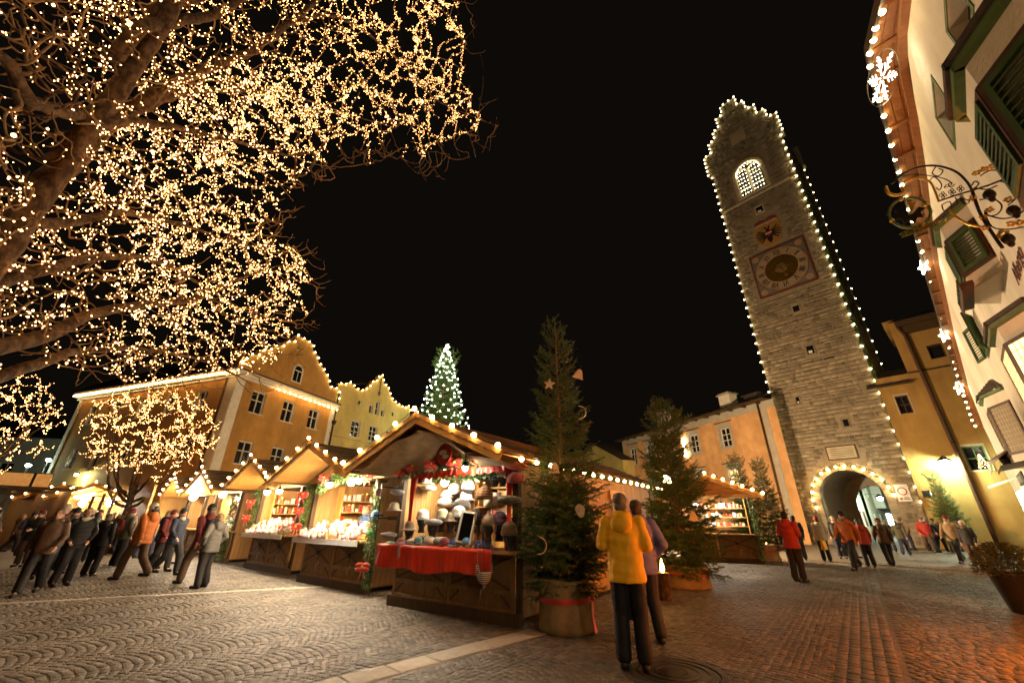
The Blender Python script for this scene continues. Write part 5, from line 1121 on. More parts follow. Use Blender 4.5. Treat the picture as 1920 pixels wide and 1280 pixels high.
# ---------------------------------------------------------------- hats and other goods
wool = lambda nm,c: mat(nm+' wool', c, tuple(v*.55 for v in c), 60, .95, .5, 140, sheen=.3)
HC = dict(white=wool('white',(.72,.68,.60)), cream=wool('cream',(.58,.48,.32)), brown=wool('brown',(.16,.09,.045)), grey=wool('grey',(.24,.22,.20)), dark=wool('charcoal',(.045,.04,.038)), olive=wool('olive',(.13,.11,.06)), blue=wool('blue',(.05,.09,.26)), red=wool('red',(.50,.03,.02)), maroon=wool('maroon',(.20,.025,.03)), plum=wool('plum',(.12,.06,.10)), green=wool('green',(.08,.36,.07)), pink=wool('pink',(.55,.14,.22)), sky=wool('sky blue',(.12,.33,.62)), teal=wool('teal',(.10,.28,.24)))
HEAD = mat('black display head', (.022,.02,.018), None, 5, .5)
def stripes(nm, c1, c2, sc_):
    m, nt, b = _new(nm); N = nt.nodes; L = nt.links; tc = N.new('ShaderNodeTexCoord'); w = N.new('ShaderNodeTexWave'); w.bands_direction = 'Z'; w.inputs['Scale'].default_value = sc_; w.inputs['Distortion'].default_value = 1.5
    L.new(tc.outputs['Object'], w.inputs[0]); r = N.new('ShaderNodeValToRGB'); r.color_ramp.interpolation = 'CONSTANT'; r.color_ramp.elements[0].color = (*c1,1); r.color_ramp.elements[1].color = (*c2,1); r.color_ramp.elements[1].position = .5; L.new(w.outputs[0], r.inputs[0]); L.new(r.outputs[0], b.inputs['Base Color']); b.inputs['Roughness'].default_value = .95; return m
HC['stripe'] = stripes('brown striped wool',(.10,.055,.03),(.34,.16,.06),9); HC['greystripe'] = stripes('grey striped wool',(.05,.05,.055),(.42,.40,.36),11); HC['norse'] = stripes('patterned maroon wool',(.17,.03,.045),(.50,.36,.30),22); HC['beige'] = stripes('patterned beige wool',(.42,.31,.20),(.22,.14,.09),24)
def hatmesh(kind):
    k = ('hat',kind)
    if k in _cache: return _cache[k]
    m = MB()
    if kind == 'beanie': m.lathe([(.112,-.01),(.126,.0),(.128,.045),(.116,.055),(.117,.08),(.108,.12),(.082,.155),(.045,.175),(.01,.18)],n=18)
    elif kind == 'beret': m.lathe([(.09,0),(.10,.012),(.15,.03),(.165,.055),(.15,.08),(.09,.10),(.03,.106),(.008,.115)],n=18,wob=.03,seed=3)
    elif kind == 'fur': m.lathe([(.10,0),(.14,.02),(.15,.07),(.13,.12),(.09,.155),(.03,.17)],n=22,wob=.09,seed=5)
    elif kind == 'brim': m.lathe([(.165,-.02),(.168,-.012),(.12,.01),(.108,.03),(.106,.08),(.085,.13),(.04,.148),(.01,.15)],n=20)
    elif kind == 'flap':
        m.lathe([(.116,0),(.12,.05),(.108,.11),(.08,.15),(.04,.185),(.012,.20)],n=18)
        for s in (-1,1): m.add([(s*.10,-.065,.03),(s*.10,.065,.03),(s*.115,.03,-.10),(s*.115,-.03,-.10),(s*.12,-.06,.03),(s*.12,.06,.03),(s*.128,.03,-.10),(s*.128,-.03,-.10)],[(0,1,2,3),(7,6,5,4),(0,4,5,1),(1,5,6,2),(2,6,7,3),(3,7,4,0)]); m.tube([(s*.12,0,-.10),(s*.13,-.01,-.22),(s*.12,0,-.36)],.007,5); m.ball((s*.12,0,-.38),.018,6,4)
        m.ball((0,0,.21),.03,8,6)
    _cache[k] = m.mesh('hat_'+kind, True); return _cache[k]
def headmesh():
    if 'head' not in _cache:
        m = MB(); m.lathe([(.07,0),(.06,.03),(.052,.08),(.062,.11),(.085,.15),(.097,.20),(.10,.25),(.09,.30),(.055,.335),(.01,.345)],n=16); m.ball((0,-.092,.195),(.014,.02,.028),6,5); _cache['head'] = m.mesh('display_head', True)
    return _cache['head']
def hl(px, py, Y, T=SH):
    """survey a photo point on the vertical plane y=Y of a stall frame -> world"""
    Ti = T.inverted(); c = Ti @ Vector((0,0,CAMH)); d = Ti.to_3x3() @ ray(px,py); k = (Y-c.y)/d.y; return T @ (c+d*k)
def put_hat(px, py, Y, kind, col, lab, s=1.0, rz=0.0, tilt=0.0, T=SH, head=False, hl_lab=None):
    p = hl(px,py,Y,T); hm = hatmesh(kind)
    o = thing('hat', lab, 'hat', p, RNG.uniform(-.5,.5)+rz); o.rotation_euler[0] = tilt; s *= .88; o.scale = (s,s,s)
    link('crown', hm, HC[col], o)
    if kind in ('beanie','fur') and col in ('white','cream','grey'): ob('label_tag', MB().box(-.012,.012,-.134,-.130,.01,.04), MT['sign'], o)
    if head:
        h = link('display_head', headmesh(), HEAD, None, loc=p+Vector((0,0,-.235*s)), rot=(0,0,RNG.uniform(-.6,.2))); h.scale = (s,s,s); tag(h, hl_lab or ('black display head under the '+lab), 'display head', 'black display heads')
for a in [ # counter row
 (768,992,-.02,'brim','brown','brown hat at the left end of the hat counter',1.15,1),(792,973,.25,'beanie','white','white beanie behind the brown hat at the counter left',1.2,1),(812,985,-.05,'beret','grey','grey beret left of the mirror',1.25,1),(829,972,.25,'beanie','cream','cream hood hat left of the mirror',1.15,1),(846,975,.22,'brim','cream','cream brimmed hat behind the mirror',1.1,1),(860,968,.30,'beanie','white','white hat right above the mirror',1.25,1),
 (893,972,.05,'beanie','dark','black beanie right of the mirror',1.1,1),(897,966,.25,'beret','red','red beret behind the earflap hat',1.1,1),(916,985,-.12,'flap','beige','patterned beige earflap hat with long cords on the counter',1.15,1),(936,982,.08,'beanie','plum','tall plum beanie on the counter right',1.3,1),(955,1002,-.12,'beanie','brown','dark brown beanie at the right end of the counter',1.25,1),
 (843,938,.9,'fur','grey','grey fur hat in the middle of the hat stall',1.5,0),(866,955,.6,'fur','dark','dark fur hat in the middle of the hat stall',1.4,0),(835,950,.75,'fur','cream','cream fur hat in the middle of the hat stall',1.3,0),
 (877,917,.7,'beanie','white','white hat with face opening hanging on the back wall',1.2,1),(874,935,.7,'brim','white','white sun hat low on the back wall',1.2,0),(852,926,.9,'beanie','white','white knitted cap on the left back wall',1.4,0),
 (905,900,.25,'fur','dark','black fur hat top left of the upper shelf',1.3,0),(927,898,.3,'beanie','blue','blue cap on the upper shelf',1.1,1),(943,893,.3,'beanie','white','white cap on the upper shelf',1.15,1),(957,895,.3,'beanie','white','second white cap on the upper shelf, right',1.1,0),
 (968,880,-.16,'beret','red','red hat hanging at the top right corner of the hat stall',1.25,0),(968,905,-.16,'fur','maroon','maroon hat hanging below the red one at the top right',1.15,0),(955,945,-.02,'beret','olive','big olive beret on the middle shelf',1.5,0),
 (800,905,.5,'brim','white','white hat on the top left of the hat stall',1.2,0),(803,920,.5,'beret','white','white beret below the top left hat',1.2,0)]:
    put_hat(a[0],a[1],a[2],a[3],a[4],a[5],a[6],head=bool(a[7]))
put_hat(908,935,-.05,'flap','stripe','brown striped earflap hat hanging by its cords in the opening',1.35)
put_hat(739,955,-.30,'brim','cream','cream brimmed hat hanging outside left of the hat stall',1.05); put_hat(745,927,-.3,'beret','grey','grey cap hanging outside high on the left of the hat stall',1.0); put_hat(729,1008,-.3,'beret','grey','round grey hat low outside the left of the hat stall',1.1)
put_hat(908,1070,-.42,'flap','greystripe','grey striped pompom hat hanging below the red cloth',1.1,tilt=pi)
tag(ob('hanging_cord', MB().tube([hl(907,1025,-.42),hl(908,1075,-.42)],.006,4), MT['black']), 'dark cord holding the striped hat below the counter', 'cord')
put_hat(712,917,-.3,'beanie','norse','patterned maroon bobble hat hanging at the sweets stall corner',.95,tilt=pi,T=S2); put_hat(704,970,-.3,'beanie','sky','blue and white cap hanging at the sweets stall corner',.95,T=S2); put_hat(693,1005,-.3,'flap','green','bright green hat hanging at the sweets stall corner',.8,T=S2)
tag(ob('hat_rack', MB(SH).tube([(-.28,-.25,1.1),(-.28,-.25,2.25)],.012,6).box(-.45,-.1,-.27,-.23,2.2,2.24).box(-.4,-.15,-.27,-.23,1.55,1.58).box(-.29,-.27,-.25,.05,1.5,1.53).box(-.29,-.27,-.25,.05,2.1,2.13).box(-.30,.02,.02,.05,1.48,1.55).box(-.30,.02,.02,.05,2.08,2.15), MT['iron']), 'dark wall rack carrying hats outside the left of the hat stall', 'rack')
# mirror, shelves, boxes, gloves
m = thing('mirror', 'white framed table mirror leaning on the hat counter', 'mirror', T=Matrix.Translation(hl(868,1018,-.16)) @ Matrix.Rotation(radians(90-124.7),4,'Z') @ Matrix.Rotation(-.16,4,'X') @ Matrix.Rotation(.10,4,'Y')); ob('frame', MB().box(-.17,-.14,-.02,.02,0,.52).box(.14,.17,-.02,.02,0,.52).box(-.14,.14,-.02,.02,.49,.52).box(-.14,.14,-.02,.02,0,.03), MT['trim'], m)
_mg = _new('mirror glass'); _mg[2].inputs['Metallic'].default_value = 1; _mg[2].inputs['Roughness'].default_value = .05; _mg[2].inputs['Base Color'].default_value = (.75,.72,.65,1); ob('glass', MB().box(-.14,.14,-.008,.0,.03,.49), _mg[0], m)
sf = thing('shelf_unit', 'wooden shelves at the right inside the hat stall', 'shelf', T=SH); 
for z in (1.32,1.70,2.02): ob('shelf', MB().box(2.05,2.86,.12,.5,z,z+.025), MT['pine'], sf)
ob('side_board', MB().box(2.0,2.05,.12,.5,1.05,2.35), MT['pine'], sf)
for i,(x,z,w,h,c) in enumerate(((2.10,1.725,.17,.15,'sign'),(2.30,1.725,.12,.16,'trim'),(2.44,1.725,.10,.16,'sign'),(2.12,1.345,.22,.13,'trim'),(2.36,1.345,.13,.16,'sign'),(2.52,1.345,.28,.13,'trim'))): tag(ob('gift_box', MB(SH).box(x,x+w,.2,.32,z,z+h), MT[c]), ['white box at the left of the middle shelf','grey box beside it on the middle shelf','third small box on the middle shelf','pale box at the left of the lower shelf','tall white box on the lower shelf','wide pale box at the right of the lower shelf'][i], 'box', 'boxes on the hat stall shelves')
gl = ['pink','white','green','red','cream','plum','pink','dark','teal','white','red','maroon']
for i in range(12):
    x = .95+(i % 6)*.11; z = 2.0 if i < 6 else 1.62; b = MB(); b.box(-.035,.035,-.015,.015,-.16,0)
    for k in range(4): b.box(-.035+k*.018,-.035+k*.018+.015,-.012,.012,-.23+.012*abs(k-1.5),-.16)
    b.box(.036,.052,-.012,.012,-.17,-.11); o = thing('mitten', gl[i]+' knitted glove, number '+['one','two','three','four','five','six'][i % 6]+' from the left in the '+('upper' if i < 6 else 'lower')+' row', 'glove', SH @ Vector((x,1.5,z)), radians(90-124.7), 'gloves hanging on the hat stall back'); ob('palm', b, HC[gl[i]], o); ob('cuff', MB().box(-.04,.04,-.018,.018,0,.05), HC[gl[i]], o)
tag(ob('glove_rail', MB(SH).tube([(.8,1.5,2.06),(1.7,1.5,2.06)],.01,5).tube([(.8,1.5,1.68),(1.7,1.5,1.68)],.01,5).tube([(.8,1.5,1.0),(.8,1.5,2.3)],.014,5).tube([(1.7,1.5,1.0),(1.7,1.5,2.3)],.014,5), MT['metal']), 'metal rail carrying gloves at the back of the hat stall', 'rail')
for i,(x,c) in enumerate(((.20,'teal'),(.42,'pink'),(.66,'grey'),(.92,'red'),(1.05,'white'),(1.75,'dark'),(.10,'cream'))): 
    o = thing('glove_pile', ['teal gloves','pink gloves','grey gloves','red mittens','white gloves','black gloves','cream gloves'][i]+' lying flat on the red cloth', 'gloves', SH @ Vector((x,-.2,1.062)), RNG.uniform(-1,1), 'gloves lying on the red cloth'); ob('top_glove', MB().ball((0,0,.018),(.09,.05,.018),10,5).ball((.1,.02,.014),(.05,.03,.014),8,4).ball((.03,.06,.014),(.03,.022,.013),8,4), HC[c], o, smooth=True); ob('lower_glove', MB().ball((.02,-.04,.010),(.09,.05,.012),10,5), HC[c], o, smooth=True)
o = thing('mitten', 'pink striped mitten hanging over the front edge of the red cloth', 'glove', SH @ Vector((.62,-.40,1.03)), radians(90-124.7)); ob('palm', MB().ball((0,0,-.1),(.05,.018,.1),8,6), HC['norse'], o, smooth=True); ob('cuff', MB().box(-.04,.04,-.015,.015,-.02,.03), HC['pink'], o)
hs_ = thing('gable_plaque', 'red and white painted oval plaque hanging in the hat stall gable', 'plaque', T=SH @ Matrix.Translation((1.62,-.42,2.62)) @ Matrix.Rotation(pi/2,4,'X')); ob('plate', MB().lathe([(.19,0),(.19,.02),(.02,.022)],n=20), MT['red'], hs_); ob('white_shape', MB().ball((-.02,.03,.024),(.10,.05,.006),10,4).ball((.05,-.05,.024),(.08,.04,.006),10,4), MT['sign'], hs_)

# sweets: bags, hearts, jars heaped on the two counters
pk = [mat('white sweet wrap',(.78,.74,.68),None,20,.35), mat('pink sweet wrap',(.70,.38,.36),None,20,.35), mat('gingerbread',(.36,.16,.05),None,20,.7), mat('clear cellophane bag',(.66,.56,.45),(.45,.30,.2),25,.2), mat('red sweet wrap',(.58,.07,.05),None,20,.35)]
def sweets(T, W, n, seed, where):
    R_ = random.Random(seed); kinds = []
    for k in range(3):
        m = MB()
        if k == 0: m.lathe([(.04,0),(.068,.02),(.072,.06),(.04,.10),(.018,.115),(.034,.145),(.03,.15)],n=10,wob=.10,seed=seed)
        elif k == 1: m.lathe([(.045,0),(.05,.01),(.05,.10),(.042,.115),(.046,.118),(.046,.14),(.01,.142)],n=12)
        else: m.box(-.06,.06,-.035,.035,0,.07).box(-.055,.055,-.03,.03,.071,.075)
        kinds.append(m.mesh('sweet',k < 2))
    for i in range(n):
        r = i/n; row = int(r*5); x = .12+(W-.3)*R_.random(); y = -.26+row*.14+R_.uniform(-.04,.04); z = 1.05+row*.05+R_.uniform(0,.02)*row; k = R_.choices([0,1,2],[6,2,3])[0]
        o = thing('sweet_bag' if k == 0 else ('sweet_jar' if k == 1 else 'sweet_box'), ['small bag of wrapped sweets heaped ','lidded jar of sweets among the heap ','small flat box of sweets in the heap '][k]+where, ['bag','jar','box'][k], T @ Vector((x,y,z)), R_.uniform(0,6), ['sweet bags ','sweet jars ','sweet boxes '][k]+where); s = R_.uniform(.85,1.3); o.scale = (s,s,s); link(['bag','jar','box'][k], kinds[k], pk[R_.choices([0,1,2,3,4],[6,3,2,4,1])[0]], o)
    for j in range(4):
        y = .42+.14*(j > 0); 
    rk = thing('goods_steps', 'stepped display rack carrying sweets '+where, 'rack', T=T)
    for j in range(3): ob('step', MB().box(.12,W-.12,-.12+j*.2+.08,.10+j*.2+.08,1.046,1.09+j*.055), MT['pine'], rk)
    ob('paper_edge', MB().box(.0,W-.02,-.33,-.305,.93,1.05), MT['sign'], rk)
sweets(S2, 3.0, 120, 3, 'on the counter next to the hat stall'); sweets(S1, 3.0, 95, 4, 'on the counter of the stall with jars')
def fill_hats():
    R_ = random.Random(31); cols = ['white','cream','brown','grey','dark','olive','blue','red','maroon','plum','pink','sky','teal','stripe','greystripe','norse','beige']; kk = ['beanie','beret','brim','flap','fur']; nm = dict(beanie='beanie',beret='beret',brim='brimmed hat',flap='earflap hat',fur='fur hat')
    rows = [('in the front row on the counter',-.12,1.062,10,.25,2.6,'front'),('in the second row on the counter',.22,1.062,10,.3,2.0,'front'),('in the lower row on the back wall',1.75,1.45,8,.5,2.3,'wall'),('in the upper row on the back wall',1.75,1.85,8,.5,2.3,'wall'),('on the lowest shelf of the hat stall',.3,1.35,4,2.15,2.75,'shelf')]
    for where,y,z,n,xa,xb,md in rows:
        for i in range(n):
            k = R_.choice(kk); c = R_.choice(cols); x = xa+(xb-xa)*(i+.5+R_.uniform(-.25,.25))/n; s = R_.uniform(.62,.86); o = thing('hat', '%s %s, %s from left %s' % (c.replace('greystripe','striped grey').replace('stripe','striped brown').replace('norse','patterned maroon'),nm[k],['first','second','third','fourth','fifth','sixth','seventh','eighth','ninth','tenth'][i],where), 'hat', SH @ Vector((x,y+R_.uniform(-.05,.05),z+R_.uniform(0,.05))), R_.uniform(0,6), 'hats filling the hat stall'); o.scale = (s,s,s*R_.uniform(.7,1)); o.rotation_euler[0] = R_.uniform(-.2,.5); link('crown', hatmesh(k), HC[c], o)
    pg = thing('hat_pegs', 'peg rails carrying hats on the back wall of the hat stall', 'rail', T=SH)
    for z in (1.5,1.9): ob('rail', MB().box(.4,2.4,1.85,1.88,z,z+.05), MT['woodd'], pg)
    pt = thing('partition', 'pale board partition behind the hats in the hat stall', 'partition', T=SH)
    for i in range(15): ob('board', MB().box(.12+i*.184,.12+i*.184+.178,1.9,1.93,.12,2.42), MT['pine'], pt)
fill_hats()
def shelves(T, label, W, zs, D, seed, where, x0=.3, x1=None, side=False):
    R_ = random.Random(seed); x1 = x1 or W-.25; T = T @ Matrix.Translation((.34,0,0)) @ Matrix.Rotation(pi/2,4,'Z') if side else T; s = thing('shelf_unit', label, 'shelf', T=T)
    for z in zs: ob('shelf', MB().box(x0,x1,D,D+.28,z,z+.025), MT['pine'], s)
    for x in (x0-.03,x1): ob('upright', MB().box(x,x+.03,D,D+.28,1.0,zs[-1]+.4), MT['pine'], s)
    for z in zs:
        x = x0+.04
        while x < x1-.15:
            w = R_.uniform(.06,.13); h = R_.uniform(.10,.24); jr = R_.random() < .5; o = thing('jar' if jr else 'packet', ('lidded jar' if jr else 'upright packet')+' standing on the shelves '+where, 'jar' if jr else 'packet', T @ Vector((x+w/2,D+.13,z+.026)), radians(90-128)+(pi/2 if side else 0), ('jars' if jr else 'packets')+' on the shelves '+where)
            m = pk[R_.choices([0,1,2,3,4],[4,2,3,4,2])[0]]
            if o.name.startswith('jar'): ob('glass_body', MB().lathe([(w*.42,0),(w*.45,.01),(w*.45,h*.75),(w*.3,h*.85)],n=10), m, o); ob('lid', MB().lathe([(w*.34,h*.85),(w*.34,h),(.005,h)],n=10), MT['gilt'], o)
            else: ob('front', MB().box(-w/2,w/2,-.03,.03,0,h), m, o)
            x += w+R_.uniform(.01,.06)
shelves(S2, 'shelves on the left inner wall of the sweets stall next to the hat stall', 3.0, (1.35,1.65,1.95), .0, 5, 'behind the sweets', .75, 2.2, True); shelves(S1, 'shelves full of jars in the stall with jars', 3.0, (1.30,1.62,1.94), .0, 6, 'of the stall with jars', .35, 2.2, True)
shelves(S0_, 'high shelves in the book stall', 3.0, (1.55,1.95), .0, 8, 'of the book stall', .3, 2.2, True); shelves(S4, 'shelves in the stall behind the middle spruce', 3.0, (1.3,1.65,2.0), .6, 9, 'of the stall behind the spruce')
def racks():
    cols = [(.55,.5,.42),(.3,.33,.25),(.5,.32,.16),(.2,.2,.22),(.6,.55,.3)]; ms = [mat('print cover %d' % i,c,None,15,.4) for i,c in enumerate(cols)]
    k = 0
    for r in range(4):
        for i in range(18):
            x = .3+i*.14; o = thing('print', 'printed card standing in the sloping racks of the book stall', 'card', S0_ @ Vector((x,-.1+r*.2,1.07+r*.10)), radians(90-130)+RNG.uniform(-.05,.05), 'cards in the book stall racks'); o.rotation_euler[0] = -.3; ob('sheet', MB().box(-.06,.06,0,.008,0,.17), ms[k % 5], o); k += RNG.randint(1,3)
    b = thing('card_rack', 'sloping display rack in the book stall', 'rack', T=S0_)
    for r in range(4): ob('ledge', MB().box(.2,2.85,-.14+r*.2,.06+r*.2,1.046,1.075+r*.10), MT['pine'], b)
    c = thing('wooden_board_stack', 'tall pale boards standing at the left of the book stall', 'board', T=S0_)
    for i in range(3): ob('board', MB().box(.25+i*.25,.48+i*.25,.3,.33,1.05,2.2), MT['pine'], c)
racks()
# ================================================================== spruces
def spruce_mesh(key, H, R, seed, dens=1.0, needle=.021, leader=.5, low=.0, wid=.0030):
    """returns (trunk+shoots mesh, needles mesh); base at z=0"""
    R_ = random.Random(seed); rn = np.random.default_rng(seed)
    wood = MB(); segs = []      # shoot segments for needles: (a, b, density factor)
    wood.tube([(0,0,0),(.01,0,H*.4),(0,.01,H*.75),(0,0,H)], [H*.011,H*.008,H*.0042,H*.0012], 7)
    segs.append((Vector((0,0,H*.86)),Vector((0,0,H-.04)),.35))
    z = low; lev = 0
    while z < H-leader*.55:
        k = (z-low)/(H-low); L = R*(1-k)**.58*1.02+.06; nb = 8 if k < .72 else 6
        for i in range(nb):
            a = 2*pi*(i+R_.random()*.55)/nb+lev*1.3; l = L*R_.uniform(.70,1.18)*min(1,.74+k*1.6)*(1.55 if k > .72 else 1)
            elev = -.30+k*1.25+R_.uniform(-.14,.14) if k < .75 else .62+ (k-.75)*1.6+R_.uniform(-.1,.15)
            d = Vector((cos(a)*cos(elev),sin(a)*cos(elev),sin(elev))); p = Vector((0,0,z+R_.uniform(-.05,.05))); pts = [p.copy()]; n = 6
            for q in range(n):
                up = .05+.09*(q/n) if k < .7 else .10
                d = (d+Vector((R_.uniform(-.07,.07),R_.uniform(-.07,.07),up-.02))).normalized(); p = p+d*l/n; pts.append(p.copy())
            wood.tube(pts, [max(.0022,.011*H/4.5*(1-j/(n+.6))*(.4+.6*(1-k))) for j in range(n+1)], 4, False)
            for j in range(n): segs.append((pts[j],pts[j+1],1.0 if j > 0 else .4))
            # side shoots
            ns = max(2,int(l/.050*dens*(1 if k < .72 else .75)))
            for s in range(ns):
                u = .12+.86*(s+R_.random())/ns; j = min(int(u*n),n-1); b = pts[j].lerp(pts[j+1],u*n-j); dd = (pts[j+1]-pts[j]).normalized(); side = dd.cross(Vector((0,0,1)))
                if side.length < 1e-3: side = dd.orthogonal()
                side.normalize(); sg = 1 if s % 2 else -1; ls = (.10+.34*l*(1-u)*R_.uniform(.6,1.2))
                d2 = (dd*R_.uniform(.55,.95)+side*sg*R_.uniform(.6,1.0)+Vector((0,0,R_.uniform(-.45,.25) if k < .6 else R_.uniform(-.1,.4)))).normalized()
                m1 = b+d2*ls*.55; m2 = m1+(d2+Vector((0,0,R_.uniform(-.25,.15)))).normalized()*ls*.45; segs += [(b,m1,1.0),(m1,m2,1.0)]
                if ls > .16:
                    for w_ in range(int(ls/.06)):
                        bb = b.lerp(m2,R_.uniform(.25,.95)); d3 = (d2*.8+side.cross(d2)*R_.uniform(-.7,.7)+side*R_.uniform(-.8,.8)+Vector((0,0,-.15))).normalized(); segs.append((bb,bb+d3*R_.uniform(.05,.12),1.0))
        z += (.095+.075*(H/4.6)*(.5+.8*k)+(.10 if k > .72 else 0)) * R_.uniform(.8,1.15); lev += 1
    A = np.array([tuple(s[0]) for s in segs]); B = np.array([tuple(s[1]) for s in segs]); F_ = np.array([s[2] for s in segs]); Ls = np.linalg.norm(B-A,axis=1)
    cnt = np.maximum(1,(Ls*F_*dens*330/ (needle/.021)).astype(int)); idx = np.repeat(np.arange(len(segs)),cnt); n = len(idx)
    t = rn.random(n)[:,None]; P = A[idx]*(1-t)+B[idx]*t; D = (B-A)[idx]; D /= np.linalg.norm(D,axis=1)[:,None]+1e-9
    r = rn.normal(size=(n,3)); r -= (r*D).sum(1)[:,None]*D; r /= np.linalg.norm(r,axis=1)[:,None]+1e-9
    dirn = D*.75+r*.8; dirn /= np.linalg.norm(dirn,axis=1)[:,None]; ln = needle*rn.uniform(.75,1.25,n)[:,None]
    w = np.cross(dirn,rn.normal(size=(n,3))); w /= np.linalg.norm(w,axis=1)[:,None]+1e-9; w *= wid
    V = np.stack([P-w,P+w,P+dirn*ln],1).reshape(-1,3)
    me = npmesh('spruce_needles_'+key, V, np.arange(n*3).reshape(-1,3)); tw = wood.mesh('spruce_wood_'+key)
    return tw, me
SPA = spruce_mesh('a',4.62,.80,21,1.0,leader=.55,wid=.0036,needle=.026); SPB = spruce_mesh('b',4.35,1.20,33,.9,needle=.036,leader=.45,wid=.0058); SPC = spruce_mesh('c',4.0,.80,45,.62,needle=.05,leader=.6,wid=.009)
def spruce(loc, meshes, lab, s=1.0, rz=0.0, grp='spruces in burlap tubs'):
    t = thing('spruce_tree', lab, 'spruce', loc, rz, grp); t.scale = (s,s,s) if not hasattr(s,'__len__') else s
    link('trunk', meshes[0], MT['twig'], t); link('crown', meshes[1], MT['needle'], t, kind='stuff'); return t
def tub(loc, r, h, lab, rz=0.0, drop=True, seed=1):
    t = thing('burlap_tub', lab, 'planter', loc, rz, 'burlap wrapped tubs'); n = 40; prof = [(.97,0),(1.03,.03),(1.05,.12),(1.0,.3),(.985,.5),(.99,.62),(1.0,.75),(1.0,.9),(1.01,.97),(.97,1.0),(.90,.985),(.86,.93)]
    b = MB(); R_ = random.Random(seed); ph = [R_.uniform(0,6) for _ in range(6)]
    for i,(q,z) in enumerate(prof):
        for k in range(n):
            a = 2*pi*k/n; wr = .012*sin(a*7+ph[0]+z*3)+.010*sin(a*13+ph[1]-z*5)+.014*sin(a*3+ph[2]+z*2)+(.03*sin(a*5+ph[3])+.03*sin(a*11+ph[4]))*(max(0,.15-z)*4)+.02*sin(a*9+ph[5])*max(0,z-.85)*3
            b.v.append((r*(q+wr)*cos(a), r*(q+wr)*sin(a), h*(z+(.015*sin(a*4+ph[1]) if z > .9 else 0))))
    b.f = [(i*n+k,i*n+(k+1) % n,(i+1)*n+(k+1) % n,(i+1)*n+k) for i in range(len(prof)-1) for k in range(n)]; ob('burlap_wrap', b, MT['burlap'], t, smooth=True)
    ob('soil', MB().lathe([(r*.88,h*.90),(r*.3,h*.93),(.01,h*.94)],n=20,wob=.03), MT['tarmac'], t)
    rb = MB(); 
    for z in (.585,.675):
        for k in range(n): a = 2*pi*k/n; dz = .03*sin(a+1.0); rb.v.append((r*1.035*cos(a),r*1.035*sin(a),h*(z+dz)))
    rb.f = [(k,(k+1) % n,n+(k+1) % n,n+k) for k in range(n)]; ob('ribbon_band', rb, MT['ribbon'], t, smooth=True)
    if drop:
        a = -.75; c = Vector((cos(a),sin(a),0)); s = Vector((-sin(a),cos(a),0)); q = MB(); pts = [(1.045,.66),(1.06,.45),(1.05,.25),(1.10,.10),(1.13,.0)]
        for i,(rr,z) in enumerate(pts): q.v += [tuple(c*r*rr+s*(.045+.01*i*(i > 2))+Vector((0,0,h*z))), tuple(c*r*rr-s*.045+Vector((0,0,h*z)))]
        q.f = [(2*i,2*i+1,2*i+3,2*i+2) for i in range(4)]; ob('ribbon_tail', q, MT['ribbon'], t); ob('ribbon_knot', MB().ball(c*r*1.05+Vector((0,0,h*.64)),(.05,.05,.04),8,6), MT['ribbon'], t)
    return t
tub((.85,7.22,0), .40, .68, 'nearest burlap tub with red ribbon beside the hat stall', .35, seed=2); spruce((.87,7.24,.60), SPA, 'tall nearest spruce hung with wooden shapes beside the hat stall')
spruce((.87,7.26,.74), spruce_mesh('skirt',1.5,.80,77,1.1,leader=.1,wid=.0036,needle=.024), 'loose lower spruce boughs tied round the nearest spruce above its tub', grp=None)
tub((4.44,11.60,0), .56, .50, 'low wide burlap tub of the middle spruce', 1.2, False, 3); spruce((4.44,11.60,.42), SPB, 'middle spruce with bushy crown right of the yellow jacket', rz=1)
tub((10.75,19.15,0), .62, .62, 'far burlap tub holding the pair of spruces before the tower', .2, False, 4); spruce((10.45,19.25,.5), SPC, 'left spruce of the pair in one tub before the tower', 1.0, .4); spruce((11.35,18.95,.5), SPC, 'right spruce of the pair in one tub before the tower', .95, 2.2)
q = CF @ Vector((1.05,-1.0,0)); spruce((q.x,q.y,.35), SPC, 'small spruce standing against the ochre wall under the lantern', 1.12, 1.4, None); tub((q.x,q.y,0), .5, .45, 'tub of the small spruce at the ochre wall', 0, False, 5)
q = hp(832,800,43); 
def lit_tree():
    t = spruce((-7.55,42.5,4.6), SPC, 'big lit Christmas tree covered in white lights behind the stalls', (3.7,3.7,3.85), .9, None)
    base = tag(ob('tree_pole', MB().tube([(-7.55,42.5,0),(-7.55,42.5,5.2)],.3,8), MT['bark']), 'bare lower trunk of the big lit Christmas tree', 'trunk')
    pts = []
    for i in range(290):
        k = (i/290)**1.25; z = 4.9+15.3*k; a = i*2.399963; r = 4.7*(1-k)**.95+.08; r *= RNG.uniform(.8,1.0); pts.append(Vector((-7.55+r*cos(a),42.5+r*sin(a),z+RNG.uniform(-.25,.25))))
    # strings in garland rows
    o = thing('tree_lights', 'white lights wound round the big Christmas tree', 'light chain', (-7.55,42.5,4.6)); me = MB().ball((0,0,0),.062,6,4).mesh('bulb')
    for p in pts: link('bulb', me, EM['xmas'], o, loc=p-Vector((-7.55,42.5,4.6)))
lit_tree()
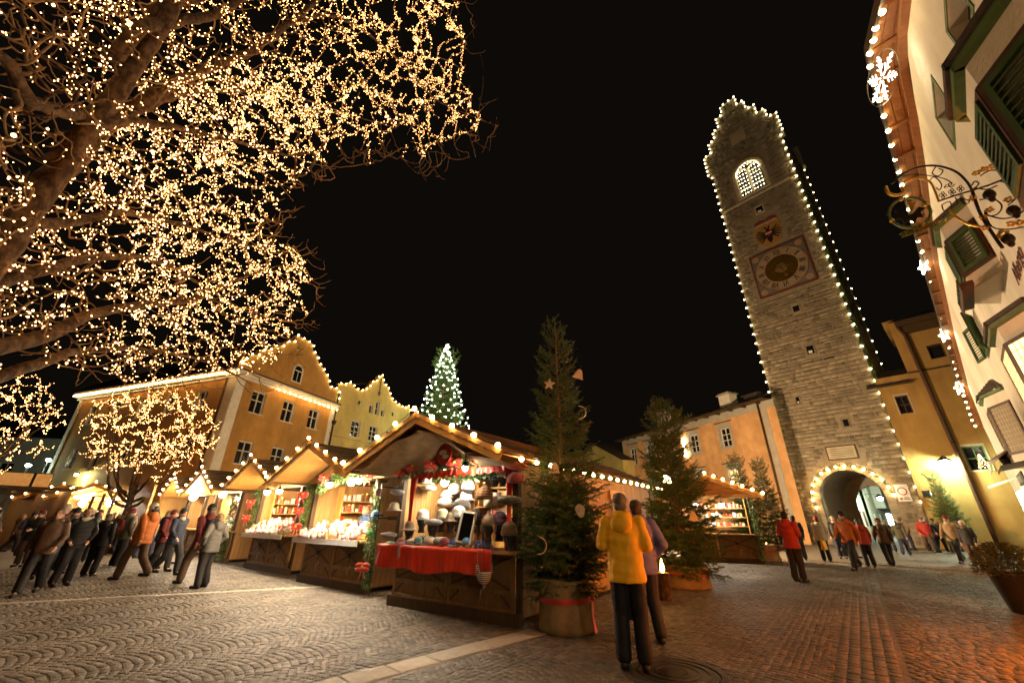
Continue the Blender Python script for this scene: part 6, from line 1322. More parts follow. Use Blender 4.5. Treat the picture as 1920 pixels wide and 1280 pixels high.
# wooden ornaments
def ornament(px, py, kind, lab, s=.11, c=(.87,7.24), off=0.0):
    D = hypot(*c)-.46+off; p = hp(px,py,D); t = thing('wooden_ornament', lab, 'ornament', p, RNG.uniform(-.3,.3), 'pale wooden shapes on the spruces')
    if kind == 'star': P = [(cos(pi/2+i*pi/5)*(s if i % 2 == 0 else s*.45),sin(pi/2+i*pi/5)*(s if i % 2 == 0 else s*.45)) for i in range(10)]
    elif kind == 'bell': P = [(-s*.9,-s*.7),(s*.9,-s*.7),(s*.75,-s*.45),(s*.55,s*.3),(s*.3,s*.8),(0,s*.95),(-s*.3,s*.8),(-s*.55,s*.3),(-s*.75,-s*.45)]
    elif kind == 'moon': P = [(s*cos(a),s*sin(a)) for a in np.linspace(-pi*.55,pi*.55,12)]+[(s*.35+s*.75*cos(a)-s*.2,s*.82*sin(a)) for a in np.linspace(pi*.5,-pi*.5,10)]
    else: P = [(s*.8*cos(a)*(1+.15*sin(3*a)),s*1.1*sin(a)) for a in np.linspace(0,2*pi,14)[:-1]]
    o = ob('cutout', MB().prism(P,-.008,.008), _cache.setdefault('pale', mat('pale birch plywood',(.66,.50,.30),None,12,.6)), t); ob('string', MB().tube([(0,0,s*.8),(0,.02,s*.8+.12)],.002,3), MT['twig'], t)
    t.rotation_euler[1] = RNG.uniform(-.4,.4)
ornament(1030,720,'star','wooden star on the upper left of the nearest spruce'); ornament(1085,702,'bell','wooden bell on the upper right of the nearest spruce'); ornament(1086,773,'moon','wooden moon in the middle of the nearest spruce',.12); ornament(1040,878,'bell','rounded wooden shape left of the middle of the nearest spruce',.10); ornament(1088,957,'other','thin wooden shape on the right of the nearest spruce',.09); ornament(1010,1022,'moon','wooden moon at the lower left of the nearest spruce',.12,off=-.35)
ornament(1300,968,'bell','wooden bell on the right of the middle spruce',.13,(4.44,11.6),-.3); ornament(1290,870,'other','wooden shape high on the middle spruce',.10,(4.44,11.6)); ornament(1440,960,'star','wooden star on the pair of spruces before the tower',.13,(10.9,19.1)); ornament(1462,925,'moon','wooden moon on the right spruce of the pair',.13,(10.9,19.1))
# potted evergreen at the right edge
def pot_plant():
    p = gnd(1925,1150); t = thing('potted_evergreen', 'bushy evergreen in a tall black pot at the right edge', 'potted plant', (p.x,p.y,0)); t.scale = (.85,.85,.85); ob('pot', MB().lathe([(.20,0),(.22,.02),(.34,.72),(.36,.74),(.36,.78),(.31,.78),(.28,.6)],n=24), MT['black'], t, smooth=True)
    V = []
    for i in range(5200):
        a = RNG.uniform(0,2*pi); e = RNG.uniform(-.25,1.45); r = .56*RNG.random()**.4; c = Vector((cos(a)*cos(e)*r,sin(a)*cos(e)*r,.82+sin(e)*r*1.0)); d = (Vector((cos(a),sin(a),RNG.uniform(-.1,.9)))).normalized()*RNG.uniform(.05,.11); w = d.cross(Vector((RNG.uniform(-1,1),RNG.uniform(-1,1),RNG.uniform(-1,1)))).normalized()*.009; V.append((c-w,c+w,c+d))
    V = np.array([[tuple(q) for q in v] for v in V]).reshape(-1,3); link('foliage', npmesh('foliage',V,np.arange(len(V)).reshape(-1,3)), mat('warm evergreen',(.09,.11,.025),(.045,.06,.015),3,.6,island=.3), t, kind='stuff')
pot_plant()
# ================================================================== bare trees with fairy lights
def grow(limbs, attract, seed, tip=.0035, expo=.46, maxlen=2.2, curl=.32, nlit=None):
    """limbs: list of (points, r0, r1).  Every attractor is joined to the nearest wood by a curved twig."""
    R_ = random.Random(seed); pos = []; par = []; paths = []; fixr = {}
    for pts,r0,r1 in limbs:
        pts = [Vector(p) for p in pts]; S = []
        for i in range(len(pts)-1):
            p0 = pts[max(i-1,0)]; p1 = pts[i]; p2 = pts[i+1]; p3 = pts[min(i+2,len(pts)-1)]; n = max(2,int((p2-p1).length/.22))
            for k in range(n):
                u = k/n; S.append(.5*((2*p1)+(p2-p0)*u+(2*p0-5*p1+4*p2-p3)*u*u+(3*p1-p0-3*p2+p3)*u**3))
        S.append(pts[-1]); idx = []; prev = -1
        for k,p in enumerate(S):
            p = p+Vector((R_.uniform(-.02,.02),R_.uniform(-.02,.02),R_.uniform(-.02,.02))); pos.append(tuple(p)); par.append(prev); prev = len(pos)-1; idx.append(prev); fixr[prev] = r0+(r1-r0)*k/(len(S)-1)
        paths.append((idx,True,True))
    N = len(pos)+len(attract)*9; P = np.zeros((N,3)); P[:len(pos)] = pos; cnt = len(pos); tips = []
    A = np.array([tuple(a) for a in attract]); base = P[:cnt]
    d0 = np.array([np.min(((base-a)**2).sum(1)) for a in A]); order = np.argsort(d0); pdir = {}
    for ai in order:
        a = A[ai]; d2 = ((P[:cnt]-a)**2).sum(1); j = int(np.argmin(d2)); L = sqrt(d2[j])
        if L < .05 or L > maxlen: continue
        b = Vector(P[j]); e = Vector(a); m = max(3,min(8,int(L/.09)+2)); dv = (e-b); side = dv.orthogonal().normalized()*L*R_.uniform(-.20,.20); dn = Vector((0,0,-1))*L*curl*R_.uniform(.2,1.1); idx = [j]; prev = j
        c1 = b+dv*.45+side+dn; e = e+Vector((0,0,L*.10*R_.uniform(0,1)))
        for k in range(1,m+1):
            u = k/m; p = b*(1-u)**2+c1*2*u*(1-u)+e*u*u+Vector((R_.uniform(-1,1),R_.uniform(-1,1),R_.uniform(-1,1)))*.010; P[cnt] = p; par.append(prev); prev = cnt; idx.append(cnt); cnt += 1
        paths.append((idx,False,nlit is None or ai < nlit)); tips.append(prev)
    w = np.zeros(cnt); 
    for t_ in tips: w[t_] += 1
    for i in range(cnt-1,-1,-1):
        if par[i] >= 0: w[par[i]] += w[i]
    return P[:cnt], par, paths, w, fixr
def tree_mesh(P, paths, w, fixr, tip, expo):
    big = MB(); thin = MB(); V = []; Fq = []; base = 0; allseg = []
    for idx,fix,lit in paths:
        pts = [Vector(P[i]) for i in idx]
        if fix: big.tube(pts, [max(fixr[i],.003) for i in idx], 10); continue
        rad = [tip*max(1,w[i])**expo for i in idx]; rad[0] = min(rad[0], rad[1]*1.3); rad = [min(r,.06) for r in rad]
        n = 4 if rad[1] > .008 else 3; m = MB(); (thin if rad[1] < .014 else big).tube(pts, rad, n, False)
        if lit: allseg.append((pts,rad))
    return big, thin, allseg
def fairy(label, segs, spacing, r, em, seed, origin, maxn=6000, keep=None, big=.02, rmax=.03):
    R_ = random.Random(seed); B = []
    for pts,rad in segs:
        for a,b in zip(pts,pts[1:]):
            L = (b-a).length; n = int(L/spacing+R_.random())
            for k in range(n):
                p = a.lerp(b,R_.random())+Vector((R_.uniform(-1,1),R_.uniform(-1,1),R_.uniform(-1,1)))*.040
                if keep is None or R_.random() < keep(p): B.append((p, r*R_.uniform(.7,1.3)*(2.1 if R_.random() < big else 1)))
    R_.shuffle(B); B = B[:maxn]; o = thing('fairy_lights', label, 'fairy lights', origin)
    def app(b):
        q = proj(b[0])
        if q is None or not (-40 < q[0] < 1960 and -40 < q[1] < 1320): return 0
        return b[1]/(b[0]-Vector((0,0,CAMH))).length
    B.sort(key=lambda b: -app(b)); o0 = Vector(origin); me = MB().ball((0,0,0),1.0,6,4).mesh('fairy_bulb', True)
    for p,rr in B[:300]: link('bulb', me, em, o, loc=p-o0, scale=rr)
    rest = B[300:]; C = np.array([tuple(p-o0) for p,_ in rest]); rr = np.array([x for _,x in rest]); K = np.array([(1,0,0),(-1,0,0),(0,1,0),(0,-1,0),(0,0,1),(0,0,-1)],float); F = np.array([(0,2,4),(2,1,4),(1,3,4),(3,0,4),(2,0,5),(1,2,5),(3,1,5),(0,3,5)])
    V = (C[:,None,:]+K[None]*rr[:,None,None]).reshape(-1,3); link('bulbs', npmesh('bulbs',V,(F[None]+6*np.arange(len(rest))[:,None,None]).reshape(-1,3)), em, o, kind='stuff'); return len(B)
def inpoly(x, y, poly):
    c = False; j = len(poly)-1
    for i in range(len(poly)):
        xi,yi = poly[i]; xj,yj = poly[j]
        if (yi > y) != (yj > y) and x < (xj-xi)*(y-yi)/(yj-yi)+xi: c = not c
        j = i
    return c
def big_tree():
    TB = hp(0,440,6.3); tx, ty = TB.x, TB.y; tr = lambda z,dx=0,dy=0: (tx+dx,ty+dy,z)
    S = lambda l: [tuple(hp(x,y,D)) for x,y,D in l]
    limbs = [([tr(-.05),tr(1.2,.02,.0),tr(3,.05,.03),tr(5,.02,.08),tr(7,.12,.12),tr(9.5,.2,.1),tr(12,.5,.0)], .155,.07),
      ([tr(3.6)]+S([(110,330,6.6),(210,235,7.0),(330,155,7.3),(470,95,7.6),(560,30,7.8),(640,-40,8.0)]), .115,.045), (S([(540,45,7.75),(620,30,8.2),(690,65,8.6),(760,125,8.8),(815,185,9.0),(875,215,9.1),(930,236,9.2)]), .055,.006),
      ([tr(2.8)]+S([(60,640,6.9),(160,592,7.5),(270,572,8.1),(370,560,8.8),(440,525,9.3),(520,500,9.8),(575,508,10.1)]), .095,.008), ([tr(2.2)]+S([(40,690,7.3),(150,660,8.2),(260,655,9.2),(350,668,10.0),(420,690,10.8),(470,720,11.4)]), .085,.008),
      ([tr(4.4)]+S([(120,420,6.8),(230,400,7.4),(330,420,8.0),(430,450,8.6),(520,470,9.1)]), .07,.008), ([tr(5.2)]+S([(200,230,6.3),(300,235,6.6),(420,260,7.0),(530,290,7.4),(600,285,7.6)]), .065,.008),
      ([tr(7.0)]+S([(250,60,6.0),(330,40,6.4),(420,20,6.8),(520,-60,7.2)]), .09,.04), ([tr(6.0)]+S([(60,190,5.2),(20,120,4.8),(-60,60,4.6)]), .08,.04), ([tr(5.4)]+S([(330,180,7.6),(430,170,8.4),(540,180,9.0),(640,210,9.6),(740,240,10.0)]), .08,.008),
      ([tr(8.2)]+S([(420,-20,6.9),(560,-60,7.6),(700,-40,8.3),(830,20,8.9),(870,60,9.1)]), .09,.008), ([tr(3.4)]+S([(100,500,7.0),(220,480,7.8),(320,500,8.6),(420,560,9.4),(500,610,10.0)]), .08,.008)]
    outline = [(-60,-60),(835,-60),(862,30),(872,120),(905,205),(895,250),(850,262),(805,312),(788,290),(740,262),(690,272),(640,268),(600,300),(565,325),(548,352),(500,395),(505,440),(560,462),(583,515),(570,560),(558,610),(545,655),(500,700),(440,712),(390,690),(300,735),(180,700),(110,690),(60,640),(-60,600)]
    R_ = random.Random(5); att = []
    def dens(x,y):
        d = .55
        if 330 < x < 620 and 120 < y < 330: d = 1.0
        if 180 < x < 420 and 200 < y < 420: d = .85
        if 250 < x < 600 and 380 < y < 650: d = .85
        if x < 130 and y < 330: d = .12
        if x < 200 and y > 560: d = .3
        if x > 640 and y < 260: d = .75
        return d
    while len(att) < 3600:
        x,y = R_.uniform(-60,910),R_.uniform(-60,735)
        if inpoly(x,y,outline) and R_.random() < max(.38,dens(x,y)):
            D = 5.9+ (x/900)*2.6 + (y/700)*2.0 + R_.gauss(0,.75); att.append(hp(x,y,max(4.6,D)))
    nl = len(att); edge = outline[1:24]
    for k in range(330):          # bare drooping twig ends beyond the lights
        i = R_.randrange(len(edge)-1); u = R_.random(); x = edge[i][0]*(1-u)+edge[i+1][0]*u; y = edge[i][1]*(1-u)+edge[i+1][1]*u; D = 5.9+(x/900)*2.6+(y/700)*2.0+R_.gauss(0,.6); att.append(hp(x+R_.uniform(-25,42),y+R_.uniform(-20,42),max(4.6,D)))
    for k in range(500):
        x,y = R_.uniform(-40,560),R_.uniform(-40,760)
        if inpoly(x,y-40,outline): D = 5.6+(x/900)*2.6+(y/700)*2.0+R_.gauss(0,.9); att.append(hp(x,y,max(4.2,D)))
    P,par,paths,w,fixr = grow(limbs, att, 9, maxlen=2.4, nlit=nl); mb,tw,segs = tree_mesh(P,paths,w,fixr,.0050,.42)
    t = thing('bare_tree', 'big leafless tree wrapped in fairy lights filling the upper left', 'tree', (tx,ty,0)); mb.v = [(x-tx,y-ty,z) for x,y,z in mb.v]; ob('limbs', mb, MT['bark'], t, smooth=True); tw.v = [(x-tx,y-ty,z) for x,y,z in tw.v]; ob('twigs', tw, MT['shoot'], t, smooth=True, kind='stuff')
    def keep(p):
        q = proj(p)
        if q is None: return .2
        x,y = q; k = dens(x,y)
        return min(1,k*1.05)
    nb = fairy('thousands of warm fairy lights in the big leafless tree at upper left', segs, .036, .0066, EM['fairy'], 3, (tx,ty,4), 25000, keep); print('big tree bulbs', nb)
big_tree()
def small_tree(name_lab, light_lab, base, top, R, n, seed, zc, D0=.6, spacing=.16, r=.030, maxn=1500, shape=None):
    R_ = random.Random(seed); bx,by = base; limbs = [([(bx,by,-.03),(bx+.1,by,1.2),(bx+.05,by,2.4),(bx,by,zc)], .16,.07)]
    for k in range(8):
        a = k*pi/4+R_.uniform(-.3,.3); l = R*R_.uniform(.6,.85); limbs.append(([(bx+.05,by,1.9+.2*(k % 3)),(bx+cos(a)*l*.4,by+sin(a)*l*.4,2.6+.3*(k % 3)),(bx+cos(a)*l,by+sin(a)*l,zc+R_.uniform(-.8,1.2))], .07,.012))
    att = []
    while len(att) < n:
        v = Vector((R_.uniform(-1,1),R_.uniform(-1,1),R_.uniform(-1,1)))
        if v.length < 1 and v.length > .35: att.append(Vector((bx+v.x*R,by+v.y*R,zc+v.z*(top-zc))))
    P,par,paths,w,fixr = grow(limbs, att, seed, maxlen=2.0); mb,tw,segs = tree_mesh(P,paths,w,fixr,.006,.42)
    t = thing('bare_tree', name_lab, 'tree', (bx,by,0), group='leafless trees with fairy lights'); mb.v = [(x-bx,y-by,z) for x,y,z in mb.v]; ob('limbs', mb, MT['bark'], t, smooth=True); tw.v = [(x-bx,y-by,z) for x,y,z in tw.v]; ob('twigs', tw, MT['shoot'], t, smooth=True, kind='stuff')
    print('small tree', fairy(light_lab, segs, spacing, r, EM['fairy'], seed, (bx,by,zc), maxn))
small_tree('small leafless tree wrapped in lights before the side of the orange house', 'warm fairy lights filling the small tree before the orange house', (-18.3,20.6), 8.0, 2.95, 520, 17, 5.5, spacing=.055, r=.0105, maxn=5500)
small_tree('leafless lit tree at the left edge behind the crowd', 'warm fairy lights in the tree at the left edge', (-19.6,14.6), 6.9, 2.3, 300, 23, 4.7, spacing=.055, r=.0095, maxn=4500)
# ================================================================== people
def capsule(m, a, b, ra, rb, n=10, fl=1.0, flax=None):
    a = Vector(a); b = Vector(b); d = (b-a).normalized(); pts = []; rad = []
    for t in (-1,-.8,-.4): pts.append(a+d*ra*t*.98); rad.append(ra*sqrt(max(.001,1-t*t)))
    pts.append(a); rad.append(ra); pts.append(a.lerp(b,.5)); rad.append((ra+rb)/2); pts.append(b); rad.append(rb)
    for t in (.4,.8,1): pts.append(b+d*rb*t*.98); rad.append(rb*sqrt(max(.001,1-t*t)))
    m.tube(pts, [max(r,.002) for r in rad], n)
def remesh(m, name, vox, wr=0.0, seed=0, smooth=2):
    me = m.mesh(name); o = bpy.data.objects.new(name, me); COL.objects.link(o)
    md = o.modifiers.new('r','REMESH'); md.mode = 'VOXEL'; md.voxel_size = vox; md.adaptivity = 0
    s = o.modifiers.new('s','SMOOTH'); s.iterations = smooth; s.factor = .5
    bpy.context.view_layer.update(); r = bpy.data.meshes.new_from_object(o.evaluated_get(bpy.context.evaluated_depsgraph_get())); bpy.data.objects.remove(o); r.name = name
    n = len(r.vertices); co = np.empty(n*3); r.vertices.foreach_get('co',co); co = co.reshape(-1,3)
    if wr:
        no = np.empty(n*3); r.vertices.foreach_get('normal',no); no = no.reshape(-1,3); g = np.random.default_rng(seed); dsp = np.zeros(n)
        for k in range(9):
            f = g.normal(size=3)*np.array([7,7,13])*(1+k*.35); dsp += np.abs(np.sin(co@f+g.uniform(0,6)))/(1+k*.35)
        co = co+no*((dsp-dsp.mean())*wr)[:,None]; r.vertices.foreach_set('co',co.ravel())
    r.polygons.foreach_set('use_smooth',[True]*len(r.polygons)); r.update(); return r
def hand(m, w, d, side):
    w = Vector(w); d = Vector(d).normalized(); ax = d.cross(Vector((0,1,0))); ax = (ax if ax.length > .1 else Vector((1,0,0))).normalized(); p = w+d*.05; capsule(m,w,w+d*.075,.026,.034,8)
    for k,l in enumerate((.062,.072,.068,.052)):
        b = w+d*.085+ax*(k-1.5)*.017; c = b+d*l*.55+Vector((0,-.008,0)); capsule(m,b,c,.0085,.008,6); capsule(m,c,c+(d+Vector((0,-.5,0))).normalized()*l*.5,.008,.007,6)
    b = w+d*.03+ax*.03*side; capsule(m,b,b+(d*.6+ax*side*.7).normalized()*.055,.011,.009,6)
def poses():
    S = {}
    base = dict(hipL=(.09,0,.92),hipR=(-.09,0,.92),knL=(.10,-.02,.50),knR=(-.10,-.02,.50),anL=(.11,.02,.09),anR=(-.11,.02,.09),shL=(.19,.01,1.44),shR=(-.19,.01,1.44),elL=(.25,.04,1.16),elR=(-.25,.04,1.16),haL=(.24,-.06,.90),haR=(-.24,-.06,.90))
    S['stand'] = base
    S['fold'] = {**base,'elL':(.26,.02,1.17),'elR':(-.26,.02,1.17),'haL':(.06,-.24,1.14),'haR':(-.06,-.24,1.12)}
    S['walk'] = {**base,'knL':(.10,-.20,.53),'anL':(.10,-.26,.10),'knR':(-.09,.08,.50),'anR':(-.09,.34,.17),'elL':(.26,.16,1.18),'haL':(.25,.18,.92),'elR':(-.26,-.06,1.17),'haR':(-.24,-.26,.98)}
    S['walk2'] = {**base,'knL':(.10,.05,.50),'anL':(.10,.24,.13),'knR':(-.09,-.14,.52),'anR':(-.09,-.20,.09),'elL':(.27,-.03,1.17),'haL':(.24,-.20,.97),'elR':(-.26,.12,1.17),'haR':(-.25,.12,.91)}
    S['pocket'] = {**base,'elL':(.31,.08,1.17),'elR':(-.31,.08,1.17),'haL':(.19,-.10,.98),'haR':(-.19,-.10,.98),'knR':(-.11,-.07,.50),'anR':(-.16,-.04,.09)}
    out = {}
    for nm,p in S.items():
        V = {k:Vector(v) for k,v in p.items()}
        b = MB(); b.ball((0,.0,1.635),(.076,.096,.115),14,10); capsule(b,(0,.015,1.40),(0,.0,1.57),.058,.054); b.ball((0,-.055,1.575),(.05,.045,.04),10,7); b.ball((0,-.10,1.625),(.014,.020,.026),6,5)
        for s in (-1,1): b.ball((s*.078,.012,1.63),(.012,.022,.032),6,5)
        b.ball((0,.01,1.20),(.16,.10,.26),12,9); b.ball((0,.01,.98),(.155,.105,.13),12,8)
        for s in 'LR':
            capsule(b,V['sh'+s],V['el'+s],.046,.036); capsule(b,V['el'+s],V['ha'+s],.036,.025); hand(b,V['ha'+s],V['ha'+s]-V['el'+s],1 if s == 'R' else -1); capsule(b,V['hip'+s],V['kn'+s],.075,.052); capsule(b,V['kn'+s],V['an'+s],.050,.036); capsule(b,V['an'+s],V['an'+s]+Vector((0,-.10,-.04)),.035,.03)
        body = remesh(b,'body_'+nm,.0115,0,0,1)
        j = MB(); rings = [(.80,.10,.07),(.802,.212,.160),(.83,.216,.164),(.93,.208,.158),(1.06,.198,.146),(1.20,.203,.146),(1.32,.208,.140),(1.40,.195,.120),(1.45,.150,.10),(1.49,.095,.085),(1.53,.078,.078),(1.535,.03,.03)]; nn_ = 22
        for z,rx,ry in rings:
            for k in range(nn_): a_ = 2*pi*k/nn_; j.v.append((rx*cos(a_)*(abs(cos(a_))**-.12 if abs(cos(a_)) > .05 else 1), .012+ry*sin(a_), z))
        j.f += [(i*nn_+k,i*nn_+(k+1) % nn_,(i+1)*nn_+(k+1) % nn_,(i+1)*nn_+k) for i in range(len(rings)-1) for k in range(nn_)]+[tuple(range(nn_-1,-1,-1)),tuple(range((len(rings)-1)*nn_,len(rings)*nn_))]
        for s in 'LR': capsule(j,V['sh'+s]+Vector((0,0,-.01)),V['el'+s],.078,.066); capsule(j,V['el'+s],V['el'+s].lerp(V['ha'+s],.93),.064,.050)
        jack = remesh(j,'jacket_'+nm,.0165,.0052,hash(nm) % 99 if False else len(nm),2)
        q = MB(); q.lathe([(.10,1.36),(.135,1.41),(.132,1.475),(.105,1.535),(.082,1.55),(.075,1.50)],(0,.045,0),18); q.ball((0,.135,1.40),(.125,.06,.10),12,8); 
        tr = MB(); tr.ball((0,.01,.93),(.165,.125,.12),12,8)
        for s in 'LR': capsule(tr,V['hip'+s],V['kn'+s],.112,.096); capsule(tr,V['kn'+s],V['an'+s]+Vector((0,.01,.03)),.094,.086)
        trou = remesh(tr,'trousers_'+nm,.0165,.0062,7,2)
        sh = {}
        for s in 'LR':
            a = V['an'+s]; m = MB(); capsule(m,a+Vector((0,.04,-.045)),a+Vector((0,-.17,-.055)),.048,.044,10); capsule(m,a+Vector((0,.01,.03)),a+Vector((0,.01,-.03)),.046,.046,10); sh[s] = remesh(m,'shoe_'+nm+s,.012,0,0,1)
        out[nm] = dict(body=body,jacket=jack,trousers=trou,shL=sh['L'],shR=sh['R'],hood=q.mesh('hood',True))
    h = MB(); h.lathe([(.080,1.60),(.092,1.62),(.093,1.67),(.078,1.725),(.045,1.755),(.01,1.762)],(0,.012,0),16); out['hat'] = h.mesh('wool_hat',True)
    h = MB(); h.ball((0,.022,1.665),(.088,.100,.098),14,9); h.ball((0,.06,1.60),(.078,.055,.07),10,7); out['hair'] = remesh(h,'hair',.011,.0075,3,0)
    h = MB(); h.ball((0,.022,1.665),(.090,.102,.098),14,9); h.ball((0,.065,1.54),(.090,.055,.13),10,8); out['long'] = remesh(h,'long_hair',.011,.007,4,0)
    k_ = MB(); k_.ball((0,.22,1.22),(.16,.10,.22),14,10); k_.ball((0,.29,1.13),(.12,.06,.11),12,8); capsule(k_,(.10,.16,1.40),(.11,-.10,1.42),.022,.022); capsule(k_,(-.10,.16,1.40),(-.11,-.10,1.42),.022,.022); out['pack'] = remesh(k_,'backpack',.014,.002,5,1)
    s = MB(); s.lathe([(.085,1.42),(.105,1.44),(.108,1.49),(.09,1.53),(.07,1.52)],(0,.01,0),14,wob=.05); out['scarf'] = s.mesh('scarf',True)
    e = MB(); e.ball((.03,-.088,1.652),.010,6,5); e.ball((-.03,-.088,1.652),.010,6,5); out['eyes'] = e.mesh('eyes',True); mo = MB(); mo.box(-.024,.024,-.099,-.092,1.583,1.590); out['mouth'] = mo.mesh('mouth')
    return out
PO = poses()
CL = {k: mat(k+' cloth', c, tuple(v*.86 for v in c), 9, .7, .15, 60) for k,c in dict(yellow=(.84,.44,.010), lavender=(.16,.14,.28), black=(.007,.0065,.007), charcoal=(.020,.018,.017), navy=(.022,.028,.055), brown=(.085,.05,.028), olive=(.065,.06,.03), red=(.42,.035,.02), orange=(.46,.13,.02), grey=(.13,.12,.105), green=(.035,.06,.03), wine=(.13,.02,.02), cream=(.48,.42,.33), blue=(.05,.09,.18), tan=(.26,.17,.09)).items()}
HAIR = [mat('brown hair',(.06,.035,.018),None,30,.6,.4,80), mat('grey hair',(.13,.105,.08),None,30,.6,.4,80), mat('dark hair',(.018,.013,.010),None,30,.6,.4,80), mat('fair hair',(.28,.18,.08),None,30,.6,.4,80)]
BLK = mat('dark shoe leather',(.018,.014,.011),None,6,.45)
def person(loc, heading, pose, jacket, trousers, lab, h=1.75, hair=0, hat=None, scarf=None, grp=None, long=False):
    """heading: azimuth the person looks towards"""
    t = thing('person', lab, 'person', loc, radians(180-heading), grp); s = h/1.765; t.scale = (s,s,s); P = PO[pose]
    link('body', P['body'], MT['skin'], t); link('jacket', P['jacket'], CL[jacket], t); link('trousers', P['trousers'], CL[trousers], t); link('shoe', P['shL'], BLK, t); link('shoe', P['shR'], BLK, t); link('collar', P['hood'], CL[jacket], t); link('eyes', PO['eyes'], BLK, t); link('mouth', PO['mouth'], CL['wine'], t)
    link('hair', PO['long' if long else 'hair'], HAIR[hair], t)
    if hat: o = link('wool_hat', PO['hat'], CL[hat], t); o.scale = (1.10,1.10,1.03); o.location = (0,0,-.03)
    if grp and lab[-1] in 'tk' and len(lab) % 3 == 0: link('backpack', PO['pack'], CL['navy' if len(lab) % 2 else 'wine'], t)
    if scarf: link('scarf', PO['scarf'], CL[scarf], t)
    return t
person((1.40,5.50,0), 18, 'fold', 'yellow', 'black', 'person in a bright yellow rain jacket seen from behind, standing by the manhole cover', 1.84, 1)
person((1.88,6.5,0), 5, 'pocket', 'lavender', 'charcoal', 'person in a lavender jacket half hidden right of the yellow jacket', 1.80, 0)
person((8.05,12.75,0), 60, 'fold', 'red', 'charcoal', 'person in a red jacket with hands raised in front, before the far spruces', 1.80, 2)
person((8.75,13.9,0), 20, 'stand', 'charcoal', 'black', 'person in dark clothes right behind the red jacket', 1.72, 2, 'black')
w_ = person((13.4,19.1,0), 20, 'stand', 'cream', 'black', 'person in a cream jacket carrying a yellow bag near the gateway', 1.72, 0, 'red')
tag(ob('shopping_bag', MB(Matrix.Translation((13.25,18.85,.45)) @ Matrix.Rotation(.6,4,'Z')).add([(-.16,-.07,0),(.16,-.07,0),(.16,.07,0),(-.16,.07,0),(-.18,-.03,.36),(.18,-.03,.36),(.18,.03,.36),(-.18,.03,.36)],[(0,3,2,1),(4,5,6,7),(0,1,5,4),(1,2,6,5),(2,3,7,6),(3,0,4,7)]).tube([(-.08,0,.36),(-.05,0,.46),(.05,0,.46),(.08,0,.36)],.008,4), CL['yellow']), 'yellow plastic shopping bag held by the person in cream', 'bag')
person((12.7,19.6,0), 30, 'stand', 'charcoal', 'charcoal', 'dark figure left of the person in cream', 1.76, 2, 'charcoal')
ORD = ['first','second','third','fourth','fifth','sixth','seventh','eighth','ninth','tenth','eleventh','twelfth','thirteenth','fourteenth','fifteenth','sixteenth','seventeenth','eighteenth','nineteenth','twentieth','twenty-first','twenty-second','twenty-third','twenty-fourth','twenty-fifth','twenty-sixth','twenty-seventh','twenty-eighth','twenty-ninth','thirtieth','thirty-first','thirty-second','thirty-third','thirty-fourth']
def crowd(n, region, seed, where, grp, cols, dmin=.62, facing=None):
    R_ = random.Random(seed); L = []; tries = 0
    while len(L) < n and tries < 6000:
        tries += 1; x,y = R_.uniform(*region[0]),R_.uniform(*region[1])
        if not region[2](x,y): continue
        if any(hypot(x-a,y-b) < dmin for a,b in L): continue
        L.append((x,y))
    L.sort(key=lambda q: proj((q[0],q[1],1.4))[0])
    for i,(x,y) in enumerate(L):
        j = R_.choices(list(cols),list(cols.values()))[0]; tr = R_.choice(['black','charcoal','navy','charcoal','brown']); po = R_.choice(['stand','walk','walk2','fold','pocket']); hd = facing(x,y,R_) if facing else R_.uniform(0,360); ht = R_.choice([None,None,'black','grey','wine','charcoal','cream'])
        person((x,y,0), hd, po, j, tr, '%s person from the left %s, %s jacket%s' % (ORD[i],where,j,', %s hat' % ht if ht else ''), R_.uniform(1.58,1.86), R_.randrange(4), ht, R_.choice([None,None,'wine','grey','cream']), grp, R_.random() < .35)
def lreg(x,y):
    q = proj((x,y,0.)); q2 = proj((x,y,1.7))
    d = (Vector((x,y,0))-Vector((-2.6,8.0,0))); u = Vector((sin(radians(-49)),cos(radians(-49)),0)); n = Vector((u.y,-u.x,0)); s = d.dot(u); off = -d.dot(n)
    return q is not None and -60 < q[0] < 455 and off > .35+max(0,(3.6-s))*.5 and s > 4.2 and (q[1] < 1122)
crowd(34, ((-24,-4),(9,23),lreg), 12, 'in the dark crowd under the tree', 'crowd on the left under the tree', dict(charcoal=5,black=4,brown=3,olive=3,navy=2,wine=2,grey=2,green=2,orange=.6,tan=.7), facing=lambda x,y,R_: R_.choice([-50,130,40,40,90,-80])+R_.uniform(-35,35))
def rreg(x,y):
    q = proj((x,y,0.)); p = Vector((x,y,0)); r = p.dot(HN); return q is not None and 1570 < q[0] < 1850 and r < 1.0 and q[1] > 1015 and q[1] < 1075
crowd(15, ((11,26),(12,28),rreg), 4, 'in the group before the gateway', 'group before the gateway', dict(olive=4,orange=2,red=1.4,brown=3,charcoal=3,tan=2,green=1), facing=lambda x,y,R_: R_.choice([50,50,230,140])+R_.uniform(-30,30))
# seller in the sweets stall
person(tuple(S2 @ Vector((1.0,1.1,.12))), 218, 'fold', 'blue', 'black', 'seller in a blue jacket behind the sweets counter next to the hat stall', 1.70, 3)

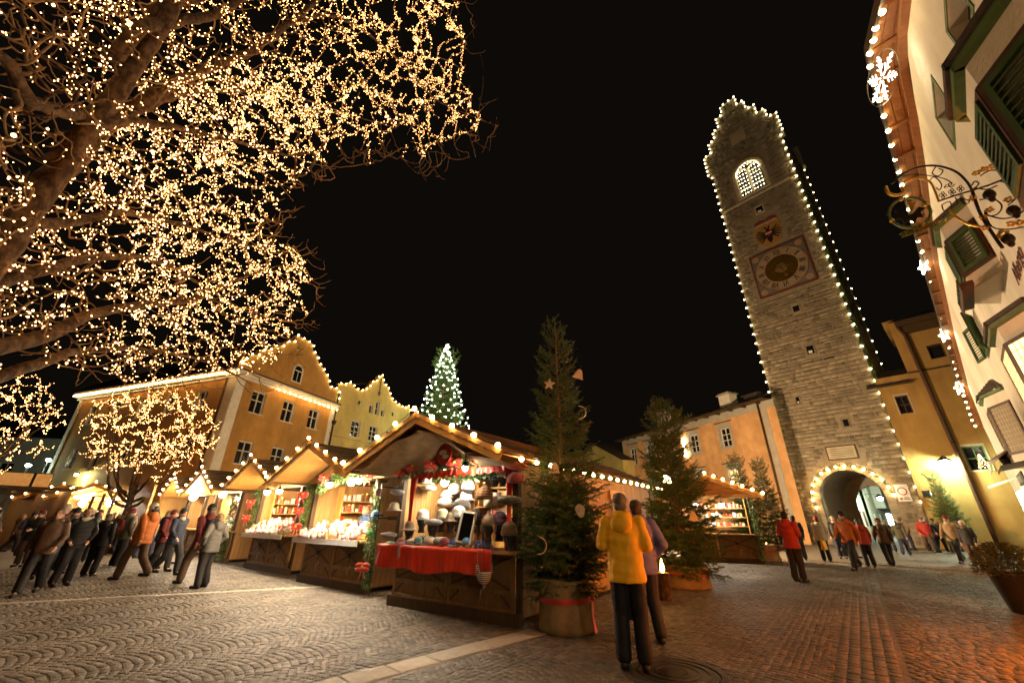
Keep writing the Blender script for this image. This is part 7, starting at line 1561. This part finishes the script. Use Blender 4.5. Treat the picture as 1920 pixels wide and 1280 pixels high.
# ================================================================== flames and other small lights
def torch(loc, lab, h=.42, r=.12, fl=.14):
    t = thing('fire_log', lab, 'torch', loc); ob('log', MB().lathe([(r,0),(r*1.04,.02),(r*.97,h*.5),(r,h),(r*.8,h+.004),(.01,h+.006)],n=14,wob=.03,seed=2), MT['bark'], t); ob('flame', MB().lathe([(.012,0),(fl*.30,fl*.22),(fl*.33,fl*.45),(fl*.20,fl*.95),(fl*.08,fl*1.4),(.004,fl*1.7)],(0,0,h+.006),10,wob=.08,seed=4), EM['flame'], t, smooth=True)
torch((3.25,9.75,0), 'burning log torch right of the lavender jacket', .50,.13,.15); torch(tuple(gnd(1443,1046)), 'small burning torch beside the far burlap tub', .40,.12,.14); torch((13.0,20.3,0), 'small burning torch behind the dark figure near the gateway', .5,.12,.12)

# ================================================================== street lamps, one an added unseen fill, and the fire basket that light the square
def street_lamp(loc, h, lab, r=.22, em=None):
    t = thing('street_lamp', lab, 'street lamp', loc, 0, 'tall street lamps of the square'); ob('pole', MB().lathe([(.16,0),(.16,.3),(.08,.4),(.06,1.0),(.045,h-.35),(.07,h-.32),(.03,h-.28)],n=12), MT['black'], t, smooth=True); ob('globe', MB().ball((0,0,h),r,16,10), em or EM['post'], t, smooth=True); ob('cap', MB().lathe([(.12,h+r*.85),(.05,h+r*1.15),(.01,h+r*1.4)],n=12), MT['black'], t, smooth=True); ob('collar', MB().lathe([(.05,h-.3),(.12,h-r*.9),(.02,h-r*.9)],n=12), MT['black'], t)
street_lamp((9.12,24.5,0), 3.7, 'street lamp hidden behind the middle spruce, lighting the peach house', .24)
street_lamp((3.2,-7.5,0), 5.2, 'unseen street lamp added behind the viewer to fill the foreground with light', em=EM['rear'])  # unseen lamp, added as frontal fill for the foreground
fb = thing('fire_basket', 'iron fire basket burning on the pavement just beyond the right edge', 'fire basket', (6.9,4.3,0)); ob('basket', MB().lathe([(.05,0),(.10,.02),(.05,.3),(.08,.42),(.26,.62),(.27,.64),(.22,.6),(.06,.46)],n=12), MT['iron'], fb); ob('flames', MB().lathe([(.16,.6),(.19,.7),(.13,.9),(.05,1.1),(.005,1.2)],n=10,wob=.15,seed=3), EM['fire'], fb, smooth=True)
